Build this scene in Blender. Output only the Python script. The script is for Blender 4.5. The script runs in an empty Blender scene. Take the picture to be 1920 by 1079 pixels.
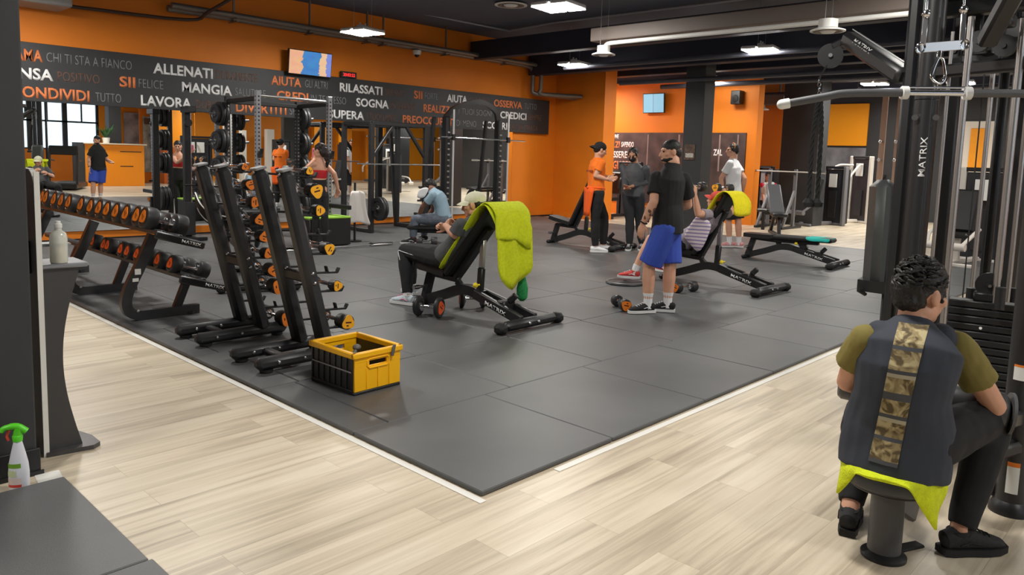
import bpy, bmesh, math, random
from mathutils import Vector, Matrix, noise
random.seed(7)
PI = math.pi
V = Vector
SC = bpy.context.scene
COL = SC.collection

# ------------------------------------------------------------------ camera, world, exposure
CAM_H = 1.518
FPX = 1422.233
CY = 450.43             # the photo is cropped off centre: optical axis above the middle
CR = V((0.6905309101716721, -0.7226534228338214, 0.030644617211575607))
CU = V((0.05809419581610381, 0.09764295505203158, 0.9935244927736743))
CF = V((0.7209661063531088, 0.6842790978798555, -0.10940744807721674))
cam_d = bpy.data.cameras.new('camera')
cam_d.sensor_width = 36.0
cam_d.lens = FPX * 36.0 / 1920.0
cam_d.shift_y = (CY - 539.5) / 1920.0
cam_d.clip_end = 200
cam = bpy.data.objects.new('camera', cam_d)
COL.objects.link(cam)
mw = Matrix((CR, CU, -CF)).transposed().to_4x4()
mw.translation = V((0, 0, CAM_H))
cam.matrix_world = mw
SC.camera = cam
SC.view_settings.view_transform = 'Standard'
SC.view_settings.look = 'None'
SC.view_settings.gamma = 1.0
SC.view_settings.exposure = 0.0
SC.view_settings.use_curve_mapping = False
LAMP_POWER = 125.0        # emission strength of the high-bay lenses
W = bpy.data.worlds.new('world')
SC.world = W
W.use_nodes = True
_bg = W.node_tree.nodes['Background']
_bg.inputs[0].default_value = (0.80, 0.90, 1.0, 1)
_bg.inputs[1].default_value = 1.9

# ------------------------------------------------------------------ measuring helpers (photo pixel -> place in the room)
def ray(x, y):
    return CR * ((x - 960) / FPX) - CU * ((y - CY) / FPX) + CF
def gz(x, y, z=0.0):
    d = ray(x, y); t = (z - CAM_H) / d.z
    return V((d.x * t, d.y * t, z))
def onx(x, y, X):
    d = ray(x, y); t = X / d.x
    return V((X, d.y * t, CAM_H + d.z * t))
def ony(x, y, Y):
    d = ray(x, y); t = Y / d.y
    return V((d.x * t, Y, CAM_H + d.z * t))
_HN = V((CF.x, CF.y, 0)).normalized()
def vp(x, y, g, off=0.0):
    """point on the upright plane through ground point g square to the view, moved off metres towards the viewer"""
    d = ray(x, y); t = (V((g[0], g[1], 0)).dot(_HN) - off) / d.dot(_HN)
    return V((d.x * t, d.y * t, CAM_H + d.z * t))

# ------------------------------------------------------------------ materials
def lin(c):
    return tuple(((v / 255.0) / 12.92 if v / 255.0 <= 0.04045 else (((v / 255.0) + 0.055) / 1.055) ** 2.4) for v in c)
MATS = {}
def mat(name, rgb, rough=0.5, metal=0.0, var=0.0, scale=8.0, bump=0.0, bscale=60.0, emit=0.0, spec=0.5, alpha=None, trans=0.0, sheen=0.0):
    if name in MATS: return MATS[name]
    m = bpy.data.materials.new(name); m.use_nodes = True
    nt = m.node_tree; b = nt.nodes['Principled BSDF']
    c = lin(rgb)
    b.inputs['Base Color'].default_value = (*c, 1)
    b.inputs['Roughness'].default_value = rough
    b.inputs['Metallic'].default_value = metal
    b.inputs['Specular IOR Level'].default_value = spec
    if trans: b.inputs['Transmission Weight'].default_value = trans
    if sheen: b.inputs['Sheen Weight'].default_value = sheen
    if emit:
        b.inputs['Emission Color'].default_value = (*c, 1); b.inputs['Emission Strength'].default_value = emit
    if var or bump:
        tc = nt.nodes.new('ShaderNodeTexCoord')
    if var:
        n = nt.nodes.new('ShaderNodeTexNoise'); n.inputs['Scale'].default_value = scale; n.inputs['Detail'].default_value = 4
        nt.links.new(tc.outputs['Object'], n.inputs['Vector'])
        r = nt.nodes.new('ShaderNodeValToRGB')
        r.color_ramp.elements[0].position = 0.3; r.color_ramp.elements[1].position = 0.7
        r.color_ramp.elements[0].color = (*[max(0, v * (1 - var)) for v in c], 1)
        r.color_ramp.elements[1].color = (*[min(1, v * (1 + var)) for v in c], 1)
        nt.links.new(n.outputs['Fac'], r.inputs['Fac']); nt.links.new(r.outputs['Color'], b.inputs['Base Color'])
    if bump:
        n2 = nt.nodes.new('ShaderNodeTexNoise'); n2.inputs['Scale'].default_value = bscale; n2.inputs['Detail'].default_value = 3
        nt.links.new(tc.outputs['Object'], n2.inputs['Vector'])
        bp = nt.nodes.new('ShaderNodeBump'); bp.inputs['Strength'].default_value = bump; bp.inputs['Distance'].default_value = 0.01
        nt.links.new(n2.outputs['Fac'], bp.inputs['Height']); nt.links.new(bp.outputs['Normal'], b.inputs['Normal'])
    MATS[name] = m
    return m

# ------------------------------------------------------------------ mesh collecting
def frame(d):
    d = V(d).normalized()
    a = V((0, 0, 1)) if abs(d.z) < 0.95 else V((1, 0, 0))
    u = a.cross(d).normalized(); w = d.cross(u)
    return u, w, d
class MB:
    def __init__(s): s.v = []; s.f = []; s.mi = []; s.cur = 0; s.M = None
    def mat(s, i): s.cur = i; return s
    def add(s, vs, fs):
        o = len(s.v)
        if s.M is not None: vs = [s.M @ V(p) for p in vs]
        s.v += [tuple(p) for p in vs]
        for f in fs: s.f.append([i + o for i in f]); s.mi.append(s.cur)
        return s
    def box(s, lo, hi, bev=0.0, M=None):
        x0, y0, z0 = [min(a, b) for a, b in zip(lo, hi)]; x1, y1, z1 = [max(a, b) for a, b in zip(lo, hi)]
        b = min(bev, 0.49 * min(x1 - x0, y1 - y0, z1 - z0))
        if b <= 0:
            vs = [V((x, y, z)) for z in (z0, z1) for y in (y0, y1) for x in (x0, x1)]
            fs = [(0, 2, 3, 1), (4, 5, 7, 6), (0, 1, 5, 4), (2, 6, 7, 3), (0, 4, 6, 2), (1, 3, 7, 5)]
        else:
            # chamfered box: three points per corner
            vs = []; idx = {}
            for sx in (0, 1):
                for sy in (0, 1):
                    for sz in (0, 1):
                        X = (x0, x1)[sx]; Y = (y0, y1)[sy]; Z = (z0, z1)[sz]
                        ix = b if sx == 0 else -b; iy = b if sy == 0 else -b; iz = b if sz == 0 else -b
                        for k, p in enumerate(((X, Y + iy, Z + iz), (X + ix, Y, Z + iz), (X + ix, Y + iy, Z))):
                            idx[sx, sy, sz, k] = len(vs); vs.append(V(p))
            g = lambda *a: idx[a]
            fs = []
            for q in (0, 1):
                fs.append([g(q, 0, 0, 0), g(q, 0, 1, 0), g(q, 1, 1, 0), g(q, 1, 0, 0)][::(1 if q == 0 else -1)])
                fs.append([g(0, q, 0, 1), g(1, q, 0, 1), g(1, q, 1, 1), g(0, q, 1, 1)][::(1 if q == 0 else -1)])
                fs.append([g(0, 0, q, 2), g(0, 1, q, 2), g(1, 1, q, 2), g(1, 0, q, 2)][::(1 if q == 0 else -1)])
            for a in (0, 1):
                for c in (0, 1):
                    fl = 1 if a == c else -1
                    fs.append([g(a, c, 0, 0), g(a, c, 0, 1), g(a, c, 1, 1), g(a, c, 1, 0)][::fl])
                    fs.append([g(a, 0, c, 0), g(a, 1, c, 0), g(a, 1, c, 2), g(a, 0, c, 2)][::fl])
                    fs.append([g(0, a, c, 1), g(0, a, c, 2), g(1, a, c, 2), g(1, a, c, 1)][::fl])
                    for e in (0, 1):
                        fl2 = 1 if (a + c + e) % 2 == 1 else -1
                        fs.append([g(a, c, e, 0), g(a, c, e, 1), g(a, c, e, 2)][::fl2])
        if M is not None: vs = [M @ p for p in vs]
        return s.add(vs, fs)
    def cbox(s, c, size, bev=0.0, M=None):
        c = V(c); h = V(size) / 2
        return s.box(c - h, c + h, bev, M)
    def bar(s, p, q, w, h, bev=0.0, up=(0, 0, 1), ext=0.0):
        """rectangular bar from p to q; w across, h along 'up'"""
        p = V(p); q = V(q); d = (q - p); L = d.length; d.normalize()
        u = V(up); side = d.cross(u)
        if side.length < 1e-4: side = d.cross(V((1, 0, 0)))
        side.normalize(); u = side.cross(d).normalized()
        M = Matrix((side, d, u)).transposed().to_4x4(); M.translation = p
        return s.box((-w / 2, -ext, -h / 2), (w / 2, L + ext, h / 2), bev, M)
    def beam(s, pts, w, h, side=(1, 0, 0)):
        """square-section bent bar; w along side"""
        return s.tube(pts, [(w * 0.7071, h * 0.7071)] * len(pts), 4, side=side, ph=PI / 4)
    def cyl(s, p, q, r, r2=None, n=16, cap=True):
        r2 = r if r2 is None else r2
        return s.tube([p, q], [r, r2], n, cap)
    def tube(s, pts, r, n=10, cap=True, closed=False, sq=1.0, side=None, ph=0.0):
        """round tube; r number, list of numbers or list of (ru, rw); side fixes the u axis"""
        pts = [V(p) for p in pts]; N = len(pts)
        if not isinstance(r, (list, tuple)): r = [r] * N
        r = [(a if isinstance(a, (tuple, list)) else (a, a * sq)) for a in r]
        tang = []
        for i in range(N):
            a = pts[(i - 1) % N] if (i > 0 or closed) else pts[i]; b = pts[(i + 1) % N] if (i < N - 1 or closed) else pts[i]
            t = (b - a); tang.append(t.normalized() if t.length > 1e-9 else V((0, 0, 1)))
        u, w, _ = frame(tang[0]); vs = []; fs = []
        for i in range(N):
            t = tang[i]
            if side is not None:
                w = t.cross(V(side)).normalized(); u = w.cross(t).normalized()
            else:
                u = (u - t * u.dot(t)).normalized(); w = t.cross(u)
            for k in range(n):
                a = 2 * PI * k / n + ph
                vs.append(pts[i] + u * (math.cos(a) * r[i][0]) + w * (math.sin(a) * r[i][1]))
        rng = N if closed else N - 1
        for i in range(rng):
            j = (i + 1) % N
            for k in range(n):
                fs.append((i * n + k, i * n + (k + 1) % n, j * n + (k + 1) % n, j * n + k))
        if cap and not closed:
            fs.append(tuple(range(n))[::-1]); fs.append(tuple((N - 1) * n + k for k in range(n)))
        return s.add(vs, fs)
    def sph(s, c, r, n=14, m=9, M=None):
        c = V(c); r = (r, r, r) if not isinstance(r, (tuple, list)) else r
        vs = [V((0, 0, -r[2]))]; fs = []
        for i in range(1, m):
            a = -PI / 2 + PI * i / m
            for k in range(n):
                b = 2 * PI * k / n
                vs.append(V((r[0] * math.cos(a) * math.cos(b), r[1] * math.cos(a) * math.sin(b), r[2] * math.sin(a))))
        vs.append(V((0, 0, r[2]))); T = len(vs) - 1
        for k in range(n):
            fs.append((0, 1 + (k + 1) % n, 1 + k)); fs.append((T, 1 + (m - 2) * n + k, 1 + (m - 2) * n + (k + 1) % n))
        for i in range(m - 2):
            for k in range(n):
                fs.append((1 + i * n + k, 1 + i * n + (k + 1) % n, 1 + (i + 1) * n + (k + 1) % n, 1 + (i + 1) * n + k))
        if M is not None: vs = [M @ p for p in vs]
        return s.add([p + c for p in vs], fs)
    def lathe(s, prof, c=(0, 0, 0), axis=(0, 0, 1), n=24, close=False):
        u, w, d = frame(axis); c = V(c); vs = []; fs = []; N = len(prof)
        for (r, h) in prof:
            for k in range(n):
                a = 2 * PI * k / n
                vs.append(c + d * h + u * (r * math.cos(a)) + w * (r * math.sin(a)))
        for i in range(N - 1):
            for k in range(n):
                fs.append((i * n + k, i * n + (k + 1) % n, (i + 1) * n + (k + 1) % n, (i + 1) * n + k))
        if close:
            fs.append(tuple(range(n))[::-1]); fs.append(tuple((N - 1) * n + k for k in range(n)))
        return s.add(vs, fs)
    def prism(s, poly, h, M=None):
        """polygon in xy extruded 0..h along z"""
        n = len(poly)
        vs = [V((x, y, 0)) for x, y in poly] + [V((x, y, h)) for x, y in poly]
        fs = [tuple(range(n))[::-1], tuple(range(n, 2 * n))] + [(i, (i + 1) % n, n + (i + 1) % n, n + i) for i in range(n)]
        if M is not None: vs = [M @ p for p in vs]
        return s.add(vs, fs)
    def grid(s, rows):
        n = len(rows[0]); vs = [p for r in rows for p in r]
        fs = [(i * n + k, i * n + k + 1, (i + 1) * n + k + 1, (i + 1) * n + k) for i in range(len(rows) - 1) for k in range(n - 1)]
        return s.add(vs, fs)
    def mesh(s, name, mats, smooth=40):
        me = bpy.data.meshes.new(name); me.from_pydata(s.v, [], s.f); me.update()
        bm = bmesh.new(); bm.from_mesh(me); bmesh.ops.recalc_face_normals(bm, faces=bm.faces); bm.to_mesh(me); bm.free()
        for m in (mats if isinstance(mats, (list, tuple)) else [mats]): me.materials.append(m)
        if any(s.mi): me.polygons.foreach_set('material_index', s.mi)
        if smooth:
            me.polygons.foreach_set('use_smooth', [True] * len(me.polygons))
            me.set_sharp_from_angle(angle=math.radians(smooth))
        return me
    def build(s, name, mats, parent=None, smooth=40, world=False):
        """links the collected shape as one object; with world=True coordinates are world ones under a parent"""
        me = s.mesh(name, mats, smooth)
        o = bpy.data.objects.new(name, me); COL.objects.link(o)
        if parent is not None:
            o.parent = parent
            if world: me.transform(world_of(parent).inverted())
        return o
def world_of(o):
    m = o.matrix_basis.copy()
    while o.parent: o = o.parent; m = o.matrix_basis @ m
    return m
def tag(o, label, cat, group=None, kind=None):
    o['label'] = label; o['category'] = cat
    if group: o['group'] = group
    if kind: o['kind'] = kind
    return o
def thing(name, label, cat, loc=(0, 0, 0), rz=0.0, group=None, rot=None):
    o = bpy.data.objects.new(name, None); COL.objects.link(o)
    o.empty_display_size = 0.1
    o.location = loc; o.rotation_euler = rot if rot else (0, 0, rz)
    return tag(o, label, cat, group)
def struct(o): o['kind'] = 'structure'; return o
def children(o): return [c for c in bpy.data.objects if c.parent == o]
def dup(root, loc, rz=None, label=None, group=None, rot=None):
    r = root.copy(); COL.objects.link(r); r.location = loc
    if rz is not None: r.rotation_euler = (0, 0, rz)
    if rot is not None: r.rotation_euler = rot
    if label: r['label'] = label
    if group: r['group'] = group
    for ch in root.children:
        c = ch.copy(); COL.objects.link(c); c.parent = r
        for g in ch.children:
            d = g.copy(); COL.objects.link(d); d.parent = c
    return r
def settle(o, vox, smooth=6, fac=0.5, fold=None):
    """voxel remesh + smooth into one continuous surface, applied"""
    md = o.modifiers.new('r', 'REMESH'); md.mode = 'VOXEL'; md.voxel_size = vox; md.use_smooth_shade = True
    if smooth:
        sm = o.modifiers.new('s', 'SMOOTH'); sm.factor = fac; sm.iterations = smooth
    dg = bpy.context.evaluated_depsgraph_get()
    me = bpy.data.meshes.new_from_object(o.evaluated_get(dg), preserve_all_data_layers=False, depsgraph=dg)
    o.modifiers.clear(); old = o.data
    if not me.materials:
        for m in old.materials: me.materials.append(m)
    o.data = me
    if fold:
        amp, freq, seed = fold
        me.update()
        ns = [v.normal.copy() for v in me.vertices]
        for v, n in zip(me.vertices, ns):
            p = V((v.co.x * freq[0], v.co.y * freq[1], v.co.z * freq[2])) + V((seed * 7.3, seed * 3.1, seed))
            v.co += n * (amp * (noise.noise(p) + 0.5 * noise.noise(p * 2.1)))
    me.polygons.foreach_set('use_smooth', [True] * len(me.polygons))
    me.update()
    return o
FONT = bpy.data.curves.new('f', 'FONT').font
def text_mesh(name, s, h, m, parent, M, width=None, fat=0.0, depth=0.002, shear=0.0):
    """lettering in the local xy plane of M, lower left at its origin, capitals h tall, squeezed to width"""
    c = bpy.data.curves.new(name, 'FONT'); c.body = s; c.size = 1.0; c.extrude = 0.0; c.offset = fat; c.resolution_u = 3; c.shear = shear
    o = bpy.data.objects.new(name, c); COL.objects.link(o)
    dg = bpy.context.evaluated_depsgraph_get()
    me = bpy.data.meshes.new_from_object(o.evaluated_get(dg))
    bpy.data.objects.remove(o); bpy.data.curves.remove(c)
    xs = [v.co.x for v in me.vertices]; ys = [v.co.y for v in me.vertices]
    x0, x1, y0, y1 = min(xs), max(xs), min(ys), max(ys)
    sy = h / (y1 - y0); sx = sy if width is None else width / (x1 - x0)
    for v in me.vertices: v.co = ((v.co.x - x0) * sx, (v.co.y - y0) * sy, 0)
    bm = bmesh.new(); bm.from_mesh(me)
    r = bmesh.ops.extrude_face_region(bm, geom=bm.faces[:])
    bmesh.ops.translate(bm, verts=[g for g in r['geom'] if isinstance(g, bmesh.types.BMVert)], vec=(0, 0, depth))
    bmesh.ops.recalc_face_normals(bm, faces=bm.faces)
    bm.to_mesh(me); bm.free()
    me.transform(M); me.materials.clear(); me.materials.append(m)
    ob = bpy.data.objects.new(name, me); COL.objects.link(ob)
    if parent is not None: ob.parent = parent
    return ob
def basis(o, x, y):
    x = V(x).normalized(); y = V(y); y = (y - x * y.dot(x)).normalized(); z = x.cross(y)
    M = Matrix((x, y, z)).transposed().to_4x4(); M.translation = V(o); return M
def bez(pts, n=6, closed=False):
    """Catmull-Rom through points"""
    P = [V(p) for p in pts]; out = []; N = len(P)
    for i in range(N - (0 if closed else 1)):
        p0 = P[(i - 1) % N] if (closed or i > 0) else P[0] * 2 - P[1]
        p1 = P[i]; p2 = P[(i + 1) % N]
        p3 = P[(i + 2) % N] if (closed or i + 2 < N) else P[-1] * 2 - P[-2]
        for k in range(n):
            t = k / n
            out.append(0.5 * ((2 * p1) + (p2 - p0) * t + (2 * p0 - 5 * p1 + 4 * p2 - p3) * t * t + (3 * p1 - p0 - 3 * p2 + p3) * t ** 3))
    if not closed: out.append(P[-1])
    return out
# ------------------------------------------------------------------ palette
ORANGE = mat('orange_paint', (230, 128, 16), 0.62, var=0.05, scale=1.5)
DARKWALL = mat('charcoal_paint', (52, 53, 55), 0.6, var=0.05, scale=2)
CEILM = mat('ceiling_paint', (84, 88, 100), 0.85)
BEAMM = mat('beam_black', (32, 36, 52), 0.6)
BLACK = mat('black_powder_coat', (30, 30, 32), 0.42, var=0.08, scale=20)
BLACKG = mat('black_gloss', (18, 18, 20), 0.25)
DGREY = mat('charcoal_powder_coat', (48, 48, 50), 0.42, var=0.06, scale=20)
RUB = mat('black_rubber', (24, 24, 25), 0.7)
PAD = mat('black_vinyl', (26, 26, 27), 0.42, bump=0.08, bscale=200)
STEEL = mat('brushed_steel', (190, 190, 192), 0.28, 1.0)
CHROME = mat('chrome', (225, 225, 228), 0.12, 1.0)
WHITE = mat('white_plastic', (236, 236, 232), 0.45)
WPRINT = mat('white_print', (235, 235, 235), 0.5)
OBADGE = mat('orange_badge', (244, 132, 34), 0.45)
RBADGE = mat('red_orange_badge', (238, 92, 34), 0.45)
YBADGE = mat('yellow_badge', (250, 176, 34), 0.45)
YELLOW = mat('yellow_plastic', (255, 188, 8), 0.42)
GALV = mat('galvanised_pipe', (128, 120, 112), 0.45, 0.6)

# ------------------------------------------------------------------ floor, ceiling, walls
def wood_mat():
    m = bpy.data.materials.new('wood_plank_vinyl'); m.use_nodes = True; nt = m.node_tree; L = nt.links.new
    b = nt.nodes['Principled BSDF']; tc = nt.nodes.new('ShaderNodeTexCoord')
    br = nt.nodes.new('ShaderNodeTexBrick'); br.offset = 0.37; br.inputs['Scale'].default_value = 1.0
    br.inputs['Brick Width'].default_value = 1.25; br.inputs['Row Height'].default_value = 0.19
    br.inputs['Mortar Size'].default_value = 0.0008; br.inputs['Mortar Smooth'].default_value = 0.2
    br.inputs['Color1'].default_value = (0, 0, 0, 1); br.inputs['Color2'].default_value = (1, 1, 1, 1); br.inputs['Mortar'].default_value = (0.5, 0.5, 0.5, 1)
    L(tc.outputs['Object'], br.inputs['Vector'])
    sep = nt.nodes.new('ShaderNodeVectorMath'); sep.operation = 'MULTIPLY_ADD'; sep.inputs[1].default_value = (0, 0, 0)
    # shift the grain from plank to plank
    mp = nt.nodes.new('ShaderNodeMapping'); mp.inputs['Scale'].default_value = (0.5, 11.0, 1)
    add = nt.nodes.new('ShaderNodeVectorMath'); add.operation = 'ADD'
    sc = nt.nodes.new('ShaderNodeVectorMath'); sc.operation = 'SCALE'; sc.inputs['Scale'].default_value = 7.0
    L(br.outputs['Color'], sc.inputs[0]); L(tc.outputs['Object'], add.inputs[0]); L(sc.outputs[0], add.inputs[1]); L(add.outputs[0], mp.inputs['Vector'])
    n = nt.nodes.new('ShaderNodeTexNoise'); n.inputs['Scale'].default_value = 1.6; n.inputs['Detail'].default_value = 6; n.inputs['Roughness'].default_value = 0.62; n.inputs['Distortion'].default_value = 0.7
    L(mp.outputs[0], n.inputs['Vector'])
    n3 = nt.nodes.new('ShaderNodeTexNoise'); n3.inputs['Scale'].default_value = 0.9; n3.inputs['Detail'].default_value = 2
    mp3 = nt.nodes.new('ShaderNodeMapping'); mp3.inputs['Scale'].default_value = (0.7, 3.0, 1); L(add.outputs[0], mp3.inputs['Vector']); L(mp3.outputs[0], n3.inputs['Vector'])
    r = nt.nodes.new('ShaderNodeValToRGB'); e = r.color_ramp.elements
    e[0].position = 0.30; e[0].color = (*lin((150, 135, 114)), 1)
    e[1].position = 0.72; e[1].color = (*lin((232, 221, 200)), 1)
    k = e.new(0.5); k.color = (*lin((208, 193, 169)), 1)
    mix = nt.nodes.new('ShaderNodeMix'); mix.data_type = 'FLOAT'; mix.inputs[0].default_value = 0.42
    L(n.outputs['Fac'], mix.inputs[2]); L(n3.outputs['Fac'], mix.inputs[3]); L(mix.outputs[0], r.inputs['Fac'])
    hv = nt.nodes.new('ShaderNodeHueSaturation')
    mr = nt.nodes.new('ShaderNodeMapRange'); mr.inputs[3].default_value = 0.96; mr.inputs[4].default_value = 1.03
    L(br.outputs['Color'], mr.inputs[0]); L(mr.outputs[0], hv.inputs['Value']); L(r.outputs['Color'], hv.inputs['Color'])
    dk = nt.nodes.new('ShaderNodeMix'); dk.data_type = 'RGBA'; dk.inputs[7].default_value = (*lin((160, 144, 120)), 1)
    L(br.outputs['Fac'], dk.inputs[0]); L(hv.outputs['Color'], dk.inputs[6]); L(dk.outputs[2], b.inputs['Base Color'])
    b.inputs['Roughness'].default_value = 0.38
    bp = nt.nodes.new('ShaderNodeBump'); bp.inputs['Strength'].default_value = 0.12; bp.inputs['Distance'].default_value = 0.004
    L(n.outputs['Fac'], bp.inputs['Height']); L(bp.outputs['Normal'], b.inputs['Normal'])
    return m
def rubber_mat():
    m = bpy.data.materials.new('rubber_granulate'); m.use_nodes = True; nt = m.node_tree; L = nt.links.new
    b = nt.nodes['Principled BSDF']; tc = nt.nodes.new('ShaderNodeTexCoord')
    n = nt.nodes.new('ShaderNodeTexNoise'); n.inputs['Scale'].default_value = 0.9; n.inputs['Detail'].default_value = 5
    L(tc.outputs['Object'], n.inputs['Vector'])
    n2 = nt.nodes.new('ShaderNodeTexNoise'); n2.inputs['Scale'].default_value = 260; n2.inputs['Detail'].default_value = 2
    L(tc.outputs['Object'], n2.inputs['Vector'])
    mx = nt.nodes.new('ShaderNodeMix'); mx.data_type = 'FLOAT'; mx.inputs[0].default_value = 0.3
    L(n.outputs['Fac'], mx.inputs[2]); L(n2.outputs['Fac'], mx.inputs[3])
    r = nt.nodes.new('ShaderNodeValToRGB'); e = r.color_ramp.elements
    e[0].position = 0.3; e[0].color = (*lin((74, 75, 76)), 1); e[1].position = 0.75; e[1].color = (*lin((104, 105, 106)), 1)
    L(mx.outputs[0], r.inputs['Fac']); L(r.outputs['Color'], b.inputs['Base Color'])
    b.inputs['Roughness'].default_value = 0.46; b.inputs['Specular IOR Level'].default_value = 0.5
    bp = nt.nodes.new('ShaderNodeBump'); bp.inputs['Strength'].default_value = 0.25; bp.inputs['Distance'].default_value = 0.002
    L(n2.outputs['Fac'], bp.inputs['Height']); L(bp.outputs['Normal'], b.inputs['Normal'])
    return m
WOOD = wood_mat(); RUBT = rubber_mat()
FZ = -0.025              # wood floor level; the rubber tiles' top is z = 0
struct(MB().box((-7, -13, FZ - 0.1), (32, 15, FZ)).build('floor', WOOD, smooth=0))
t_ = MB()
xo = {0: 2.32, 1: 2.56, 2: 2.59}
MATX1 = 14.75
for r_ in range(11):
    y0 = 2.342 + r_ * 1.01; y1 = min(y0 + 1.01, 13.12)
    xs = [2.32]; x = xo.get(r_, 2.32 + random.choice((0.2, 0.5, 0.75)))
    if x > 2.35: xs.append(x)
    while xs[-1] < MATX1 - 0.1: xs.append(min(xs[-1] + (1.0 if len(xs) > 1 or x < 2.35 else 1.0), MATX1))
    for a, b_ in zip(xs, xs[1:]):
        t_.box((a + 0.003, y0 + 0.003, FZ), (b_ - 0.003, y1 - 0.003, random.uniform(-0.0015, 0)), 0.005)
struct(t_.build('floor_rubber_tiles', RUBT, smooth=0))
TAPE = mat('white_tape', (232, 230, 224), 0.5)
tp = MB(); tp.box((2.27, 2.30, FZ), (2.31, 9.6, FZ + 0.003)); tp.box((2.8, 2.285, FZ), (8.9, 2.325, FZ + 0.003))
struct(tp.build('trim_1', TAPE, smooth=0))
CEILZ = 4.32
struct(MB().box((-7, -13, CEILZ), (32, 15, CEILZ + 0.15)).build('ceiling', CEILM, smooth=0))
WY = 13.2
struct(MB().box((-7, WY, FZ), (15.6, WY + 0.25, CEILZ)).build('wall_back', ORANGE, smooth=0))
struct(MB().box((15.42, 11.6, FZ), (15.9, WY, CEILZ)).build('wall_return', ORANGE, smooth=0))
PX = 18.0                # wall with the lettered poster
py0 = onx(1418, 260, PX).y
struct(MB().box((PX, py0, FZ), (PX + 0.3, 14.8, 3.68)).build('wall_poster', ORANGE, smooth=0))
struct(MB().box((15.6, 14.6, FZ), (PX, 14.85, CEILZ)).build('wall_niche', ORANGE, smooth=0))
struct(MB().box((-7.2, -13, FZ), (-7, 15, CEILZ)).build('wall_left', DARKWALL, smooth=0))
struct(MB().box((32, -13, FZ), (32.2, 15, CEILZ)).build('wall_far_right', DARKWALL, smooth=0))
# far wall beyond the machine area
FX = 24.5
def xrect(x0, y0, x1, y1, X):
    a = onx(x0, y0, X); b = onx(x1, y1, X); return min(a.y, b.y), max(a.y, b.y), min(a.z, b.z), max(a.z, b.z)
struct(MB().box((FX, -1.5, FZ), (FX + 0.3, 15, CEILZ)).build('wall_far', DARKWALL, smooth=0))
# recessed bay of orange wall between poster wall and second column
struct(MB().box((20.6, onx(1470, 260, 20.6).y, FZ), (20.9, 13.0, 3.75)).build('wall_bay', ORANGE, smooth=0))
# baseboards
bb = MB(); bb.box((3.0, WY - 0.05, FZ), (15.42, WY, 0.14), 0.006)
struct(bb.build('baseboard_back', ORANGE, smooth=0))
struct(MB().box((-7, WY - 0.07, FZ), (15.42, WY - 0.05, 0.02)).build('trim_2', BLACK, smooth=0))
struct(MB().box((15.38, 11.6, FZ), (15.42, WY - 0.07, 0.11), 0.004).build('baseboard_return', ORANGE, smooth=0))
struct(MB().box((13.8, WY - 0.02, 0.14), (14.95, WY, 2.08), 0.004).build('trim_3', ORANGE, smooth=0))

# columns
def column(name, X, xl, xr, depth, base_y=None):
    a = onx(xl, 300, X).y; b = onx(xr, 300, X).y
    return struct(MB().box((X, min(a, b), FZ), (X + depth, max(a, b), CEILZ), 0.01).build(name, DARKWALL, smooth=0))
column('wall_column', 15.2, 1278, 1314, 0.45)
column('wall_column.001', 19.3, 1462, 1532, 0.6)
struct(MB().box((0.35, 3.93, FZ), (0.965, 4.75, CEILZ), 0.008).build('wall_column.002', DARKWALL, smooth=0))
kb = MB(); kb.box((0.33, 3.915, FZ), (0.975, 3.93, 0.10), 0.003); kb.box((0.33, 3.905, FZ), (0.985, 3.915, FZ + 0.02))
struct(kb.build('baseboard_column', BLACK, smooth=0))

# ------------------------------------------------------------------ mirrors
MIR = bpy.data.materials.new('mirror_glass'); MIR.use_nodes = True
_b = MIR.node_tree.nodes['Principled BSDF']; _b.inputs['Base Color'].default_value = (0.90, 0.92, 0.91, 1); _b.inputs['Metallic'].default_value = 1; _b.inputs['Roughness'].default_value = 0.0
for i, (x0, x1, ang, where) in enumerate(((2.7, 5.75, 1.7, 'leftmost'), (5.76, 8.95, 2.4, 'middle'), (8.96, 13.72, 0.0, 'rightmost'))):
    cx = (x0 + x1) / 2; hw = (x1 - x0) / 2
    o = thing('wall_mirror', f'{where} of the three tall wall mirrors below the charcoal banner of slogans', 'mirror', (cx, WY - 0.085, 0.14), math.radians(-ang), 'wall mirrors')
    MB().box((-hw, -0.004, 0), (hw, 0.004, 1.98)).build('mirror_glass', MIR, o, smooth=0)
    MB().box((-hw, 0.005, 0), (hw, 0.02, 1.98)).build('backing', BLACK, o, smooth=0)

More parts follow.
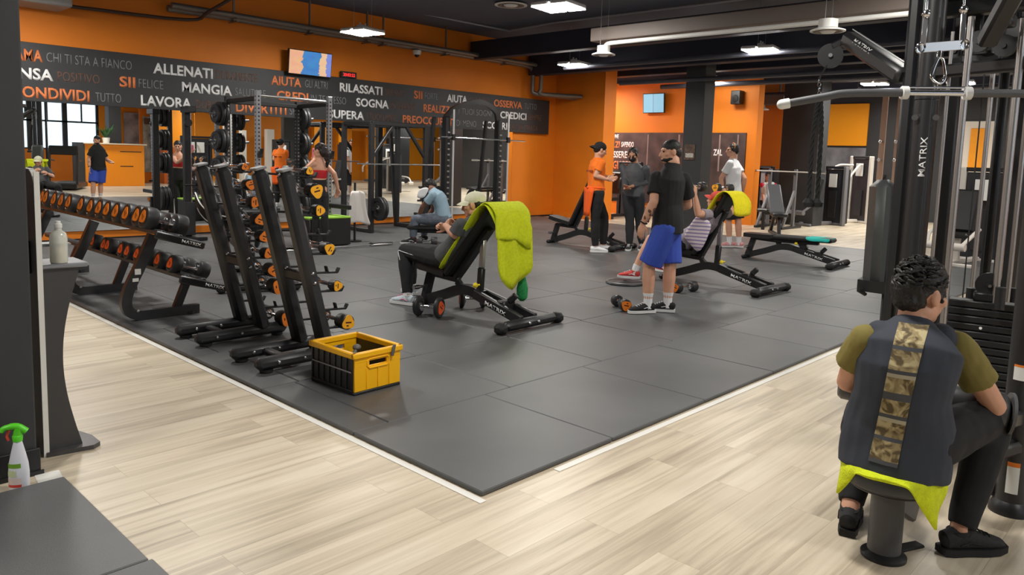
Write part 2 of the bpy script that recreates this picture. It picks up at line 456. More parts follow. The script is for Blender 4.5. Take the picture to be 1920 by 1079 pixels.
# ------------------------------------------------------------------ slogan banner
BAN = mat('banner_charcoal', (47, 48, 50), 0.55)
T_W = mat('letter_white', (240, 240, 240), 0.5); T_O = mat('letter_orange', (226, 126, 72), 0.5)
T_G = mat('letter_grey', (128, 130, 132), 0.5); T_B = mat('letter_brown', (112, 76, 58), 0.5)
BY = WY - 0.10
ban = thing('wall_banner', 'long charcoal wall panel of Italian motivational words above the mirrors', 'sign', (8.75, BY, 2.12))
MB().box((2.2 - 8.75, 0, 0), (15.06 - 8.75, 0.08, 0.86), 0.004).build('panel', BAN, ban, smooth=0)
rows = {1: 2.79, 2: 2.522, 3: 2.25}
words = [(1, 'ALLENATI', 287, 399, 'W'), (1, 'AMA', 26, 80, 'O'), (1, 'CHI TI STA A FIANCO', 87, 247, 'G'), (1, 'DURAMENTE', 405, 482, 'B'), (1, 'AIUTA', 508, 565, 'O'), (1, 'GLI ALTRI', 572, 614, 'G'),
 (1, 'RILASSATI', 637, 717, 'W'), (1, 'SPESSO', 722, 758, 'B'), (1, 'SII', 776, 792, 'O'), (1, 'FORTE', 797, 821, 'G'), (1, 'AIUTA', 838, 876, 'W'), (1, 'GLI ALTRI', 880, 912, 'B'), (1, 'OSSERVA', 926, 979, 'O'), (1, 'TUTTO', 983, 1006, 'G'),
 (2, 'PENSA', 0, 100, 'W'), (2, 'POSITIVO', 108, 187, 'B'), (2, 'SII', 224, 254, 'O'), (2, 'FELICE', 260, 306, 'G'), (2, 'MANGIA', 341, 435, 'W'), (2, 'SALUTARE', 441, 498, 'G'), (2, 'CREDI', 519, 578, 'O'), (2, 'IN TE STESSO', 583, 649, 'G'),
 (2, 'SOGNA', 668, 729, 'W'), (2, 'IN GRANDE', 733, 779, 'B'), (2, 'REALIZZA', 794, 852, 'O'), (2, 'I TUOI SOGNI', 860, 922, 'G'), (2, 'CREDICI', 938, 987, 'W'), (2, 'SEMPRE', 990, 1015, 'B'),
 (3, 'CONDIVIDI', 20, 168, 'O'), (3, 'TUTTO', 179, 227, 'G'), (3, 'LAVORA', 264, 359, 'W'), (3, 'DURO', 367, 408, 'B'), (3, 'DIVERTITI', 442, 537, 'O'), (3, 'SPESSO', 543, 581, 'G'), (3, 'SUPERA', 616, 683, 'W'), (3, 'I TUOI LIMITI', 688, 741, 'B'),
 (3, 'PREOCCUPATI', 755, 852, 'O'), (3, 'DI MENO', 856, 893, 'G'), (3, 'SCOPRI', 905, 951, 'W'), (3, 'LA TUA STRADA', 957, 1008, 'B')]
def row_px_y(x, z):
    lo, hi = -200, 800
    for _ in range(40):
        m = (lo + hi) / 2
        if ony(x, m, BY).z > z: lo = m
        else: hi = m
    return m
for r_, w_, xa, xb, st in words:
    z = rows[r_]
    X0 = ony(xa, row_px_y(xa, z), BY).x; X1 = ony(xb, row_px_y(xb, z), BY).x
    bold = st in 'WO'; h = 0.175 if bold else 0.142
    M = basis((X0 - 8.75, -0.001, z - 2.12 - h / 2), (1, 0, 0), (0, 0, 1))
    text_mesh('lettering', w_, h, {'W': T_W, 'O': T_O, 'G': T_G, 'B': T_B}[st], ban, M, X1 - X0, 0.028 if bold else -0.006, 0.002)

# ------------------------------------------------------------------ ceiling lamps
LENS = bpy.data.materials.new('lamp_lens'); LENS.use_nodes = True
_b = LENS.node_tree.nodes['Principled BSDF']; _b.inputs['Base Color'].default_value = (0.9, 0.9, 0.9, 1)
_b.inputs['Emission Color'].default_value = (1.0, 0.965, 0.90, 1); _b.inputs['Emission Strength'].default_value = LAMP_POWER
LAMPC = mat('lamp_casing', (214, 214, 212), 0.5)
lamp0 = thing('high_bay_lamp', 'x', 'ceiling light', (0, 0, 0), 0, 'hanging twin high-bay lamps')
for s_ in (-1, 1):
    m_ = MB().box((-0.26, s_ * 0.15 - 0.135, 0.03), (0.26, s_ * 0.15 + 0.135, 0.10), 0.02)
    m_.build('casing', LAMPC, lamp0)
    rows_ = []
    for i in range(9):
        u = -1 + 2 * i / 8; rw = []
        for j in range(9):
            v = -1 + 2 * j / 8
            rw.append(V((u * 0.25, s_ * 0.15 + v * 0.125, 0.030 - 0.008 * (1 - u ** 4) * (1 - v ** 4))))
        rows_.append(rw)
    MB().grid(rows_).build('lens', LENS, lamp0, smooth=60)
MB().box((-0.1, -0.05, 0.10), (0.1, 0.05, 0.16), 0.01).cyl((-0.06, 0, 0.16), (-0.06, 0, 0.2), 0.015).cyl((0.06, 0, 0.16), (0.06, 0, 0.2), 0.015).build('driver_box', LAMPC, lamp0)
for s_ in (-1, 1): MB().cyl((s_ * 0.2, 0, 0.10), (s_ * 0.2, 0, 0.9), 0.003, n=6).build('suspension_wire', STEEL, lamp0)
LZ = 3.5
lamp_spots = [((680, 66), 'twin ceiling lamp hanging before the orange wall above the television'), ((1047, 20), 'twin ceiling lamp at the top of the picture, largest of the hanging lamps'),
 ((1077, 126), 'twin ceiling lamp hanging near the orange corner left of the taupe duct'), ((1427, 99), 'twin ceiling lamp hanging under the black beams right of the taupe duct'), ((1640, 161), 'farthest twin ceiling lamp, behind the pulldown bar')]
lspots = [(gz(*p, LZ - 0.02), l) for p, l in lamp_spots]
extra = [((3.0, 6.9), 'twin ceiling lamp over the dumbbell racks, before the camera'), ((3.0, 11.3), 'twin ceiling lamp near the left end of the banner'),
 ((3.0, 1.9), 'twin ceiling lamp over the wood floor nearest the camera'), ((8.1, 2.0), 'twin ceiling lamp over the edge of the rubber floor'), ((13.2, 1.6), 'twin ceiling lamp over the machines beside the rubber floor'), ((19.3, 1.6), 'twin ceiling lamp over the far machine area'),
 ((3.0, -3.0), 'twin ceiling lamp behind the camera towards the windows'), ((8.2, -3.4), 'twin ceiling lamp over the orange counter'), ((13.2, -5.2), 'twin ceiling lamp beyond the orange counter'), ((-2.0, 3.5), 'twin ceiling lamp left of the column'), ((19.3, -4.6), 'twin ceiling lamp near the rear orange wall, seen in the right mirror'), ((25.5, -4.6), 'added twin fill lamp near the rear orange wall at the far right end'), ((22.0, 1.5), 'added twin fill lamp before the pale wall panel of the far wall'), ((16.8, 9.55), 'twin ceiling lamp hidden behind the dark column with the notice'), ((20.2, 4.9), 'added twin fill lamp over the far machines, unseen behind the cable machine'), ((21.8, 7.75), 'added twin fill lamp unseen behind the second dark column'), ((16.7, 13.5), 'added twin fill lamp unseen in the niche before the lettered poster')]  # far right, pale panel, cable machine, second column and niche lamps are added fill
lspots += [(V((a, b, LZ)), l) for (a, b), l in extra]
for i, (p, l) in enumerate(lspots):
    if i == 0: lamp0.location = p; lamp0['label'] = l; lamp0.rotation_euler = (0, 0, 0.15)
    else: dup(lamp0, p, 0.15, l)

# ------------------------------------------------------------------ ceiling services
TAUPE = mat('taupe_duct', (118, 107, 100), 0.55)
d = thing('air_duct', 'taupe rectangular air duct under the ceiling with white pipe along its lower edge', 'duct', (9.4, 0, 2.95))
MB().box((0.06, -3.0, 0.06), (0.50, 7.15, 0.25), 0.01).build('duct_body', TAUPE, d, smooth=0)
MB().tube(bez([(0.02, -3, 0.0), (0.02, 6.6, 0.0)], 2), 0.03, 14).build('white_pipe', WHITE, d)
MB().tube(bez([(0.02, 6.6, 0.0), (0.02, 6.8, -0.01), (0.02, 6.86, -0.1)], 5), 0.03, 14).build('pipe_elbow', WHITE, d)
d.location = (9.02, 0, 3.19)
def diffuser(c, r, label):
    o = thing('air_diffuser', label, 'air vent', c, 0, 'round ceiling air diffusers')
    MB().lathe([(r * 0.55, 0.12), (r * 0.55, 0.03), (r, 0.0), (r, -0.012), (r * 0.85, -0.015)], n=28).build('flare', WHITE, o)
    MB().lathe([(0.001, -0.03), (r * 0.35, -0.03), (r * 0.45, -0.01)], n=24).build('centre_disc', WHITE, o)
    MB().lathe([(r * 0.55, -0.008), (r * 0.72, -0.02), (r * 0.8, -0.008)], n=24).build('ring', TAUPE, o)
    if c.z < 3.6:
        for s_ in (-1, 1): MB().cyl((s_ * r * 0.5, 0, 0.1), (s_ * r * 0.5, 0, CEILZ - c.z), 0.004, n=6).build('hanger', STEEL, o)
    return o
diffuser(V((9.04, 6.86, 3.04)), 0.17, 'round white air diffuser at the end of the taupe duct')
diffuser(gz(1552, 57, 3.04), 0.19, 'round white air diffuser hanging beside the cable arm, right under the taupe duct')
diffuser(gz(958, 9, 4.29), 0.3, 'round white air diffuser flush in the dark ceiling')
bm_ = MB()
k = 0
for x, z, w, h in ((12.2, 3.72, 0.25, 0.4), (14.2, 3.55, 0.3, 0.5), (16.0, 3.62, 0.3, 0.5), (18.2, 3.6, 0.3, 0.5), (20.6, 3.75, 0.3, 0.5), (22.8, 3.75, 0.3, 0.5)):
    o = struct(MB().box((x, -8 if x > 12.5 else -6, z), (x + w, 13.1 if x < 14.6 else 14.5, z + h), 0.01).build('ceiling_beam', BEAMM, smooth=0))
def pipe(name, pts, r, m, label, n=12, cat='pipe', group=None):
    o = MB().tube(pts, r, n).build(name, m); return tag(o, label, cat, group)
for i, (x, z, r) in enumerate(((13.1, 3.50, 0.05), (15.2, 3.35, 0.05), (17.0, 3.42, 0.06), (19.8, 3.40, 0.05))):
    pipe('ceiling_pipe', [(x, -6, z), (x, 11.0, z)], r, mat('dark_pipe', (70, 72, 82), 0.4), ['dark pipe under the black beams, nearest the orange corner', 'dark pipe under the black beams before the column', 'dark pipe under the beams above the poster wall', 'dark pipe under the beams, farthest back'][i], group='dark pipes under the beams')
pipe('conduit', [ony(600, -6, 12.9) + V((0, -0.3, 0)), gz(955, 58, 4.26), gz(1037, 43, 4.28), gz(1384, 0, 4.28), gz(1500, -14, 4.28)], 0.02, mat('pale_conduit', (150, 152, 158), 0.4), 'thin pale conduit bent across the dark ceiling', 8)
tr = thing('cable_tray', 'grey pipe run hung along the orange wall over the banner', 'pipe', (0, 0, 0))
zt = 3.77
MB().tube([(5.3, 13.0, zt), (13.95, 13.0, zt)], 0.055, 14).build('pipe', GALV, tr)
MB().tube([(5.3, 12.84, zt + 0.03), (13.8, 12.84, zt + 0.03)], 0.05, 14).build('pipe', GALV, tr)
MB().tube(bez([(13.95, 13.0, zt), (14.2, 13.0, zt - 0.04), (14.27, 13.0, zt - 0.2), (14.27, 13.0, 3.25), (14.31, 12.98, 3.12), (14.6, 12.75, 3.09), (15.38, 12.3, 3.09)], 5), 0.055, 14).build('elbow', GALV, tr)
MB().tube(bez([(13.8, 12.84, zt + 0.03), (14.3, 12.84, zt), (14.4, 12.84, zt - 0.2), (14.4, 12.84, 3.24), (14.44, 12.82, 3.1), (15.38, 12.5, 3.05)], 5), 0.05, 14).build('elbow', GALV, tr)
for x in (6.4, 7.9, 9.2, 9.6, 11.3, 13.2):
    MB().box((x - 0.02, 12.76, zt - 0.08), (x + 0.02, 13.08, zt - 0.06)).box((x - 0.015, 12.9, zt - 0.06), (x + 0.015, 12.93, CEILZ)).build('hanger', GALV, tr, smooth=0)
DPIPE = mat('dark_brown_pipe', (70, 50, 40), 0.5)
p1 = ony(132, 12, 13.0); p2 = ony(350, 37, 13.0); p3 = p2 + V((0.25, -0.35, 0.15)); p4 = p3 + V((0.5, -0.9, 0.5))
pipe('wall_pipe', bez([p1, p2, p3, p4], 4), 0.028, DPIPE, 'thin dark pipe bent along the upper left of the orange wall')
gb = ony(55, 4, 12.9)
tag(MB().box((2.0, 12.5, gb.z - 0.05), (gb.x + 0.45, 13.15, gb.z + 0.45), 0.02).build('duct_box', mat('grey_duct', (150, 148, 146), 0.5)), 'grey duct end at the upper left corner of the orange wall', 'duct')
# dome camera
c_ = ony(782, 88, 12.95)
o = thing('security_camera', 'small white dome camera under the pipe run right of the television', 'camera', (c_.x, 12.95, zt - 0.06))
MB().lathe([(0.09, 0), (0.09, -0.06), (0.07, -0.09), (0.02, -0.095)], n=20, close=True).build('housing', WHITE, o)
MB().sph((0, 0, -0.09), 0.055).build('dome', BLACKG, o)
# television over the mirror
a = ony(541, 90, 12.95); b = ony(622, 147, 12.95)
tvw = b.x - a.x; tvh = a.z - b.z
def screen_mat(name, kind):
    m = bpy.data.materials.new(name); m.use_nodes = True; nt = m.node_tree; L = nt.links.new
    bs = nt.nodes['Principled BSDF']; bs.inputs['Roughness'].default_value = 0.2; bs.inputs['Base Color'].default_value = (0.01, 0.01, 0.01, 1)
    tc = nt.nodes.new('ShaderNodeTexCoord')
    v = nt.nodes.new('ShaderNodeTexVoronoi'); v.inputs['Scale'].default_value = 9 if kind == 0 else 1
    n = nt.nodes.new('ShaderNodeTexNoise'); n.inputs['Scale'].default_value = 5; n.inputs['Detail'].default_value = 4
    sp = nt.nodes.new('ShaderNodeSeparateXYZ'); L(tc.outputs['Generated'], sp.inputs[0]); L(tc.outputs['Generated'], n.inputs['Vector'])
    r = nt.nodes.new('ShaderNodeValToRGB'); e = r.color_ramp.elements; r.color_ramp.interpolation = 'CONSTANT'
    if kind == 0:
        cols = [(0, (250, 190, 150)), (0.30, (70, 140, 210)), (0.72, (250, 205, 160)), (0.88, (130, 150, 230))]
    else:
        cols = [(0, (150, 215, 240)), (0.5, (90, 150, 190)), (0.52, (160, 222, 245))]
    e[0].color = (*lin(cols[0][1]), 1); e[1].position = cols[1][0]; e[1].color = (*lin(cols[1][1]), 1)
    for p, c in cols[2:]: k = e.new(p); k.color = (*lin(c), 1)
    ad = nt.nodes.new('ShaderNodeMath'); ad.operation = 'MULTIPLY_ADD'; ad.inputs[1].default_value = 0.22 if kind == 0 else 0.0; ad.inputs[2].default_value = -0.11 if kind == 0 else 0
    L(n.outputs['Fac'], ad.inputs[0]); a2 = nt.nodes.new('ShaderNodeMath'); L(ad.outputs[0], a2.inputs[0]); L(sp.outputs['X' if kind == 0 else 'Y'], a2.inputs[1])
    L(a2.outputs[0], r.inputs['Fac'])
    mx = nt.nodes.new('ShaderNodeMix'); mx.data_type = 'RGBA'; mx.inputs[0].default_value = 0.35 if kind == 0 else 0.0; mx.blend_type = 'OVERLAY'
    L(r.outputs['Color'], mx.inputs[6]); L(n.outputs['Color'], mx.inputs[7])
    L(mx.outputs[2], bs.inputs['Emission Color']); bs.inputs['Emission Strength'].default_value = 0.85
    return m
tv = thing('television', 'wall television showing a blue and peach picture above the banner', 'television', ((a.x + b.x) / 2, 12.97, (a.z + b.z) / 2), 0, None, (0.10, 0, 0))
MB().box((-tvw / 2, -0.02, -tvh / 2), (tvw / 2, 0.04, tvh / 2), 0.008).build('casing', BLACKG, tv, smooth=0)
MB().box((-tvw / 2 + 0.015, -0.023, -tvh / 2 + 0.02), (tvw / 2 - 0.015, -0.0205, tvh / 2 - 0.015)).build('screen', screen_mat('tv_picture', 0), tv, smooth=0)
MB().box((-0.12, 0.04, -0.1), (0.12, 0.21, 0.1)).build('bracket', BLACK, tv, smooth=0)
a = ony(640, 133, 13.08); b = ony(669, 148, 13.08)
ck = thing('digital_clock', 'small black digital clock with red digits right of the television', 'clock', ((a.x + b.x) / 2, 13.08, (a.z + b.z) / 2))
cw = b.x - a.x; ch = a.z - b.z
MB().box((-cw / 2, 0, -ch / 2), (cw / 2, 0.06, ch / 2), 0.006).build('casing', BLACKG, ck, smooth=0)
MB().box((-0.03, 0.06, -0.03), (0.03, 0.12, 0.03)).build('bracket', BLACK, ck, smooth=0)
text_mesh('digits', '20:02:22', ch * 0.5, mat('red_led', (255, 40, 40), 0.4, emit=1.6), ck, basis((-cw * 0.38, -0.001, -ch * 0.25), (1, 0, 0), (0, 0, 1)), cw * 0.76, 0.01, 0.001)

# poster wall
pt = thing('wall_poster_panel', 'dark poster of white and orange Italian words on the orange wall behind the trainer', 'poster', (PX - 0.03, 0, 0))
ya, yb = onx(1400, 258, PX).y, 14.2
zt_ = onx(1200, 249, PX).z
POST = mat('poster_brown', (74, 58, 56), 0.5, var=0.45, scale=3.0)
MB().box((0, ya, 0.35), (0.025, yb, zt_), 0.003).build('panel', POST, pt, smooth=0)
def ptext(s, x0, x1, y0, y1, m):
    A = onx(x0, y1, PX - 0.031); B = onx(x1, y1 + 0.04 * (x1 - x0), PX - 0.031); C_ = onx(x0, y0, PX - 0.031)
    text_mesh('lettering', s, C_.z - A.z, m, pt, Matrix.Translation((-(PX - 0.03), 0, 0)) @ basis((PX - 0.031, A.y, A.z), (0, -1, 0), (0, 0, 1)), A.y - B.y, 0.03, 0.002)
ptext('IN ORDINE', 1136, 1160, 252, 260, T_W); ptext('TI ALZI', 1129, 1162, 265, 277, T_O); ptext('SAPENDO', 1165, 1188, 266, 276, T_W)
ptext('DI ESSERE', 1132, 1176, 283, 296, T_W); ptext('MIGLIORE', 1139, 1184, 301, 317, T_O); ptext('DI CHI', 1144, 1176, 322, 333, T_W); ptext('RESTA', 1141, 1164, 340, 352, T_O)
ptext('ZAL', 1337, 1354, 280, 292, T_W)
for y0, y1 in ((ya + 0.7, ya + 0.74), (ya + 1.9, ya + 1.95), (ya + 2.9, ya + 2.93), (ya + 0.2, ya + 0.23)):
    MB().box((-0.002, y0, 1.3), (0, y1, zt_ - 0.05)).build('pale_stroke', mat('pale_stroke', (150, 130, 124), 0.5), pt, smooth=0)
a = onx(1208, 176, PX - 0.1); b = onx(1246, 212, PX - 0.1)
tv2 = thing('television', 'far square television with a pale blue picture on the orange wall', 'television', (PX - 0.12, (a.y + b.y) / 2, (a.z + b.z) / 2), 0, None, (0, -0.08, 0))
hw, hh = abs(a.y - b.y) / 2, abs(a.z - b.z) / 2
MB().box((-0.02, -hw, -hh), (0.03, hw, hh), 0.006).build('casing', BLACKG, tv2, smooth=0)
MB().box((-0.023, -hw + 0.02, -hh + 0.02), (-0.0205, hw - 0.02, hh - 0.02)).build('screen', screen_mat('tv_picture_blue', 1), tv2, smooth=0)
MB().box((0.03, -0.08, -0.08), (0.115, 0.08, 0.08)).build('bracket', BLACK, tv2, smooth=0)
# notice on the column
a = onx(1284, 271, 15.19); b = onx(1302, 300, 15.19)
nt_ = thing('notice', 'small brown printed notice on the dark column behind the man in blue shorts', 'sign', (15.185, (a.y + b.y) / 2, (a.z + b.z) / 2))
hw, hh = abs(a.y - b.y) / 2, abs(a.z - b.z) / 2
MB().box((0, -hw, -hh), (0.012, hw, hh)).build('sheet', mat('notice_brown', (92, 72, 58), 0.6, var=0.5, scale=14), nt_, smooth=0)
MB().box((-0.001, -hw * 0.75, -hh * 0.7), (0, hw * 0.75, -hh * 0.15)).build('print', mat('notice_print', (190, 184, 176), 0.6, var=0.4, scale=40), nt_, smooth=0)
# wall services right of the column
o = thing('wall_speaker', 'black loudspeaker box on the far orange wall right of the column', 'speaker', onx(1382, 183, PX - 0.12))
MB().box((-0.1, -0.13, -0.17), (0.119, 0.13, 0.17), 0.015).build('cabinet', BLACK, o, smooth=0)
MB().lathe([(0.09, 0), (0.08, 0.012), (0.02, 0.02)], (-0.1, 0, -0.03), (-1, 0, 0), 20).build('grille', RUB, o)
# far bay duct and panels
o = thing('air_duct', 'taupe square duct in front of the far orange bay', 'duct', (20.1, 0, 0))
y0, y1, z0, z1 = xrect(1397, 180, 1462, 195, 20.1)
MB().box((0, y0 - 0.1, z0), (0.4, y1, z1 + 0.05), 0.01).build('duct_body', TAUPE, o, smooth=0)
for yy in (y0 + 0.1, y1 - 0.2): MB().box((0.18, yy - 0.02, z1 + 0.05), (0.22, yy + 0.02, CEILZ)).build('hanger', STEEL, o, smooth=0)
MB().lathe([(0.1, 0.0), (0.12, -0.08), (0.22, -0.12), (0.22, -0.14)], (0.2, y1 - 0.4, z0), n=20).build('outlet', WHITE, o)
PANY = mat('orange_yellow_panel', (250, 160, 8), 0.5)
y0, y1, z0, z1 = xrect(1540, 196, 1624, 274, FX - 0.06)
struct(MB().box((FX - 0.07, y0, z0), (FX - 0.005, y1, z1), 0.01).build('wall_panel', PANY, smooth=0))
y0b, y1b, z0b, z1b = xrect(1536, 165, 1600, 176, FX - 0.06)
struct(MB().box((FX - 0.07, y0b, z0b), (FX - 0.005, y1b, z1b), 0.01).build('wall_panel.001', ORANGE, smooth=0))
struct(MB().box((FX - 0.07, y0, 0.3), (FX - 0.005, y1, z0 - 0.06), 0.01).build('wall_panel.002', mat('smoked_panel', (120, 122, 128), 0.25, var=0.4, scale=2), smooth=0))
y0, y1, z0, z1 = xrect(1795, 190, 1850, 420, FX - 0.06)
struct(MB().box((FX - 0.07, y0, 0.0), (FX - 0.005, y1, 2.9), 0.01).build('wall_panel.003', mat('pale_panel', (226, 218, 206), 0.5), smooth=0))
struct(MB().box((FX - 0.10, y0 + 0.15, 1.6), (FX - 0.07, y0 + 0.6, 2.7), 0.01).build('wall_panel.004', PANY, smooth=0))
TAN = mat('tan_upright', (176, 146, 128), 0.5)
for i, px in enumerate((1655, 1684)):
    q = onx(px, 250, 18.0)
    o = thing('timber_upright', ['tan upright strip before the far wall, left one beside the black cable posts', 'tan upright strip before the far wall, right one touching the black cable posts'][i], 'post', (18.0, q.y, FZ), 0, 'tan uprights')
    MB().box((0, -0.06, 0), (0.05, 0.06, onx(px, 172, 18.0).z - FZ), 0.005).build('strip', TAN, o, smooth=0)
    for zz in (1.7, 2.1): MB().box((-0.1, -0.02, zz), (0, 0.02, zz + 0.04)).sph((-0.12, 0, zz + 0.02), 0.035).build('bolt', STEEL, o)
# ------------------------------------------------------------------ dumbbells
MARK = mat('badge_print', (70, 26, 12), 0.5)
HEADM = mat('urethane_head', (40, 40, 42), 0.45, var=0.06, scale=20)
def badge_poly(r, n=24):
    out = []
    for k in range(n):
        a = 2 * PI * k / n
        out.append((r * (1 + 0.13 * math.cos(3 * a)) * 0.9 * math.cos(a), r * (1 + 0.13 * math.cos(3 * a)) * 0.9 * math.sin(a)))
    return out
DB = {}
def make_dumbbell(key, r, hl, grip, bm, br=0.62, rot=0.0):
    """dumbbell along local x, its centre at the origin"""
    root = thing('dumbbell', 'x', 'dumbbell')
    h = MB(); h.lathe([(0.013, -grip / 2 - 0.01), (0.014, -grip * 0.3), (0.0165, 0), (0.014, grip * 0.3), (0.013, grip / 2 + 0.01)], axis=(1, 0, 0), n=14)
    for s in (-1, 1): h.lathe([(0.013, -0.004), (r * 0.5, -0.002), (r * 0.5, 0.012), (0.013, 0.012)], (s * grip / 2, 0, 0), (s, 0, 0), 18)
    h.build('handle', CHROME, root)
    for s in (-1, 1):
        hd = MB().lathe([(0.012, 0.0), (r * 0.72, 0.0), (r * 0.95, 0.012), (r, 0.022), (r, hl - 0.02), (r * 0.96, hl - 0.006), (r * 0.86, hl), (r * 0.74, hl), (r * 0.72, hl - 0.004), (0.0, hl - 0.004)], (s * (grip / 2 + 0.008), 0, 0), (s, 0, 0), 26)
        ho = hd.build('head', HEADM, root, smooth=30)
        M = basis((s * (grip / 2 + 0.008 + hl - 0.0045), 0, 0), (0, s, 0), (0, 0, 1)) @ Matrix.Rotation(PI / 2 + rot, 4, 'Z')
        g = MB().prism(badge_poly(r * br), 0.006, M)
        g.mat(1); q = M @ Matrix.Translation((0, 0, 0.0061)) @ Matrix.Rotation(0.5, 4, 'Z')
        g.cbox((0, 0, 0), (r * br * 0.9, r * br * 0.2, 0.001), 0, q); g.cbox((-r * 0.1, -r * br * 0.42, 0), (r * br * 0.35, r * br * 0.17, 0.001), 0, q)
        g.build('badge', [bm, MARK], ho, smooth=0)
    DB[key] = root; root['_used'] = 0
    return root
def place_db(key, loc, d, label, group=None, roll=0.0):
    """dumbbell with its axis along d"""
    x = V(d).normalized(); z = V((0, 0, 1)); y = z.cross(x).normalized(); z = x.cross(y)
    rot = (Matrix((x, y, z)).transposed() @ Matrix.Rotation(roll, 3, 'X')).to_euler()
    o = DB[key]
    if not o['_used']:
        o['_used'] = 1; o.location = loc; o.rotation_euler = rot; o['label'] = label
        if group: o['group'] = group
        return o
    return dup(o, loc, None, label, group, rot)
make_dumbbell('big', 0.098, 0.115, 0.125, OBADGE)
make_dumbbell('mid', 0.078, 0.10, 0.125, RBADGE)
def ordinal(i): return ['first', 'second', 'third', 'fourth', 'fifth', 'sixth', 'seventh', 'eighth', 'ninth', 'tenth', 'eleventh', 'twelfth', 'thirteenth'][i]

# ------------------------------------------------------------------ two-tier dumbbell rack (posts lean, trays slope down to the mirror side)
rk = thing('dumbbell_rack', 'long black two-tier dumbbell rack on slanted frames along the rubber floor edge', 'rack', (2.7, 8.2, 0))
def rk_b(mb, name, m, **k): return mb.build(name, m, rk, world=True, **k)
UD = V((0.34, 0, -0.10)).normalized()      # slope of the trays
for y in (6.82, 8.31, 9.8):
    m_ = MB(); pts = bez([(3.01, y, 0.04), (2.62, y, 0.04), (2.46, y, 0.05), (2.385, y, 0.12), (2.40, y, 0.26), (2.50, y, 0.47), (2.62, y, 0.74)], 6)
    m_.beam(pts, 0.062, 0.085, (0, 1, 0))
    rk_b(m_, 'frame', DGREY)
    m_ = MB().bar((2.80, y, 0.04), (2.93, y, 0.36), 0.055, 0.07, 0.006, (1, 0, 0)); rk_b(m_, 'strut', BLACK)
    rk_b(MB().cyl((2.93, y, 0.0), (2.93, y, 0.03), 0.045), 'foot', BLACK); rk_b(MB().sph((2.47, y - 0.03, 0.085), 0.014), 'bolt', STEEL)
for nm, c, y0, y1 in (('upper_tray', V((2.68, 0, 0.755)), 6.45, 10.2), ('lower_tray', V((2.82, 0, 0.385)), 6.32, 10.2)):
    m_ = MB()
    for s in (-0.13, 0.02):
        p = c + UD * s
        m_.bar((p.x, y0, p.z), (p.x, y1, p.z), 0.05, 0.04, 0.006)
    rk_b(m_, nm, BLACK)
    a = c + UD * -0.20; b = c + UD * 0.235
    e = MB().bar((a.x, y0 - 0.015, a.z - 0.025), (b.x, y0 - 0.015, b.z - 0.025), 0.03, 0.065, 0.012)
    eo = rk_b(e, 'end_plate', BLACK)
    p = c + UD * 0.02
    text_mesh('lettering', 'MATRIX', 0.026, WPRINT, eo, world_of(rk).inverted() @ basis((p.x, y0 - 0.0325, p.z - 0.04), UD, (0, 0, 1)), 0.17, 0.01, 0.002)
    for y in [6.3 + 0.29 * i for i in range(12)]:
        q = MB().bar(c + V((0, y, 0)) + UD * 0.035 + V((0, 0, 0.005)), c + V((0, y, 0)) + UD * 0.035 + V((0, 0, 0.10 if nm == 'upper_tray' else 0.07)), 0.02, 0.1, 0.004, (1, 0, 0)) if False else None
for c_, s_ in (((2.475, 6.788, 0.43), (0.05, 0.002, 0.05)), ((2.455, 6.788, 0.36), (0.05, 0.002, 0.03))): rk_b(MB().cbox(c_, s_), 'sticker', WHITE, smooth=0)
up_px = [(84, 373), (91, 375), (106.5, 381), (120, 382), (134, 384), (157, 390), (175, 395), (191, 398), (206, 400), (223, 406), (242, 408), (262, 413), (275, 416)]
for i, (x, y) in enumerate(up_px):
    Y = onx(x, y - 1, 2.52).y
    c = V((2.665, Y, 0.862))
    n = len(up_px) - 1 - i
    place_db('big', c, UD, f'large dumbbell with orange badge, {ordinal(n)} after the nearest on the upper tray' if n else 'large dumbbell with orange badge at the near end of the upper tray', 'dumbbells on the upper tray')
low_px = [(175, 457), (196, 463), (203, 462), (228, 469), (240, 471), (258, 477), (277.5, 483.6), (297, 490), (321, 496)]
for i, (x, y) in enumerate(low_px):
    Y = onx(x, y, 2.66).y
    n = len(low_px) - 1 - i
    place_db('mid', V((2.81, Y, 0.472)), UD, f'smaller dumbbell with red-orange badge, {ordinal(n)} after the nearest on the lower tray' if n else 'smaller dumbbell with red-orange badge at the near end of the lower tray', 'dumbbells on the lower tray')

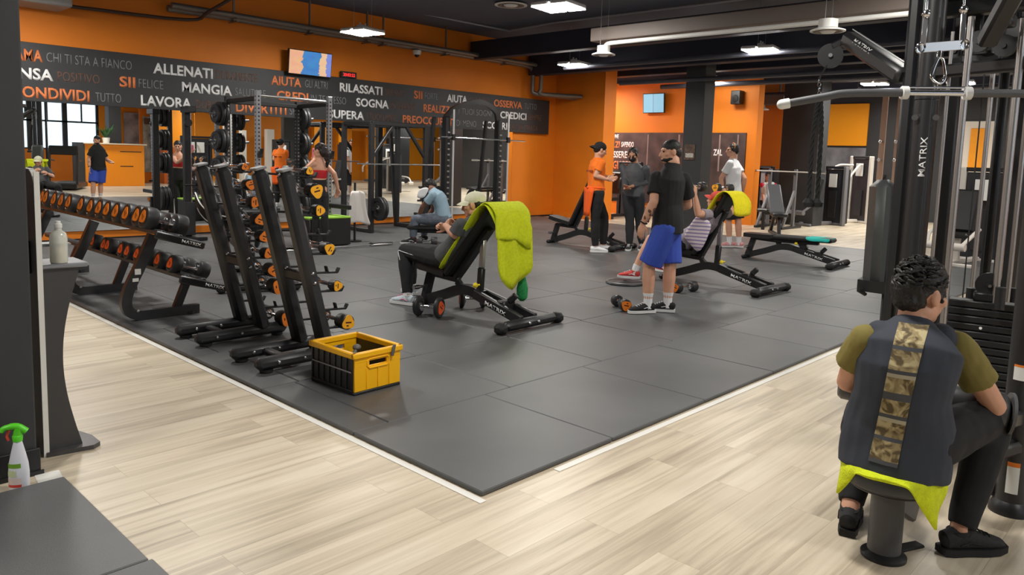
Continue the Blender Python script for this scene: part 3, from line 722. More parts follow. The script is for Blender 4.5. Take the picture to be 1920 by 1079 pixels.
# ------------------------------------------------------------------ upright dumbbell racks (ladders)
def make_ladder(near, levels, label, origin):
    """leaning twin-post rack; near = y of the near post"""
    far = near + 0.355
    root = thing('ladder_rack', label, 'rack', (2.9, near + 0.178, 0), 0, 'upright dumbbell ladder racks')
    B = lambda mb, nm, m, par=root, **k: mb.build(nm, m, par, world=True, **k)
    foot = lambda z: 3.02 - 0.255 * z
    for y in (near, far):
        pts = bez([(foot(0.06), y, 0.06), (foot(0.5), y, 0.5), (foot(1.35), y, 1.35)], 4)
        m_ = MB().bar((foot(0.06), y, 0.06), (foot(1.37), y, 1.37), 0.115, 0.10, 0.028, (1, 0, 0))
        B(m_, 'post', DGREY)
        B(MB().bar((foot(1.372), y, 1.372), (foot(1.39), y, 1.39), 0.10, 0.085, 0.006, (1, 0, 0)), 'post_cap', mat('grey_cap', (150, 150, 152), 0.4))
        r_ = MB().bar((2.45, y, 0.062), (3.21, y, 0.062), 0.092, 0.085, 0.028)
        B(r_, 'base_runner', DGREY)
        for x in (2.53, 3.13): B(MB().lathe([(0.04, 0.0), (0.046, 0.004), (0.046, 0.022)], (x, y, 0), n=18, close=True), 'foot', BLACK)
        for x in (2.60, 2.80): B(MB().sph((x, y - 0.047, 0.064), 0.014, 10, 6), 'bolt', STEEL)
        for z in (0.59, 0.66): B(MB().sph((foot(z), y - 0.058, z), 0.015, 10, 6), 'bolt', STEEL)
    B(MB().bar((2.70, near, 0.055), (2.70, far, 0.055), 0.07, 0.05, 0.015), 'base_brace', DGREY)
    B(MB().bar((foot(0.62), near, 0.62), (foot(0.62), far, 0.62), 0.05, 0.08, 0.015), 'cross_brace', DGREY)
    for i in range(10):
        z = 1.375 - i * 0.138 + 0.02
        for y in (near, far):
            x = 3.225 - 0.27 * z - 0.045
            c = MB().bar((foot(z) + 0.03, y, z - 0.048), (x + 0.10, y, z - 0.062), 0.035, 0.016, 0.004)
            c.bar((x + 0.095, y, z - 0.065), (x + 0.115, y, z - 0.03), 0.035, 0.012, 0.003, (1, 0, 0)); c.bar((x + 0.02, y, z - 0.06), (x + 0.005, y, z - 0.01), 0.035, 0.012, 0.003, (1, 0, 0))
            B(c, 'cradle', BLACK)
    return foot, near, far
radA = {0: 0.030, 1: 0.043, 2: 0.046, 3: 0.050, 4: 0.050, 5: 0.045, 6: 0.057, 7: 0.062, 9: 0.062}
radB = {0: 0.030, 1: 0.053, 2: 0.040, 4: 0.044, 6: 0.040, 8: 0.057}
def fill(lad, rad, which):
    foot, near, far = lad
    for k, i in enumerate(sorted(rad)):
        z = 1.375 - i * 0.138
        x = 3.22 - 0.27 * z
        r = rad[i]; yel = which == 'near'; key = ('lad', round(r, 4), yel)
        if key not in DB: make_dumbbell(key, r, r * 1.5 + 0.03, 0.17, YBADGE if yel else OBADGE, 0.98, i * 1.3)
        pos = ordinal(k) + ' from the top'
        lab = ('dumbbell with yellow-orange badge, ' + pos + ' of the ladder rack beside the yellow crate') if yel else ('dumbbell with orange badge, ' + pos + ' of the ladder rack farther from the crate')
        place_db(key, V((x, (near + far) / 2 - 0.035, z)), (0, 1, 0), lab, 'dumbbells on the ladder racks')
ladA = make_ladder(5.61, 10, 'black leaning ladder rack of dumbbells farther from the yellow crate', None)
fill(ladA, radA, 'far')
ladB = make_ladder(4.68, 10, 'black leaning ladder rack of dumbbells next to the yellow crate', None)
fill(ladB, radB, 'near')

# lifting belt hung on the farther ladder
bl = thing('lifting_belt', 'black curved lifting belt with white edging hung on the farther ladder rack', 'belt', (2.75, 5.9, 0.92))
pts = bez([gz(366, 378, 0.0) * 0 + vp(367, 372, (2.9, 6.1)), vp(376, 392, (2.85, 6.0)), vp(392, 408, (2.85, 5.95)), vp(415, 415, (2.9, 5.9)), vp(434, 420, (2.98, 5.95))], 6)
rows_ = []
for p in pts: rows_.append([p + V((0, 0, dz)) + V((0.006 * s, -0.006 * s, 0)) for dz, s in ((0.05, -1), (-0.05, -1), (-0.05, 1), (0.05, 1), (0.05, -1))])
MB().grid(rows_).build('strap', RUB, bl, world=True)
MB().tube([p + V((-0.01, -0.012, 0.048)) for p in pts], 0.005, 6).tube([p + V((-0.01, -0.012, -0.035)) for p in pts[3:14]], 0.004, 6).build('edging', WHITE, bl, world=True)
MB().cbox(pts[14] + V((-0.01, -0.015, 0)), (0.05, 0.03, 0.11), 0.006).build('buckle', BLACK, bl, world=True)

# ------------------------------------------------------------------ crate
cr = thing('folding_crate', 'yellow and black folding plastic crate on the rubber floor beside the ladder rack', 'crate', (2.855, 4.10, 0), 0.03)
hx, hy, H_ = 0.19, 0.24, 0.27
wall_t = 0.014
BLKP = mat('black_plastic', (34, 34, 36), 0.45)
def end_panel(s):
    m_ = MB(); y = s * (hy - 0.01)
    # solid end wall with a slot handle
    zs0, zs1, xs = 0.175, 0.205, 0.07
    m_.box((-hx + 0.008, y - wall_t / 2, 0.02), (hx - 0.008, y + wall_t / 2, zs0), 0.002).box((-hx + 0.008, y - wall_t / 2, zs1), (hx - 0.008, y + wall_t / 2, 0.235), 0.002)
    m_.box((-hx + 0.008, y - wall_t / 2, zs0), (-xs, y + wall_t / 2, zs1)).box((xs, y - wall_t / 2, zs0), (hx - 0.008, y + wall_t / 2, zs1))
    for x in (-0.09, 0.0, 0.09): m_.box((x - 0.004, y + s * wall_t / 2, 0.03), (x + 0.004, y + s * (wall_t / 2 + 0.005), 0.16), 0.001)
    rim = [(-xs, zs0 - 0.016), (xs, zs0 - 0.016), (xs + 0.016, zs0), (xs + 0.016, zs1), (xs, zs1 + 0.014), (-xs, zs1 + 0.014), (-xs - 0.016, zs1), (-xs - 0.016, zs0)]
    m_.tube([(a, y + s * wall_t / 2, b) for a, b in rim], 0.007, 8, closed=True)
    m_.build('end_wall', YELLOW, cr)
for s in (-1, 1): end_panel(s)
for s in (-1, 1):
    m_ = MB(); x = s * (hx - 0.012)
    m_.box((x - 0.005, -hy + 0.018, 0.02), (x + 0.005, hy - 0.018, 0.238))
    for i in range(8):
        y = -hy + 0.022 + i * (2 * hy - 0.044) / 7
        m_.box((x, y - 0.007, 0.02), (x + s * 0.013, y + 0.007, 0.238), 0.002)
    m_.box((x, -hy + 0.02, 0.015), (x + s * 0.014, hy - 0.02, 0.03), 0.002)
    o = m_.build('side_wall', BLKP, cr)
    MB().tube([(x + s * 0.013, -hy + 0.03, 0.145), (x + s * 0.013, hy - 0.03, 0.145)], 0.0045, 8).build('hinge_rod', mat('hinge_grey', (150, 150, 152), 0.4), o)
m_ = MB()
for s in (-1, 1):
    m_.box((-hx - 0.008, s * hy - 0.016 * (s > 0) - 0.008, 0.232), (hx + 0.008, s * hy + 0.016 * (s < 0) + 0.008, H_), 0.006)
    m_.box((s * hx - 0.016 * (s > 0) - 0.008, -hy - 0.004, 0.232), (s * hx + 0.016 * (s < 0) + 0.008, hy + 0.004, H_), 0.006)
m_.build('rim', YELLOW, cr)
MB().box((-hx + 0.004, -hy + 0.002, 0.0), (hx - 0.004, hy - 0.002, 0.018), 0.004).build('base', BLKP, cr)
t_ = tag(MB().box((-0.012, -0.004, -0.055), (0.012, 0.006, 0.02), 0.003).build('strap_buckle', mat('tag_grey', (96, 94, 90), 0.5)), 'grey strap end clipped over the near rim of the yellow crate', 'strap')
t_.location = (2.975, 3.847, 0.265); t_.rotation_euler = (0, 0.25, 0.03)
ct = thing('cable_grip', 'grey cable handle lying inside the yellow crate', 'handle', (2.88, 4.1, 0.03))
MB().tube([(-0.09, 0.02, 0.0), (-0.03, 0.06, 0.08), (0.05, 0.1, 0.165)], [0.012, 0.013, 0.014], 10).build('grip', mat('grip_grey', (110, 108, 104), 0.5), ct)
MB().sph((0.055, 0.102, 0.172), (0.03, 0.03, 0.022)).build('end_knob', mat('grip_grey', (110, 108, 104), 0.5), ct)
ct2 = tag(MB().tube(bez([(-0.1, -0.1, 0.03), (0, -0.14, 0.05), (0.1, -0.08, 0.04), (0.12, 0.1, 0.05), (0.0, 0.16, 0.06), (-0.1, 0.08, 0.05)], 6), 0.02, 10).build('strap_coil', RUB), 'black strap coiled at the bottom of the yellow crate', 'strap'); ct2.location = (2.855, 4.1, 0.0)

# ------------------------------------------------------------------ adjustable benches
HINGE = (0, 0.98, 0.345)
def make_bench(label, loc, rz, back, seat_tilt=0.0, group='adjustable benches', lettered=True):
    """rear T-foot at local y=0, seat end towards +y; back = backrest angle above level"""
    root = thing('weight_bench', label, 'bench', loc, rz, group)
    root['_back'] = back
    fo = MB().bar((-0.34, 0, 0.058), (0.34, 0, 0.058), 0.095, 0.085, 0.03).build('rear_foot', BLACK, root)
    for s in (-1, 1):
        MB().bar((s * 0.33, 0, 0.05), (s * 0.43, 0, 0.045), 0.12, 0.09, 0.028).build('foot_cap', RUB, fo)
        MB().sph((s * 0.06, -0.05, 0.062), 0.015, 8, 6).build('bolt', STEEL, fo)
    sp = MB(); pts = bez([(0, 0.60, 0.205), (0, 0.74, 0.235), (0, 0.90, 0.225), (0, 1.12, 0.145), (0, 1.38, 0.06)], 5)
    sp.beam(pts, 0.085, 0.095, (1, 0, 0))
    sp.build('spine', BLACK, root)
    for s in (-1, 1):
        so = MB().bar((s * 0.095, 0.02, 0.075), (s * 0.055, 0.66, 0.225), 0.05, 0.095, 0.012).build('rail', BLACK, root)
        MB().bar((s * 0.095, 0.04, 0.124), (s * 0.055, 0.64, 0.266), 0.022, 0.004).build('rail_edge', mat('rail_grey', (120, 120, 122), 0.4), so)
        a = V((s * 0.121, 0.10, 0.085)) if s > 0 else V((s * 0.087, 0.54, 0.186)); b = V((s * 0.087, 0.54, 0.186)) if s > 0 else V((s * 0.121, 0.10, 0.085))
        nrm = V((s, 0.06, 0))
        d_ = (b - a).normalized(); M = basis(a + V((s * 0.0015, 0, -0.022)), d_, V((0, 0, 1)))
        if lettered: text_mesh('lettering', 'MATRIX', 0.036, WPRINT, so, M + Matrix.Translation((0,0,0)) * 0 if False else M @ Matrix.Translation((0.06, 0.004, 0)), 0.29, 0.014, 0.0015)
    MB().bar((-0.08, 0.30, 0.16), (0.08, 0.30, 0.16), 0.10, 0.10, 0.012).bar((0.0, 0.26, 0.20), (0.03, 0.20, 0.27), 0.05, 0.06, 0.01).build('ratchet_block', BLACK, root)
    MB().bar((0, 1.43, 0.02), (0, 1.33, 0.345), 0.075, 0.085, 0.012, (0, 1, 0)).build('front_leg', BLACK, root)
    MB().bar((-0.17, 1.43, 0.03), (0.17, 1.43, 0.03), 0.07, 0.055, 0.018).build('front_foot', BLACK, root)
    MB().bar((0, 1.36, 0.335), (0, 0.92, 0.315), 0.06, 0.055, 0.01).bar((0, 0.95, 0.30), (0, 0.86, 0.23), 0.06, 0.06, 0.01).build('seat_bracket', BLACK, root)
    MB().cyl((-0.10, 1.40, 0.19), (-0.17, 1.40, 0.19), 0.022).cyl((-0.10, 1.40, 0.19), (0.0, 1.40, 0.19), 0.014).build('transport_handle', STEEL, root)
    M = Matrix.Translation((0, 1.02, 0.345)) @ Matrix.Rotation(seat_tilt, 4, 'X')
    MB().prism([(-0.13, 0.0), (0.13, 0.0), (0.155, 0.32), (0.13, 0.44), (0.0, 0.46), (-0.13, 0.44), (-0.155, 0.32)], 0.065, M).build('seat', PAD, root, smooth=30)
    L = 0.90
    M = Matrix.Translation(HINGE) @ Matrix.Rotation(-back, 4, 'X')
    MB().box((-0.14, -L, 0.0), (0.14, 0, 0.07), 0.022, M).build('backrest', PAD, root, smooth=30)
    MB().box((-0.045, -L * 0.75, -0.05), (0.045, 0.0, 0.0), 0.008, M).build('backrest_frame', BLACK, root)
    if back > 0.25:
        top = M @ V((0, -L * 0.60, -0.03)); base = V((0, top.y + 0.03, 0.20)); mid = base.lerp(top, 0.5)
        MB().bar(base, mid, 0.055, 0.065, 0.01, (0, 1, 0)).build('support_sleeve', BLACK, root)
        MB().bar(mid, top, 0.042, 0.05, 0.006, (0, 1, 0)).build('support_post', STEEL, root)
    else:
        MB().bar((0, 0.50, 0.22), M @ V((0, -L * 0.45, -0.01)), 0.08, 0.10, 0.01, (0, 1, 0)).build('support_sleeve', BLACK, root)
    MB().sph((-0.08, 0.62, 0.31), 0.026, 10, 7).cyl((0.0, 0.62, 0.31), (-0.08, 0.62, 0.31), 0.009).build('adjust_knob', mat('yellow_knob', (240, 214, 40), 0.45), root)
    return root
bench1 = make_bench('adjustable bench with upright back under the man in the pale cap', (4.945, 4.44, 0), 0.02, 0.87, 0.10)
bench2 = make_bench('adjustable bench with raised back under the man pressing dumbbells', (8.53, 3.86, 0), -0.02, 1.08, 0.10)
bench3 = make_bench('flat empty adjustable bench with a turquoise towel on it', (11.65, 4.25, 0), 0.06, 0.02, 0.0)
bench4 = make_bench('adjustable bench with upright empty back beside the orange corner wall', (10.55, 7.42, 0), 0.12, 1.12, 0.2)
bench5 = make_bench('empty adjustable bench behind the ladder racks', (3.95, 7.45, 0), -0.35, 0.55, 0.1)

# ------------------------------------------------------------------ loose dumbbells on the floor
make_dumbbell('floor', 0.098, 0.05, 0.14, RBADGE, 0.68)
a = gz(774, 585); b = gz(805, 588)
place_db('floor', V((4.545, 5.36, 0.098)), (0.33, -0.75, 0), 'round dumbbell with red-orange badge on the floor by the pale-capped man', 'dumbbells lying on the floor', 0.4)
place_db('floor', V((5.16, 5.42, 0.098)), (0.75, -0.55, 0), 'round dumbbell with orange badge on the floor under the near bench', 'dumbbells lying on the floor', 2.6)
place_db('mid', gz(800, 462) + V((0, 0, 0.078)), (0.75, -0.6, 0), 'round dumbbell with red badge on the floor before the man in pale blue', 'dumbbells lying on the floor')
make_dumbbell('hex', 0.062, 0.085, 0.13, OBADGE, 0.9, 0.9)
place_db('hex', V((7.78, 4.56, 0.063)), (0.85, -0.25, 0), 'small black dumbbell with orange badge lying beside the bench of the red-capped man', 'dumbbells lying on the floor')
place_db('hex', V((6.34, 4.45, 0.063)), (0.45, 0.65, 0), 'black dumbbell lying at the toes of the man in blue shorts', 'dumbbells lying on the floor')
pl = thing('weight_disc', 'flat black plate lying on the floor left of the man in blue shorts', 'weight plate', (7.7, 5.36, 0))
MB().lathe([(0.03, 0.0), (0.235, 0.0), (0.24, 0.012), (0.225, 0.03), (0.06, 0.03), (0.05, 0.036), (0.025, 0.036), (0.025, 0.0)], n=36).build('disc', HEADM, pl)
MB().lathe([(0.23, 0.028), (0.222, 0.033), (0.214, 0.028)], n=36).build('rim', mat('rim_grey', (120, 120, 122), 0.4), pl)
# ------------------------------------------------------------------ people
from mathutils.bvhtree import BVHTree
UPZ = V((0, 0, 1))
SKIN = mat('skin_light', (214, 160, 132), 0.55, var=0.05, scale=14)
SKIN2 = mat('skin_tan', (186, 134, 106), 0.55, var=0.05, scale=14)
SKIN3 = mat('skin_brown', (120, 84, 66), 0.55, var=0.05, scale=14)
HAIR = mat('hair_black', (22, 19, 18), 0.5, bump=0.35, bscale=120)
EYEM = mat('eye_dark', (30, 22, 18), 0.2)
def lerp(a, b, t): return V(a).lerp(V(b), t)
def hand_prims(m, W, D, N, curl=0.5, s=1.0, mirror=1):
    """five-fingered hand: wrist W, fingers along D, palm faces N"""
    D = V(D).normalized(); N = V(N); N = (N - D * N.dot(D)).normalized(); T = D.cross(N) * mirror
    M = Matrix((T, D, N)).transposed().to_4x4()
    m.sph(W + D * 0.048 * s, (0.041 * s, 0.056 * s, 0.018 * s), 12, 8, M)
    m.tube([W - D * 0.02, W + D * 0.03 * s], [(0.027 * s, 0.021 * s), (0.033 * s, 0.019 * s)], 10)
    for k, (off, L, r) in enumerate(((0.030, 0.078, 0.0095), (0.0105, 0.088, 0.010), (-0.0105, 0.080, 0.0095), (-0.030, 0.060, 0.0085))):
        p = W + D * (0.088 - 0.006 * abs(k - 1)) * s + T * off * s
        pts = [p - D * 0.03 * s, p]; d = (D + T * off * 2.0).normalized()
        for j, f in enumerate((0.45, 0.30, 0.25)):
            a = curl * (0.7, 1.0, 0.8)[j]
            ax = d.cross(N) if j == 0 else ax
            d = (Matrix.Rotation(a, 3, d.cross(N).normalized() if d.cross(N).length > 1e-3 else T) @ d) if a else d
            if j == 0: n2 = N
            pts.append(pts[-1] + d * L * f * s)
        m.tube(pts, [r * s, r * 1.05 * s, r * s, r * 0.92 * s, r * 0.78 * s], 8)
        m.sph(pts[-1], r * 0.78 * s, 8, 6)
    b = W + D * 0.022 * s + T * 0.030 * s
    t1 = (D * 0.65 + T * 0.75 + N * 0.25 * curl).normalized(); t2 = (D * 0.9 + T * 0.3 + N * 0.5 * curl).normalized()
    m.tube([b - t1 * 0.01, b + t1 * 0.035 * s, b + t1 * 0.035 * s + t2 * 0.03 * s, b + t1 * 0.035 * s + t2 * 0.052 * s], [0.015 * s, 0.0125 * s, 0.0105 * s, 0.008 * s], 8)
def head_frame(Hc, f, u):
    f = V(f).normalized(); u = V(u); u = (u - f * u.dot(f)).normalized(); r = f.cross(u)
    M = Matrix((r, f, u)).transposed().to_4x4(); M.translation = Hc; return M
def head_prims(m, M, s=1.0, beard=False):
    R3 = M.to_3x3().to_4x4()
    P = lambda x, y, z: M @ (V((x, y, z)) * s)
    E = lambda c, r: m.sph(P(*c), tuple(a * s for a in r), 14, 10, R3)
    E((0, -0.015, 0.030), (0.075, 0.096, 0.088)); E((0, 0.022, -0.035), (0.062, 0.074, 0.075)); E((0, 0.052, -0.085), (0.034, 0.036, 0.030))
    E((0, 0.072, 0.022), (0.052, 0.022, 0.016)); E((0, 0.082, -0.068), (0.026, 0.016, 0.014))
    for q in (-1, 1):
        E((q * 0.045, 0.055, -0.020), (0.024, 0.026, 0.024)); E((q * 0.076, -0.008, -0.008), (0.011, 0.021, 0.032)); E((q * 0.048, -0.005, -0.065), (0.022, 0.045, 0.035))
    m.tube([P(0, 0.086, 0.014), P(0, 0.104, -0.018), P(0, 0.112, -0.036), P(0, 0.092, -0.044)], [0.009 * s, 0.013 * s, 0.016 * s, 0.012 * s], 8)
def torso_pts(P, N, bow, fwd):
    ax = (N - P)
    c = lambda t, b: P + ax * t + fwd * bow * b
    return c
def limb(m, a, b, rs, n=12, over=0.0):
    a = V(a); b = V(b); k = len(rs)
    m.tube([a + (b - a) * (i / (k - 1)) for i in range(k)], list(rs), n)
    m.sph(a, rs[0] if not isinstance(rs[0], tuple) else rs[0][0], n, 8); m.sph(b, rs[-1] if not isinstance(rs[-1], tuple) else rs[-1][0], n, 8)
def make_person(label, J, skin, look, group=None, vox=0.0065, s=1.0, build=1.0):
    """J: joints in room coordinates. look: clothing. Returns the person's root."""
    P, N = V(J['P']), V(J['N']); S = V(J['S']).normalized(); ax = (N - P).normalized(); fwd = ax.cross(S) * -1
    fwd = (UPZ.cross(S)).normalized() if False else S.cross(ax) * 1.0
    # S points to the person's right; forward = up x right
    fwd = ax.cross(S).normalized()
    bow = J.get('bow', 0.0); sw = (J.get('sw', 0.185) - 0.012) * build
    c = torso_pts(P, N, bow, fwd); L = (N - P).length
    sr = V(J.get('sr', N - ax * 0.075 + S * sw)); sl = V(J.get('sl', N - ax * 0.075 - S * sw))
    hr = V(J.get('hr', P + S * 0.088 - ax * 0.02)); hl = V(J.get('hl', P - S * 0.088 - ax * 0.02))
    g0 = V((P.x, P.y, 0))
    root = thing('person', label, 'person', (g0.x, g0.y, 0), 0, group)
    B = lambda mb, nm, mt: mb.build(nm, mt, root, world=True, smooth=0)
    b = build
    m = MB()
    m.tube([P - ax * 0.10, P - ax * 0.04, P + ax * 0.06, c(0.36, 0.8), c(0.60, 1.0), c(0.76, 0.7), c(0.90, 0.3), N + ax * 0.01],
           [(0.10 * b, 0.085 * b), (0.155 * b, 0.112 * b), (0.160 * b, 0.112 * b), (0.140 * b, 0.100 * b), (0.155 * b, 0.112 * b), (0.165 * b, 0.108 * b), (0.120 * b, 0.080), (0.060, 0.058)], 20, side=S)
    Hc = V(J['H']); MH = head_frame(Hc, J['Hf'], J.get('Hu', UPZ))
    m.tube([N - ax * 0.06, N + ax * 0.01, MH @ V((0, -0.025, -0.05))], [0.068 * b, 0.060 * b, 0.056 * b], 14)
    head_prims(m, MH, J.get('hs', 1.0))
    for sh, el, wr, sg, key in ((sl, J['el'], J['wl'], -1, 'l'), (sr, J['er'], J['wr'], 1, 'r')):
        limb(m, sh, el, [0.056 * b, 0.054 * b, 0.047 * b, 0.041 * b]); limb(m, el, wr, [0.041 * b, 0.043 * b, 0.036 * b, 0.027])
        d = J.get('hd' + key, V(wr) - V(el)); nrm = J.get('hn' + key, S * -sg)
        hand_prims(m, V(wr) + (V(wr) - V(el)).normalized() * 0.012, d, nrm, J.get('curl', 0.45), 1.0, J.get('hm' + key, -sg))
    for h, k, a in ((hl, J['kl'], J['al']), (hr, J['kr'], J['ar'])):
        limb(m, h, k, [0.090 * b, 0.086 * b, 0.070 * b, 0.057 * b]); limb(m, k, a, [0.056 * b, (0.060 * b, 0.060 * b), 0.050 * b, 0.037])
        m.sph(V(a), 0.036, 10, 7)
    body = B(m, 'body', skin); settle(body, vox, 4, 0.5)
    # eyes, brows
    for q in (-1, 1):
        e = MB().sph(MH @ V((q * 0.030, 0.0835, 0.004)), (0.0105, 0.0085, 0.0075), 10, 7, MH.to_3x3().to_4x4())
        B(e, 'eye', EYEM)
    # trousers
    if 'pants' in look:
        pm, frac, loose = look['pants'][:3]
        m = MB(); q = loose
        m.tube([P - ax * 0.115, P - ax * 0.05, P + ax * 0.02, P + ax * look.get('waist', 0.06)], [(0.10 * b, 0.085 * b), (0.162 * b + q, 0.120 * b + q), (0.160 * b + q * 0.6, 0.116 * b + q * 0.6), (0.150 * b, 0.108 * b)], 20, side=S)
        for h, k, a in ((hl, V(J['kl']), V(J['al'])), (hr, V(J['kr']), V(J['ar']))):
            if frac <= 1:
                e_ = lerp(h, k, frac); limb_end = [0.098 * b + q, 0.098 * b + q, 0.088 * b + q * 1.6]
                m.tube([h, lerp(h, k, frac * 0.5), e_], limb_end, 16); m.sph(h, 0.098 * b + q, 14, 9)
            else:
                limb(m, h, k, [0.098 * b + q, 0.094 * b + q, 0.078 * b + q, 0.064 * b + q])
                e_ = lerp(k, a, frac - 1); m.tube([k, lerp(k, e_, 0.35), lerp(k, e_, 0.75), e_], [0.064 * b + q, 0.066 * b + q, 0.053 * b + q, 0.044 * b + q * 0.8], 14)
        po = B(m, 'shorts' if frac <= 1.05 else 'trousers', pm); settle(po, max(vox, 0.008), 5, 0.5, look.get('pfold', (0.006, (9, 9, 7), 2.0)))
        if 'stripe' in look:
            for k_, a_ in ((V(J['kl']), V(J['al'])),):
                pass
    if 'tube_top' in look:
        m = MB(); m.tube([c(t_, w_) for t_, w_ in ((0.40, 0.8), (0.46, 0.9), (0.60, 1.0), (0.68, 0.9), (0.71, 0.85))], [(0.12 * b, 0.09 * b), (0.151 * b, 0.112 * b), (0.162 * b, 0.120 * b), (0.168 * b, 0.116 * b), (0.14 * b, 0.09 * b)], 20, side=S)
        settle(B(m, 'cropped_top', look['tube_top']), 0.008, 3)
    if 'shirt' in look:
        tm, frac, hem = look['shirt'][:3]; q = look['shirt'][3] if len(look['shirt']) > 3 else 0.014
        m = MB()
        hw_ = look.get('hemw', 0.0)
        m.tube([P - ax * hem, P + ax * 0.04, c(0.36, 0.8), c(0.60, 1.0), c(0.76, 0.7), c(0.90, 0.3), N + ax * 0.012],
               [(0.165 * b + q * 1.2 + hw_, 0.125 * b + q * 1.2 + hw_), (0.165 * b + q + hw_ * 0.7, 0.122 * b + q + hw_ * 0.7), (0.152 * b + q, 0.112 * b + q), (0.164 * b + q, 0.120 * b + q), (0.170 * b + q, 0.112 * b + q), (0.126 * b + q * 0.5, 0.084 + q * 0.5), (0.068, 0.066)], 22, side=S)
        slvs = []
        for sh, el, wr in ((sl, V(J['el']), V(J['wl'])), (sr, V(J['er']), V(J['wr']))):
            slv = MB() if 'sleeve' in look else m
            if slv is not m: slvs.append(slv)
            if frac <= 1:
                e_ = lerp(sh, el, frac); slv.sph(sh, 0.060 * b + q * 0.4, 14, 9)
                slv.tube([sh, lerp(sh, e_, 0.6), e_], [0.060 * b + q * 0.4, 0.058 * b + q * 0.7, 0.055 * b + q * 1.1], 14)
                if slv is not m: m.sph(lerp(sh, N, 0.35), 0.055 * b + q * 0.4, 12, 8)
            elif frac > 0:
                limb(slv, sh, el, [0.060 * b + q * 0.5, 0.058 * b + q * 0.7, 0.052 * b + q * 0.6, 0.046 * b + q * 0.6])
                e_ = lerp(el, wr, frac - 1); slv.tube([el, lerp(el, e_, 0.4), e_], [0.046 * b + q * 0.6, 0.047 * b + q * 0.6, 0.033 + q * 0.4], 12)
        so = B(m, look.get('shirt_name', 'shirt'), tm); settle(so, max(vox, 0.007), 5, 0.5, look.get('fold', (0.007, (8, 8, 5), 1.0)))
        root['_shirt'] = so.name
        for slv in slvs:
            vo = B(slv, 'sleeve', look['sleeve']); settle(vo, max(vox, 0.007), 4, 0.5, (0.006, (12, 12, 9), 4.0))
    if 'socks' in look:
        for k, a in ((J['kl'], J['al']), (J['kr'], J['ar'])):
            m = MB(); p = lerp(a, k, look.get('sock_h', 0.28)); m.tube([V(a) - UPZ * 0.045, lerp(a, p, 0.6), p], [0.042, 0.045, 0.050 * b], 14); B(m, 'sock', look['socks'])
    if 'shoes' in look:
        up, so_, acc = look['shoes']
        for a, d in ((V(J['al']), J['tl']), (V(J['ar']), J['tr'])):
            shoe(root, a, V(d), up, so_, acc)
    Hx = look.get('hair')
    if 'cap' in look: Hx = 'under'
    R3 = MH.to_3x3().to_4x4(); X = lambda x, y, z: MH @ V((x, y, z)); hs = J.get('hs', 1.0)
    if Hx:
        m = MB()
        def E(cn, r): m.sph(X(*[v * hs for v in cn]), tuple(v * hs for v in r), 16, 11, R3)
        if Hx == 'short' or Hx == 'curly':
            E((0, -0.024, 0.046), (0.081, 0.098, 0.084)); E((0, -0.062, -0.005), (0.072, 0.060, 0.075)); 
            for q in (-1, 1): E((q * 0.066, 0.012, 0.02), (0.014, 0.035, 0.04))
            if Hx == 'curly':
                E((0, 0.0, 0.075), (0.078, 0.090, 0.065)); E((0, -0.07, 0.02), (0.076, 0.055, 0.075))
        elif Hx == 'under':
            E((0, -0.034, 0.010), (0.0765, 0.078, 0.062)); E((0, -0.058, -0.010), (0.070, 0.058, 0.065))
        elif Hx == 'fade':
            E((0, -0.014, 0.044), (0.0785, 0.095, 0.080)); E((0, -0.03, 0.01), (0.0765, 0.07, 0.05)); E((0, -0.060, -0.008), (0.069, 0.055, 0.065))
        elif Hx == 'long':
            E((0, -0.022, 0.044), (0.082, 0.102, 0.086)); E((0, -0.07, -0.02), (0.075, 0.055, 0.09)); E((0, -0.08, 0.06), (0.05, 0.05, 0.045))
            m.tube([X(0, -0.10, 0.03), X(0, -0.135, -0.06), X(0.01, -0.12, -0.17), X(0.01, -0.10, -0.27)], [0.04, 0.042, 0.036, 0.014], 12)
        ho = B(m, 'hair', look.get('hairm', HAIR)); settle(ho, 0.006, 3, 0.5, (0.006 if Hx != 'curly' else 0.008, (30, 30, 30), 3.0) if Hx != 'fade' else (0.003, (60, 60, 60), 3.0))
        if Hx == 'curly':
            rnd = random.Random(5); tu = MB()
            for i in range(300):
                th = rnd.uniform(0, 2 * PI); ph = rnd.uniform(-0.15, 1.5)
                dl = V((math.cos(ph) * math.cos(th) * 0.083, -0.022 + math.cos(ph) * math.sin(th) * 0.100, 0.048 + math.sin(ph) * 0.088))
                if dl.y > 0.03 and dl.z < 0.07: continue
                t0 = V((-math.sin(th), math.cos(th), rnd.uniform(-0.6, 0.6))).normalized(); o_ = (dl - V((0, -0.02, 0.03))).normalized()
                tu.tube([X(*(dl - o_ * 0.004)), X(*(dl + o_ * 0.004 + t0 * 0.010)), X(*(dl + o_ * 0.004 + t0 * 0.024)), X(*(dl - o_ * 0.002 + t0 * 0.036))], [0.005, 0.007, 0.006, 0.002], 5)
            tu.build('hair_locks', HAIR, ho, world=True)
    if 'beard' in look:
        m = MB(); m.sph(X(0, 0.024, -0.074), (0.057, 0.072, 0.036), 14, 9, R3); m.sph(X(0, 0.010, -0.070), (0.0725, 0.062, 0.034), 14, 9, R3); bo = B(m, 'beard', HAIR)
    if 'mask' in look:
        m = MB(); m.sph(X(0, 0.044, -0.048), (0.063, 0.078, 0.060), 14, 9, R3); B(m, 'face_mask', look['mask'])
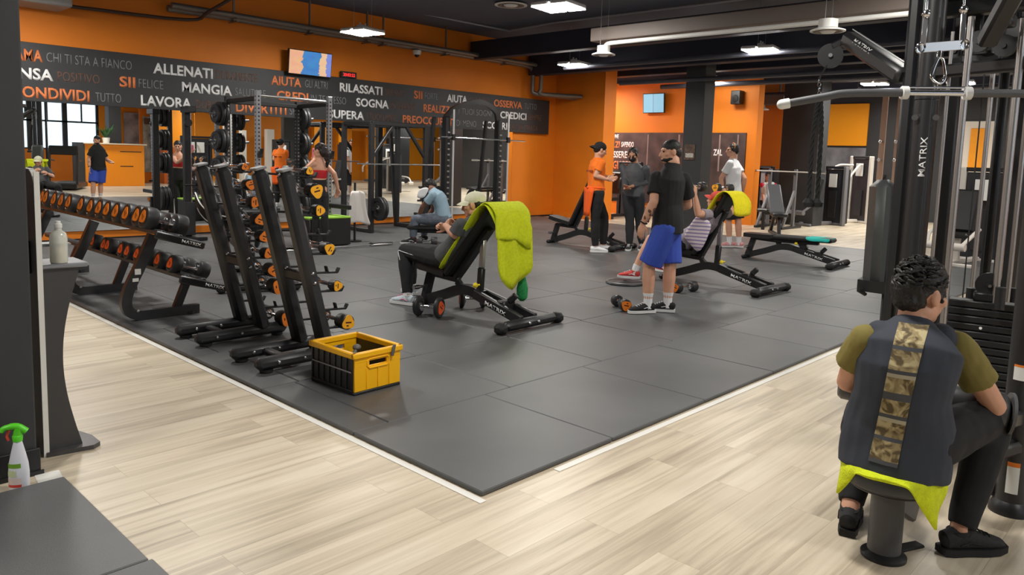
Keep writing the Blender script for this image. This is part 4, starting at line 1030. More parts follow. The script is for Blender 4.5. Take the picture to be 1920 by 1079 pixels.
    if 'cap' in look:
        cm, brim_d, tilt = look['cap']
        m = MB(); m.sph(X(0, -0.016, 0.045), (0.086, 0.106, 0.082), 18, 12, R3)
        bo = B(m, 'cap', cm)
        # brim
        for v in bo.data.vertices: pass
        br = []; sg = brim_d
        for i in range(13):
            a = PI * (0.10 + 0.80 * i / 12)
            x, y = math.cos(a) * 0.080, math.sin(a) * 0.095
            row = []
            for t in (0, 0.5, 1.0):
                row.append(X(x * (1 + 0.04 * t), sg * (y * (1 + 0.0 * t) + 0.092 * t * math.sin(a)) - 0.015, 0.030 + (0.012 - 0.03 * t * t) - 0.020 * (abs(math.cos(a)) ** 2) * t + tilt * t))
            br.append(row)
        mb = MB().grid(br); brm = B(mb, 'brim', cm); brm.modifiers.new('t', 'SOLIDIFY').thickness = 0.004
        brm.parent = bo; brm.data.transform(Matrix.Identity(4))
        MB().sph(X(0, -0.016, 0.127), 0.009, 8, 6).build('button', cm, bo, world=True)
    root['_H'] = 0
    return root, MH
def shoe(root, a, d, up, sole, acc):
    d = V((d.x, d.y, 0)).normalized(); sd = d.cross(UPZ); gzv = a.z - 0.085
    o = V((a.x, a.y, gzv))
    P = lambda y, z, x=0.0: o + d * y + UPZ * z + sd * x
    m = MB(); m.tube([P(-0.078, 0.052), P(-0.066, 0.055), P(-0.02, 0.062), P(0.04, 0.056), P(0.10, 0.046), P(0.15, 0.040), P(0.185, 0.034), P(0.202, 0.030)],
        [(0.012, 0.018), (0.034, 0.038), (0.039, 0.048), (0.042, 0.042), (0.046, 0.031), (0.045, 0.024), (0.033, 0.017), (0.012, 0.008)], 16, side=sd)
    m.tube([P(-0.005, 0.07), P(-0.008, 0.098)], [(0.038, 0.050), (0.038, 0.048)], 16, side=sd)
    so = m.build('shoe', up, root, world=True)
    out = [(-0.030, -0.080), (0.030, -0.080), (0.040, -0.04), (0.040, 0.02), (0.050, 0.10), (0.047, 0.16), (0.028, 0.205), (0.0, 0.214), (-0.028, 0.205), (-0.046, 0.16), (-0.046, 0.10), (-0.036, 0.02), (-0.038, -0.04)]
    M = Matrix((sd, d, UPZ)).transposed().to_4x4(); M.translation = o
    s_ = MB().prism(out, 0.028, M); s_.build('sole', sole, so, world=True, smooth=30)
    l = MB()
    for i in range(4):
        y = 0.055 + i * 0.022; l.tube([P(y, 0.098 - i * 0.009, -0.022), P(y + 0.004, 0.103 - i * 0.0095, 0), P(y, 0.098 - i * 0.009, 0.022)], 0.0035, 6)
    for q in (-1, 1): l.tube([P(-0.02, 0.045, q * 0.040), P(0.02, 0.060, q * 0.042), P(0.06, 0.050, q * 0.043)], 0.004, 6)
    l.build('laces', acc, so, world=True)
def patch(root, target, name, mats, rows, push, slot=None):
    """cloth piece laid on target: rows of (origin, direction) rays"""
    me = target.data; Mw = world_of(target)
    bv = BVHTree.FromPolygons([Mw @ v.co for v in me.vertices], [tuple(p.vertices) for p in me.polygons])
    g = []
    for r in rows:
        q = []
        for o_, d_ in r:
            h = bv.ray_cast(o_, d_)
            p = h[0] if h[0] else o_ + d_ * 0.2
            q.append(p - d_ * push)
        g.append(q)
    m = MB()
    for i in range(len(g) - 1):
        m.mat(slot(i) if slot else 0); m.grid([g[i], g[i + 1]])
    ob = m.build(name, mats, target, world=True); return ob
def towel_sheet(name, m, rows, label, cat='towel', thick=0.006, fold=None, group=None, sub=1):
    mb = MB().grid(rows); o = mb.build(name, m, smooth=60)
    if fold:
        amp, fr, sd = fold
        for v in o.data.vertices: v.co += V((noise.noise(v.co * fr + V((sd, 0, 0))), noise.noise(v.co * fr + V((0, sd, 0))), 0)) * amp
    if sub: s_ = o.modifiers.new('s', 'SUBSURF'); s_.levels = 1; s_.render_levels = 1
    q = o.modifiers.new('t', 'SOLIDIFY'); q.thickness = thick; q.offset = 0
    return tag(o, label, cat, group)
def terry(name, rgb): return mat(name, rgb, 0.9, var=0.10, scale=40, bump=0.5, bscale=180)
# ------------------------------------------------------------------ man in black shirt and blue shorts
CLB = mat('cloth_black', (27, 27, 29), 0.85, var=0.1, scale=20)
CLW = mat('cloth_white', (232, 232, 234), 0.85)
SOLEW = mat('sole_white', (226, 226, 226), 0.6); SOLEB = mat('sole_black', (26, 26, 28), 0.7)
def person_black():
    g = (6.46, 4.12); q = lambda x, y, o=0.0: vp(x, y, g, o)
    F = V((-0.35, 0.94, 0)).normalized(); S = F.cross(UPZ)
    J = dict(P=q(1252, 424, -0.02), N=q(1262, 307), S=(S + UPZ * 0.0).normalized(), H=q(1257, 285, -0.02), Hf=(-0.80, 0.55, -0.05), bow=0.02, sw=0.20,
      sl=q(1231, 334, 0.03), el=q(1226, 379, 0.12), wl=q(1206, 419, 0.06), hdl=(-0.15, 0.1, -1), hnl=S,
      sr=q(1283, 337, -0.05), er=q(1290, 385, -0.16), wr=q(1256, 392, -0.38), hdr=F * 0.5 - S * 0.8, hnr=UPZ,
      kl=q(1217, 500, 0.02), al=q(1215, 563, 0.04), kr=q(1256, 499, -0.05), ar=q(1252, 562, -0.04), tl=(-0.75, 0.45, 0), tr=(-0.45, 0.75, 0), hs=1.0)
    J['al'].z = 0.09; J['ar'].z = 0.09
    root, MH = make_person('man in black shirt and blue shorts with white socks, standing with his back to us', J, SKIN,
        dict(shirt=(CLB, 0.68, 0.06, 0.020), pants=(mat('cloth_blue', (52, 78, 176), 0.8, var=0.06, scale=12), 0.93, 0.016), socks=CLW, sock_h=0.30, shoes=(CLB, SOLEW, CLW), hair='fade', beard=1, pfold=(0.006, (6, 6, 3), 2.0)), vox=0.006, build=1.08)
    # tattooed forearm markings
    a, b = V(J['el']), V(J['wl'])
    for k in range(16):
        w = 2 * PI * random.random(); u, v_, d = frame(b - a); tt = 0.08 + 0.8 * random.random(); c = a.lerp(b, tt); r = 0.046 - 0.014 * tt
        t = MB().sph(c + (u * math.cos(w) + v_ * math.sin(w)) * (r - 0.002), (0.012, 0.012, 0.020), 8, 6)
        t.build('tattoo', mat('tattoo_ink', (104, 74, 64), 0.6), root, world=True)
    MB().tube([lerp(b, a, 0.05) + (u * math.cos(k) + v_ * math.sin(k)) * 0.034 for k in [i * PI / 6 for i in range(12)]], 0.007, 6, closed=True).build('wristband', CLB, root, world=True)
    w = q(1238, 379, 0.10)
    ph = tag(MB().prism([(-0.06, -0.03), (0.075, -0.045), (-0.02, 0.035), (-0.06, 0.02)], 0.006, Matrix.Rotation(PI / 2, 4, 'X')).build('folded_paper', CLW), 'white folded paper tucked under the left arm of the man in blue shorts', 'paper')
    ph.location = w; ph.rotation_euler = (0.35, 0.55, -0.75)
person_black()

# ------------------------------------------------------------------ man in pale cap on the near bench
LIME = terry('towel_lime', (214, 226, 26))
def person_cap():
    X = 4.94; q = lambda x, y, d=0.0: onx(x, y, X + d)
    S = V((1, 0, 0))
    J = dict(P=V((4.94, 5.54, 0.515)), N=q(897, 411), S=S, H=q(889, 384), Hf=(-0.50, 0.83, -0.10), hs=1.06, bow=-0.02, sw=0.19,
      el=q(853, 441, -0.20), wl=q(836, 424, -0.13), hdl=(0.75, 0.35, 0.35), hnl=(0.3, -0.7, -0.3), er=q(853, 441, 0.20), wr=q(840, 430, 0.10), hdr=(-0.75, 0.35, 0.35), hnr=(-0.3, -0.7, -0.3),
      kl=q(760, 470, -0.14), al=q(764, 553, -0.20), kr=q(768, 468, 0.16), ar=q(772, 545, 0.20), tl=(-0.25, 1, 0), tr=(0.2, 1, 0), curl=0.9)
    J['al'].z = 0.09; J['ar'].z = 0.09
    root, MH = make_person('man in pale cap and grey shirt sitting on the near bench, hands clasped', J, SKIN,
        dict(shirt=(mat('cloth_grey', (78, 80, 82), 0.85, var=0.1, scale=20), 0.85, 0.02, 0.014), pants=(CLB, 1.93, 0.010), socks=CLW, sock_h=0.25, shoes=(mat('shoe_pale', (196, 208, 216), 0.7, var=0.3, scale=30), SOLEW, mat('lace_pink', (224, 120, 150), 0.6)), hair='short', cap=(mat('cap_cream', (226, 224, 196), 0.85), 1, 0.0)), vox=0.006)
    # white piping along the thigh and shin
    k, h, a = V(J['kl']), V(J['P']) + V((-0.09, 0, -0.02)), V(J['al'])
    MB().tube(bez([lerp(h, k, 0.45) + V((-0.088, 0, -0.005)), lerp(h, k, 0.9) + V((-0.075, 0, 0.0)), k + V((-0.074, 0.02, 0)), lerp(k, a, 0.2) + V((-0.074, 0, 0))], 5), 0.004, 6).build('piping', CLW, root, world=True)
person_cap()
def back_point(bench, t, side, off):
    """point on a bench's backrest: t along it from hinge 0 to top 1, side across, off in front of the pad"""
    M = Matrix.Translation(HINGE) @ Matrix.Rotation(-bench['_back'], 4, 'X')
    return world_of(bench) @ (M @ V((side, -0.90 * t, off + 0.03)))
rows_ = []
for i, t in enumerate((0.0, 0.2, 0.4, 0.6, 0.8, 0.95)): rows_.append([back_point(bench1, t, sd, 0.072) for sd in (-0.18, -0.08, 0, 0.08, 0.16)])
rows_.append([back_point(bench1, 1.03, sd, 0.03) for sd in (-0.17, -0.08, 0, 0.08, 0.17)])
rows_.append([back_point(bench1, 1.04, sd, -0.06) for sd in (-0.19, -0.09, 0, 0.10, 0.20)])
base = [back_point(bench1, 1.02, sd, -0.11) for sd in (-0.17, -0.08, 0.02, 0.12, 0.24)]
for dz in (0.10, 0.24, 0.40, 0.56, 0.72):
    rows_.append([p + V((0.02 * math.sin(k * 2.2) + 0.05 * dz, -0.05 + 0.05 * math.sin(k * 2.6), -dz * (1 - 0.12 * abs(k - 2)))) for k, p in enumerate(base)])
towel_sheet('towel', LIME, rows_, 'long lime towel draped down both sides of the near bench back', fold=(0.02, 6, 1.0))
rows_ = []
for k in range(7):
    sd = -0.18 + 0.075 * k
    p = back_point(bench1, 1.05, sd, 0.06); p2 = back_point(bench1, 1.065, sd, -0.07)
    wv = 0.055 * math.sin(k * 2.3)
    rows_.append([back_point(bench1, 0.92, sd, 0.07) + V((0, 0, 0)), p, p2] + [p2 + V((0.03 * dz * k, -0.05 - 0.06 * dz + wv * min(1, dz * 4), -dz)) for dz in (0.06, 0.14, 0.22, 0.28 + 0.05 * (k > 3) + 0.08 * (k == 5))])
towel_sheet('towel', LIME, rows_, 'short lime towel bunched over the top of the near bench back', fold=(0.02, 7, 5.0), thick=0.009)
gbag = tag(MB().lathe([(0.02, 0.0), (0.05, 0.03), (0.055, 0.12), (0.03, 0.22), (0.012, 0.26)], n=16, close=True).build('drawstring_bag', mat('green_mesh', (32, 140, 74), 0.8, var=0.4, scale=60)), 'small green mesh bag hanging behind the near bench', 'bag')
gbag.location = (5.22, 4.80, 0.16)

# ------------------------------------------------------------------ man in red cap pressing dumbbells
YTOW = terry('towel_yellow', (240, 226, 20))
def stripes(name, c1, c2, c3, sc):
    m = bpy.data.materials.new(name); m.use_nodes = True; nt = m.node_tree; L = nt.links.new; b = nt.nodes['Principled BSDF']; b.inputs['Roughness'].default_value = 0.85
    tc = nt.nodes.new('ShaderNodeTexCoord'); w = nt.nodes.new('ShaderNodeTexWave'); w.inputs['Scale'].default_value = sc; w.bands_direction = 'Z'; w.inputs['Distortion'].default_value = 0.4
    L(tc.outputs['Object'], w.inputs['Vector']); r = nt.nodes.new('ShaderNodeValToRGB'); r.color_ramp.interpolation = 'CONSTANT'; e = r.color_ramp.elements
    e[0].color = (*lin(c1), 1); e[1].position = 0.55; e[1].color = (*lin(c2), 1); k = e.new(0.76); k.color = (*lin(c1), 1); k = e.new(0.88); k.color = (*lin(c3), 1)
    L(w.outputs['Fac'], r.inputs['Fac']); L(r.outputs['Color'], b.inputs['Base Color']); return m
def person_press():
    X = 8.53; q = lambda x, y, d=0.0: onx(x, y, X + d)
    S = V((1, 0, 0))
    J = dict(P=V((8.53, 5.02, 0.515)), N=q(1350, 394), S=S, H=q(1343, 377, 0.0), Hf=(0, 0.9, 0.25), Hu=(0, -0.3, 1), bow=-0.02, sw=0.19,
      el=q(1309, 402, -0.34), wl=q(1303, 366, -0.38), hdl=(0.3, 0.1, 1), hnl=(0, 1, 0.1), er=q(1372, 398, 0.36), wr=q(1360, 368, 0.34), hdr=(-0.2, 0.1, 1), hnr=(0, 1, 0.1),
      kl=V((8.28, 5.40, 0.52)), al=V((8.12, 5.52, 0.09)), kr=V((8.84, 5.40, 0.52)), ar=V((8.93, 5.55, 0.09)), tl=(-0.5, 1, 0), tr=(0.3, 1, 0), curl=1.2)
    root, MH = make_person('man in red cap leaning on the middle bench, pressing two dumbbells overhead', J, SKIN,
        dict(shirt=(stripes('cloth_striped', (150, 140, 150), (196, 190, 196), (120, 110, 124), 14), 0.6, 0.02), pants=(CLB, 0.95, 0.016), socks=CLW, sock_h=0.2, shoes=(mat('shoe_red', (196, 62, 60), 0.7), SOLEW, CLW), hair='short', cap=(mat('cap_red', (206, 78, 66), 0.85), 1, 0.01)), vox=0.007)
    make_dumbbell('press', 0.062, 0.075, 0.125, YBADGE, 0.9, 1.2)
    place_db('press', V(J['wl']) + V((0.03, 0.02, 0.10)), (0.96, -0.25, -0.02), 'black dumbbell with yellow badge raised in the left hand of the red-capped man')
    place_db('press', V(J['wr']) + V((-0.03, 0.02, 0.10)), (0.96, -0.25, -0.02), 'black dumbbell with yellow badge raised in the right hand of the red-capped man')
person_press()
rows_ = []
for i, t in enumerate((0.15, 0.35, 0.55, 0.75, 0.95)): rows_.append([back_point(bench2, t, sd, 0.085) for sd in (-0.20, -0.08, 0, 0.08, 0.16)])
rows_.append([back_point(bench2, 1.04, sd, 0.02) for sd in (-0.18, -0.08, 0, 0.08, 0.17)]); rows_.append([back_point(bench2, 1.04, sd, -0.07) for sd in (-0.18, -0.08, 0, 0.1, 0.2)])
base = [back_point(bench2, 1.02, sd, -0.10) for sd in (-0.17, -0.08, 0.02, 0.12, 0.22)]
for dz in (0.07, 0.15, 0.24): rows_.append([p + V((0.015 * math.sin(k * 2), -0.04 + 0.02 * math.sin(k * 2.5), -dz * (1 - 0.1 * (k == 0)))) for k, p in enumerate(base)])
towel_sheet('towel', YTOW, rows_, 'yellow towel spread over the back of the middle bench', fold=(0.018, 7, 2.0), thick=0.008)
rows_ = []
for i in range(6):
    v = i / 5; rows_.append([onx(1285 + 30 * v, 470 - 55 * v, 8.24) + V((0.28 * u, 0.05 * (1 - u) * 0, 0.03 * math.sin(u * PI) + 0.0)) for u in (0, 0.33, 0.66, 1)])
rows_ = [[onx(*p, 8.25) for p in r] for r in (((1279, 446), (1290, 455), (1302, 480)), ((1290, 428), (1303, 440), (1314, 462)), ((1300, 412), (1314, 424), (1322, 440)), ((1308, 402), (1320, 410), (1330, 420)))]
rows_ = [[p + V((0.04 * k, 0, 0)) for k, p in enumerate(r)] for r in rows_]
towel_sheet('towel', stripes('towel_striped', (238, 230, 234), (222, 130, 168), (120, 128, 196), 7), rows_, 'white towel with pink and blue stripes on the lap of the red-capped man', fold=(0.012, 8, 3.0))

# ------------------------------------------------------------------ trainer in orange, man in dark sweater with mask
OCL = mat('cloth_orange', (238, 116, 22), 0.85, var=0.05, scale=12)
def person_trainer():
    g = (10.05, 7.46); q = lambda x, y, o=0.0: vp(x, y, g, o)
    F = V((0.80, -0.45, 0)).normalized(); S = F.cross(UPZ)
    J = dict(P=q(1117, 360), N=q(1121, 297), S=S, H=q(1126, 281), Hf=(0.8, -0.5, -0.25), bow=-0.01, sw=0.18,
      el=q(1128, 330, -0.12), wl=q(1143, 334, -0.10), er=q(1117, 330, 0.17), wr=q(1136, 336, 0.16), hdr=F, hdl=F, hnl=-S, hnr=S,
      kl=q(1133, 408, -0.12), al=q(1131, 455, -0.10), kr=q(1116, 410, 0.10), ar=q(1116, 462, 0.10), tl=F - S * 0.2, tr=F + S * 0.25)
    J['al'].z = 0.09; J['ar'].z = 0.09
    root, MH = make_person('trainer in orange shirt and black cap standing beside the far bench', J, SKIN,
        dict(shirt=(OCL, 0.6, 0.05), pants=(CLB, 1.95, 0.012), shoes=(CLW, SOLEW, CLW), hair='short', cap=(CLB, -1, -0.01)), vox=0.007)
    so = bpy.data.objects[root['_shirt']]
    c = J['P'].lerp(J['N'], 0.62); bk = -F
    Mt = basis(c + bk * 0.17 + S * 0.0 + UPZ * -0.02, -S if False else S * 1.0, UPZ)
    Mb = basis(c + bk * 0.132, S, UPZ); pb = MB()
    for k in range(7): pb.cbox(Mb @ V((-0.11 + 0.036 * k, 0, 0)), (0.026, 0.026, 0.03) if k % 3 else (0.018, 0.018, 0.03))
    pb.build('back_print', mat('print_dark_orange', (150, 62, 18), 0.7), so, world=True)
    rows_ = []
    for i in range(7):
        v = i / 6; r = []
        for u in (-1, -0.5, 0, 0.5, 1):
            w = (0.17 - 0.09 * v); r.append(J['P'] + UPZ * (0.07 - 0.46 * v) + S * (u * w + 0.05) - F * (0.135 + 0.03 * v + 0.015 * math.sin(u * 5)) )
        rows_.append(r)
    o = MB().grid(rows_).build('tied_sweater', mat('cloth_red_orange', (244, 96, 20), 0.85), root, world=True); o.modifiers.new('t', 'SOLIDIFY').thickness = 0.012
    MB().tube(bez([J['P'] + UPZ * 0.07 - F * 0.14, J['P'] + UPZ * 0.07 + S * 0.17, J['P'] + UPZ * 0.05 + F * 0.14, J['P'] + UPZ * 0.07 - S * 0.17], 5, True), 0.022, 8, closed=True).build('sweater_sleeves', mat('cloth_red_orange', (244, 96, 20), 0.85), o, world=True)
person_trainer()
def person_mask():
    g = (10.75, 7.3); q = lambda x, y, o=0.0: vp(x, y, g, o)
    F = V((-0.85, -0.40, 0)).normalized(); S = F.cross(UPZ)
    J = dict(P=q(1188, 364), N=q(1190, 307), S=S, H=q(1187, 291, 0.02), Hf=(-0.9, -0.3, -0.25), bow=0.0, sw=0.20,
      el=q(1214, 342, -0.02), wl=q(1184, 350, 0.18), er=q(1172, 338, 0.02), wr=q(1172, 354, 0.22), hdl=(-0.9, 0.1, 0), hnl=UPZ, hdr=(-0.5, -0.7, 0), hnr=UPZ,
      kl=q(1199, 415, -0.04), al=q(1204, 457, -0.06), kr=q(1181, 415, 0.03), ar=q(1180, 460, 0.03), tl=F, tr=F, curl=0.3)
    J['al'].z = 0.09; J['ar'].z = 0.09
    root, MH = make_person('man in dark long-sleeved top with black face mask facing the trainer', J, SKIN2,
        dict(shirt=(mat('cloth_slate', (70, 72, 76), 0.6, var=0.1, scale=10), 1.9, 0.04, 0.010), pants=(mat('cloth_charcoal', (40, 40, 44), 0.85), 1.95, 0.010), shoes=(CLB, SOLEW, CLW), hair='short', mask=CLB), vox=0.007, build=1.03)
person_mask()

# ------------------------------------------------------------------ man in white shirt by the far floor
def person_white():
    g = (12.7, 6.5); q = lambda x, y, o=0.0: vp(x, y, g, o)
    F = V((-0.2, 0.98, 0)).normalized(); S = F.cross(UPZ)
    J = dict(P=q(1376, 365), N=q(1374, 299), S=S, H=q(1373, 282), Hf=(-0.7, 0.6, 0), sw=0.18,
      el=q(1352, 335, 0.05), wl=q(1354, 362, 0.02), er=q(1396, 335, 0.0), wr=q(1392, 362, -0.1), kl=q(1366, 415), al=q(1368, 452), kr=q(1384, 415), ar=q(1386, 452), tl=(-0.6, 0.5, 0), tr=(-0.2, 0.9, 0))
    J['al'].z = 0.09; J['ar'].z = 0.09
    root, MH = make_person('man in white shirt and black shorts standing behind the middle bench', J, SKIN,
        dict(shirt=(CLW, 0.6, 0.05), pants=(CLB, 0.9, 0.016), socks=CLW, shoes=(mat('shoe_pink', (214, 150, 150), 0.7), SOLEW, CLW), hair='short'), vox=0.008)
    a = [MH @ V((0.086 * math.cos(t), -0.01, 0.03 + 0.105 * math.sin(t))) for t in [PI * i / 10 for i in range(11)]]
    h = MB().tube(a, 0.008, 8).build('headphone_band', mat('headphone_orange', (200, 120, 50), 0.5), root, world=True)
    for s_ in (-1, 1): MB().cyl(MH @ V((s_ * 0.078, -0.01, 0.0)), MH @ V((s_ * 0.105, -0.01, 0.0)), 0.032).build('ear_cup', BLACK, h, world=True)
person_white()

# ------------------------------------------------------------------ seated man in pale blue shirt
def person_blue():
    g = (8.15, 9.95); q = lambda x, y, o=0.0: vp(x, y, g, o)
    F = V((-0.72, 0.69, 0)).normalized(); S = F.cross(UPZ)
    J = dict(P=q(832, 408), N=q(809, 357), S=S, H=q(806, 350, -0.13), Hf=(-0.5, 0.55, -0.65), Hu=(-0.4, 0.4, 0.8), bow=-0.05, sw=0.19,
      el=q(792, 388, 0.12), wl=q(784, 410, 0.0), er=q(812, 392, -0.3), wr=q(800, 410, -0.36), hdl=(-0.3, 0.3, -0.8), hdr=(-0.3, 0.3, -0.8),
      kl=q(778, 411, 0.06), al=q(774, 447, 0.06), kr=q(800, 410, -0.34), ar=q(794, 443, -0.34), tl=F, tr=F, curl=0.8)
    J['al'].z = 0.09; J['ar'].z = 0.09
    root, MH = make_person('man in pale blue shirt and jeans hunched forward on a bench by the mirrors', J, SKIN3,
        dict(shirt=(mat('cloth_pale_blue', (140, 166, 182), 0.85, var=0.05, scale=10), 0.6, 0.04), pants=(mat('denim_grey', (98, 106, 118), 0.85, var=0.2, scale=18), 1.92, 0.010), shoes=(CLB, SOLEW, CLW), hair='short'), vox=0.008)
    rows_ = [[q(x, y, 0.16) + V((0, 0, 0.0)) for x, y in r] for r in (((784, 356), (795, 351), (805, 352)), ((783, 363), (792, 360), (801, 360)), ((781, 372), (790, 372), (797, 370)))]
    towel_sheet('towel', mat('towel_white', (226, 226, 228), 0.9), rows_, 'small white towel on the shoulder of the man in pale blue', fold=(0.01, 9, 2.0), thick=0.012)
    return J
JB = person_blue()
fb = thing('flat_bench', 'low flat bench under the man in pale blue by the mirrors', 'bench', (JB['P'].x, JB['P'].y, 0), math.radians(43))
hz_ = JB['P'].z - 0.14
MB().box((-0.15, -0.35, hz_ - 0.07), (0.15, 0.6, hz_), 0.02).build('pad', PAD, fb)
MB().bar((0, -0.3, hz_ - 0.10), (0, 0.55, hz_ - 0.10), 0.07, 0.06, 0.01).build('beam', BLACK, fb)
for y in (-0.25, 0.5): MB().bar((0, y, hz_ - 0.1), (0, y, 0.03), 0.06, 0.06, 0.01, (0, 1, 0)).bar((-0.2, y, 0.025), (0.2, y, 0.025), 0.06, 0.05, 0.012).build('leg', BLACK, fb)

# ------------------------------------------------------------------ woman in red top by the half rack
def person_woman():
    g = (6.45, 10.25); q = lambda x, y, o=0.0: vp(x, y, g, o)
    F = V((-0.35, 0.93, 0)).normalized(); S = F.cross(UPZ)
    J = dict(P=q(599, 362), N=q(600, 299), S=S, H=q(599, 283), Hf=(-0.4, 0.9, -0.1), sw=0.145, hs=0.95,
      el=q(570, 322, -0.10), wl=q(588, 300, -0.32), hdl=(0.4, 0.4, 0.7), hnl=(0.5, 0.2, 0), er=q(627, 326, 0.0), wr=q(633, 352, -0.08), hdr=(0.1, 0.3, -1), hnr=-S,
      kl=q(592, 410), al=q(590, 457), kr=q(609, 410), ar=q(610, 457), tl=F, tr=F)
    J['al'].z = 0.09; J['ar'].z = 0.09
    root, MH = make_person('woman in red cropped top with long dark ponytail, back to us by the half rack', J, SKIN,
        dict(tube_top=mat('cloth_red', (186, 22, 34), 0.7), pants=(CLB, 1.95, 0.002), waist=0.21, shoes=(CLB, SOLEW, CLW), hair='long', hairm=mat('hair_dark_brown', (34, 24, 20), 0.5, bump=0.3, bscale=90)), vox=0.008, build=0.86)
    d_ = V((0.35, 0.4, 0.2))
    ph = tag(MB().box((-0.037, -0.004, -0.075), (0.037, 0.004, 0.075), 0.004).build('phone', mat('phone_pink', (236, 130, 150), 0.4)), 'pink phone held up by the woman in the red top', 'phone')
    ph.location = V(J['wl']) + V((0.03, 0.05, 0.11)); ph.rotation_euler = (0.1, 0, 0.3)
person_woman()

# ------------------------------------------------------------------ small figure at the far machines
def person_far():
    g = (19.0, 8.9); q = lambda x, y, o=0.0: vp(x, y, g, o)
    F = V((-0.6, -0.6, 0)).normalized(); S = F.cross(UPZ)
    J = dict(P=q(1438, 378), N=q(1441, 342), S=S, H=q(1441, 330), Hf=F, sw=0.18, el=q(1430, 362), wl=q(1432, 378, 0.2), er=q(1450, 362), wr=q(1444, 378, 0.2),
      kl=q(1434, 385, 0.4), al=q(1434, 405, 0.4), kr=q(1446, 385, 0.35), ar=q(1446, 405, 0.35), tl=F, tr=F)
    J['al'].z = 0.09 + FZ; J['ar'].z = 0.09 + FZ
    make_person('small far figure in red and white shirt sitting among the machines', J, SKIN,
        dict(shirt=(CLW, 0.6, 0.04), sleeve=mat('cloth_crimson', (212, 40, 64), 0.8), pants=(CLB, 1.9, 0.01), shoes=(CLB, SOLEW, CLW), hair='short'), vox=0.010)
person_far()
# ------------------------------------------------------------------ foreground: seated man on the stool
SEATZ = 0.362
KHAKI = mat('cloth_khaki', (128, 116, 58), 0.85, var=0.06, scale=14)
NAVY = mat('cloth_navy', (50, 55, 66), 0.8, var=0.07, scale=12, bump=0.1, bscale=300)
def camo():
    m = bpy.data.materials.new('cloth_camo'); m.use_nodes = True; nt = m.node_tree; L = nt.links.new; b = nt.nodes['Principled BSDF']; b.inputs['Roughness'].default_value = 0.8
    tc = nt.nodes.new('ShaderNodeTexCoord'); n = nt.nodes.new('ShaderNodeTexNoise'); n.inputs['Scale'].default_value = 16; n.inputs['Detail'].default_value = 2; n.inputs['Distortion'].default_value = 2.0
    L(tc.outputs['Object'], n.inputs['Vector']); r = nt.nodes.new('ShaderNodeValToRGB'); r.color_ramp.interpolation = 'EASE'; e = r.color_ramp.elements
    e[0].position = 0.40; e[0].color = (*lin((92, 78, 52)), 1); e[1].position = 0.55; e[1].color = (*lin((156, 138, 98)), 1); k = e.new(0.66); k.color = (*lin((186, 172, 132)), 1)
    L(n.outputs['Fac'], r.inputs['Fac']); L(r.outputs['Color'], b.inputs['Base Color']); return m
def person_fore():
    F = V((0.965, 0.20, 0)).normalized(); S = F.cross(UPZ)
    P = V((3.165, 0.875, 0.48))
    g = (3.21, 0.885); q = lambda x, y, o=0.0: vp(x, y, g, o)
    N = q(1712, 604, 0.0)
    J = dict(P=P, N=N, S=S, H=q(1728, 552, -0.02), Hf=(0.90, -0.44, -0.12), bow=-0.055, sw=0.20,
      sl=q(1622, 640, -0.02), sr=q(1795, 652, -0.02), el=q(1588, 716, -0.12), wl=q(1650, 735, -0.36), er=q(1866, 762, -0.04), wr=q(1778, 730, -0.24),
      hdl=F * 0.6 + S * 0.6, hdr=F * 0.6 - S * 0.6, hnl=-UPZ, hnr=-UPZ, curl=0.8,
      hl=P - S * 0.10 - UPZ * 0.02, hr=P + S * 0.10 - UPZ * 0.02,
      kl=V((3.66, 1.13, 0.49)), al=V((3.26, 1.06, 0.09)), kr=V((3.63, 0.64, 0.51)), ar=V((3.39, 0.675, 0.09)), tl=V((0.95, 0.25, 0)), tr=V((0.80, -0.62, 0)))
    J['al'].z = 0.09 + FZ; J['ar'].z = 0.09 + FZ
    root, MH = make_person('man in navy shirt with khaki sleeves seated on the stool, back to us', J, SKIN,
        dict(shirt=(NAVY, 0.58, 0.15, 0.018), hemw=0.018, sleeve=KHAKI, pants=(CLB, 1.95, 0.012), socks=CLB, sock_h=0.25, shoes=(mat('shoe_black_knit', (34, 34, 36), 0.8, bump=0.2, bscale=200), SOLEB, CLB), hair='curly',
             fold=(0.010, (7, 7, 4.5), 2.0)), vox=0.006, build=1.0)
    so = bpy.data.objects[root['_shirt']]
    up = (N - P).normalized(); rows_ = []
    nrow = 36
    for i in range(nrow + 1):
        t = i / nrow; c = P + (N - P) * (1.02 - 1.20 * t) - S * (-0.008 + 0.0 * t); w = 0.052 - 0.004 * math.sin(t * 3)
        rows_.append([(c - F * 0.5 + S * (u * w + -0.035 * t), F) for u in (-1, -0.67, -0.33, 0, 0.33, 0.67, 1)])
    DKB = mat('camo_band', (78, 80, 86), 0.8); CAM = camo(); LT = mat('camo_thread', (180, 172, 150), 0.8)
    def slot(i):
        k = i % 6
        if k == 5: return 1
        if i in (11, 17, 18, 23, 29): return 1
        if i in (12, 24): return 2
        return 0
    patch(root, so, 'camo_stripe', [CAM, DKB, LT], rows_, 0.004, slot)
    MB().sph(MH @ V((0.084, 0.012, -0.012)), 0.009, 8, 6).build('earbud', BLACKG, root, world=True)
    return J
JF = person_fore()
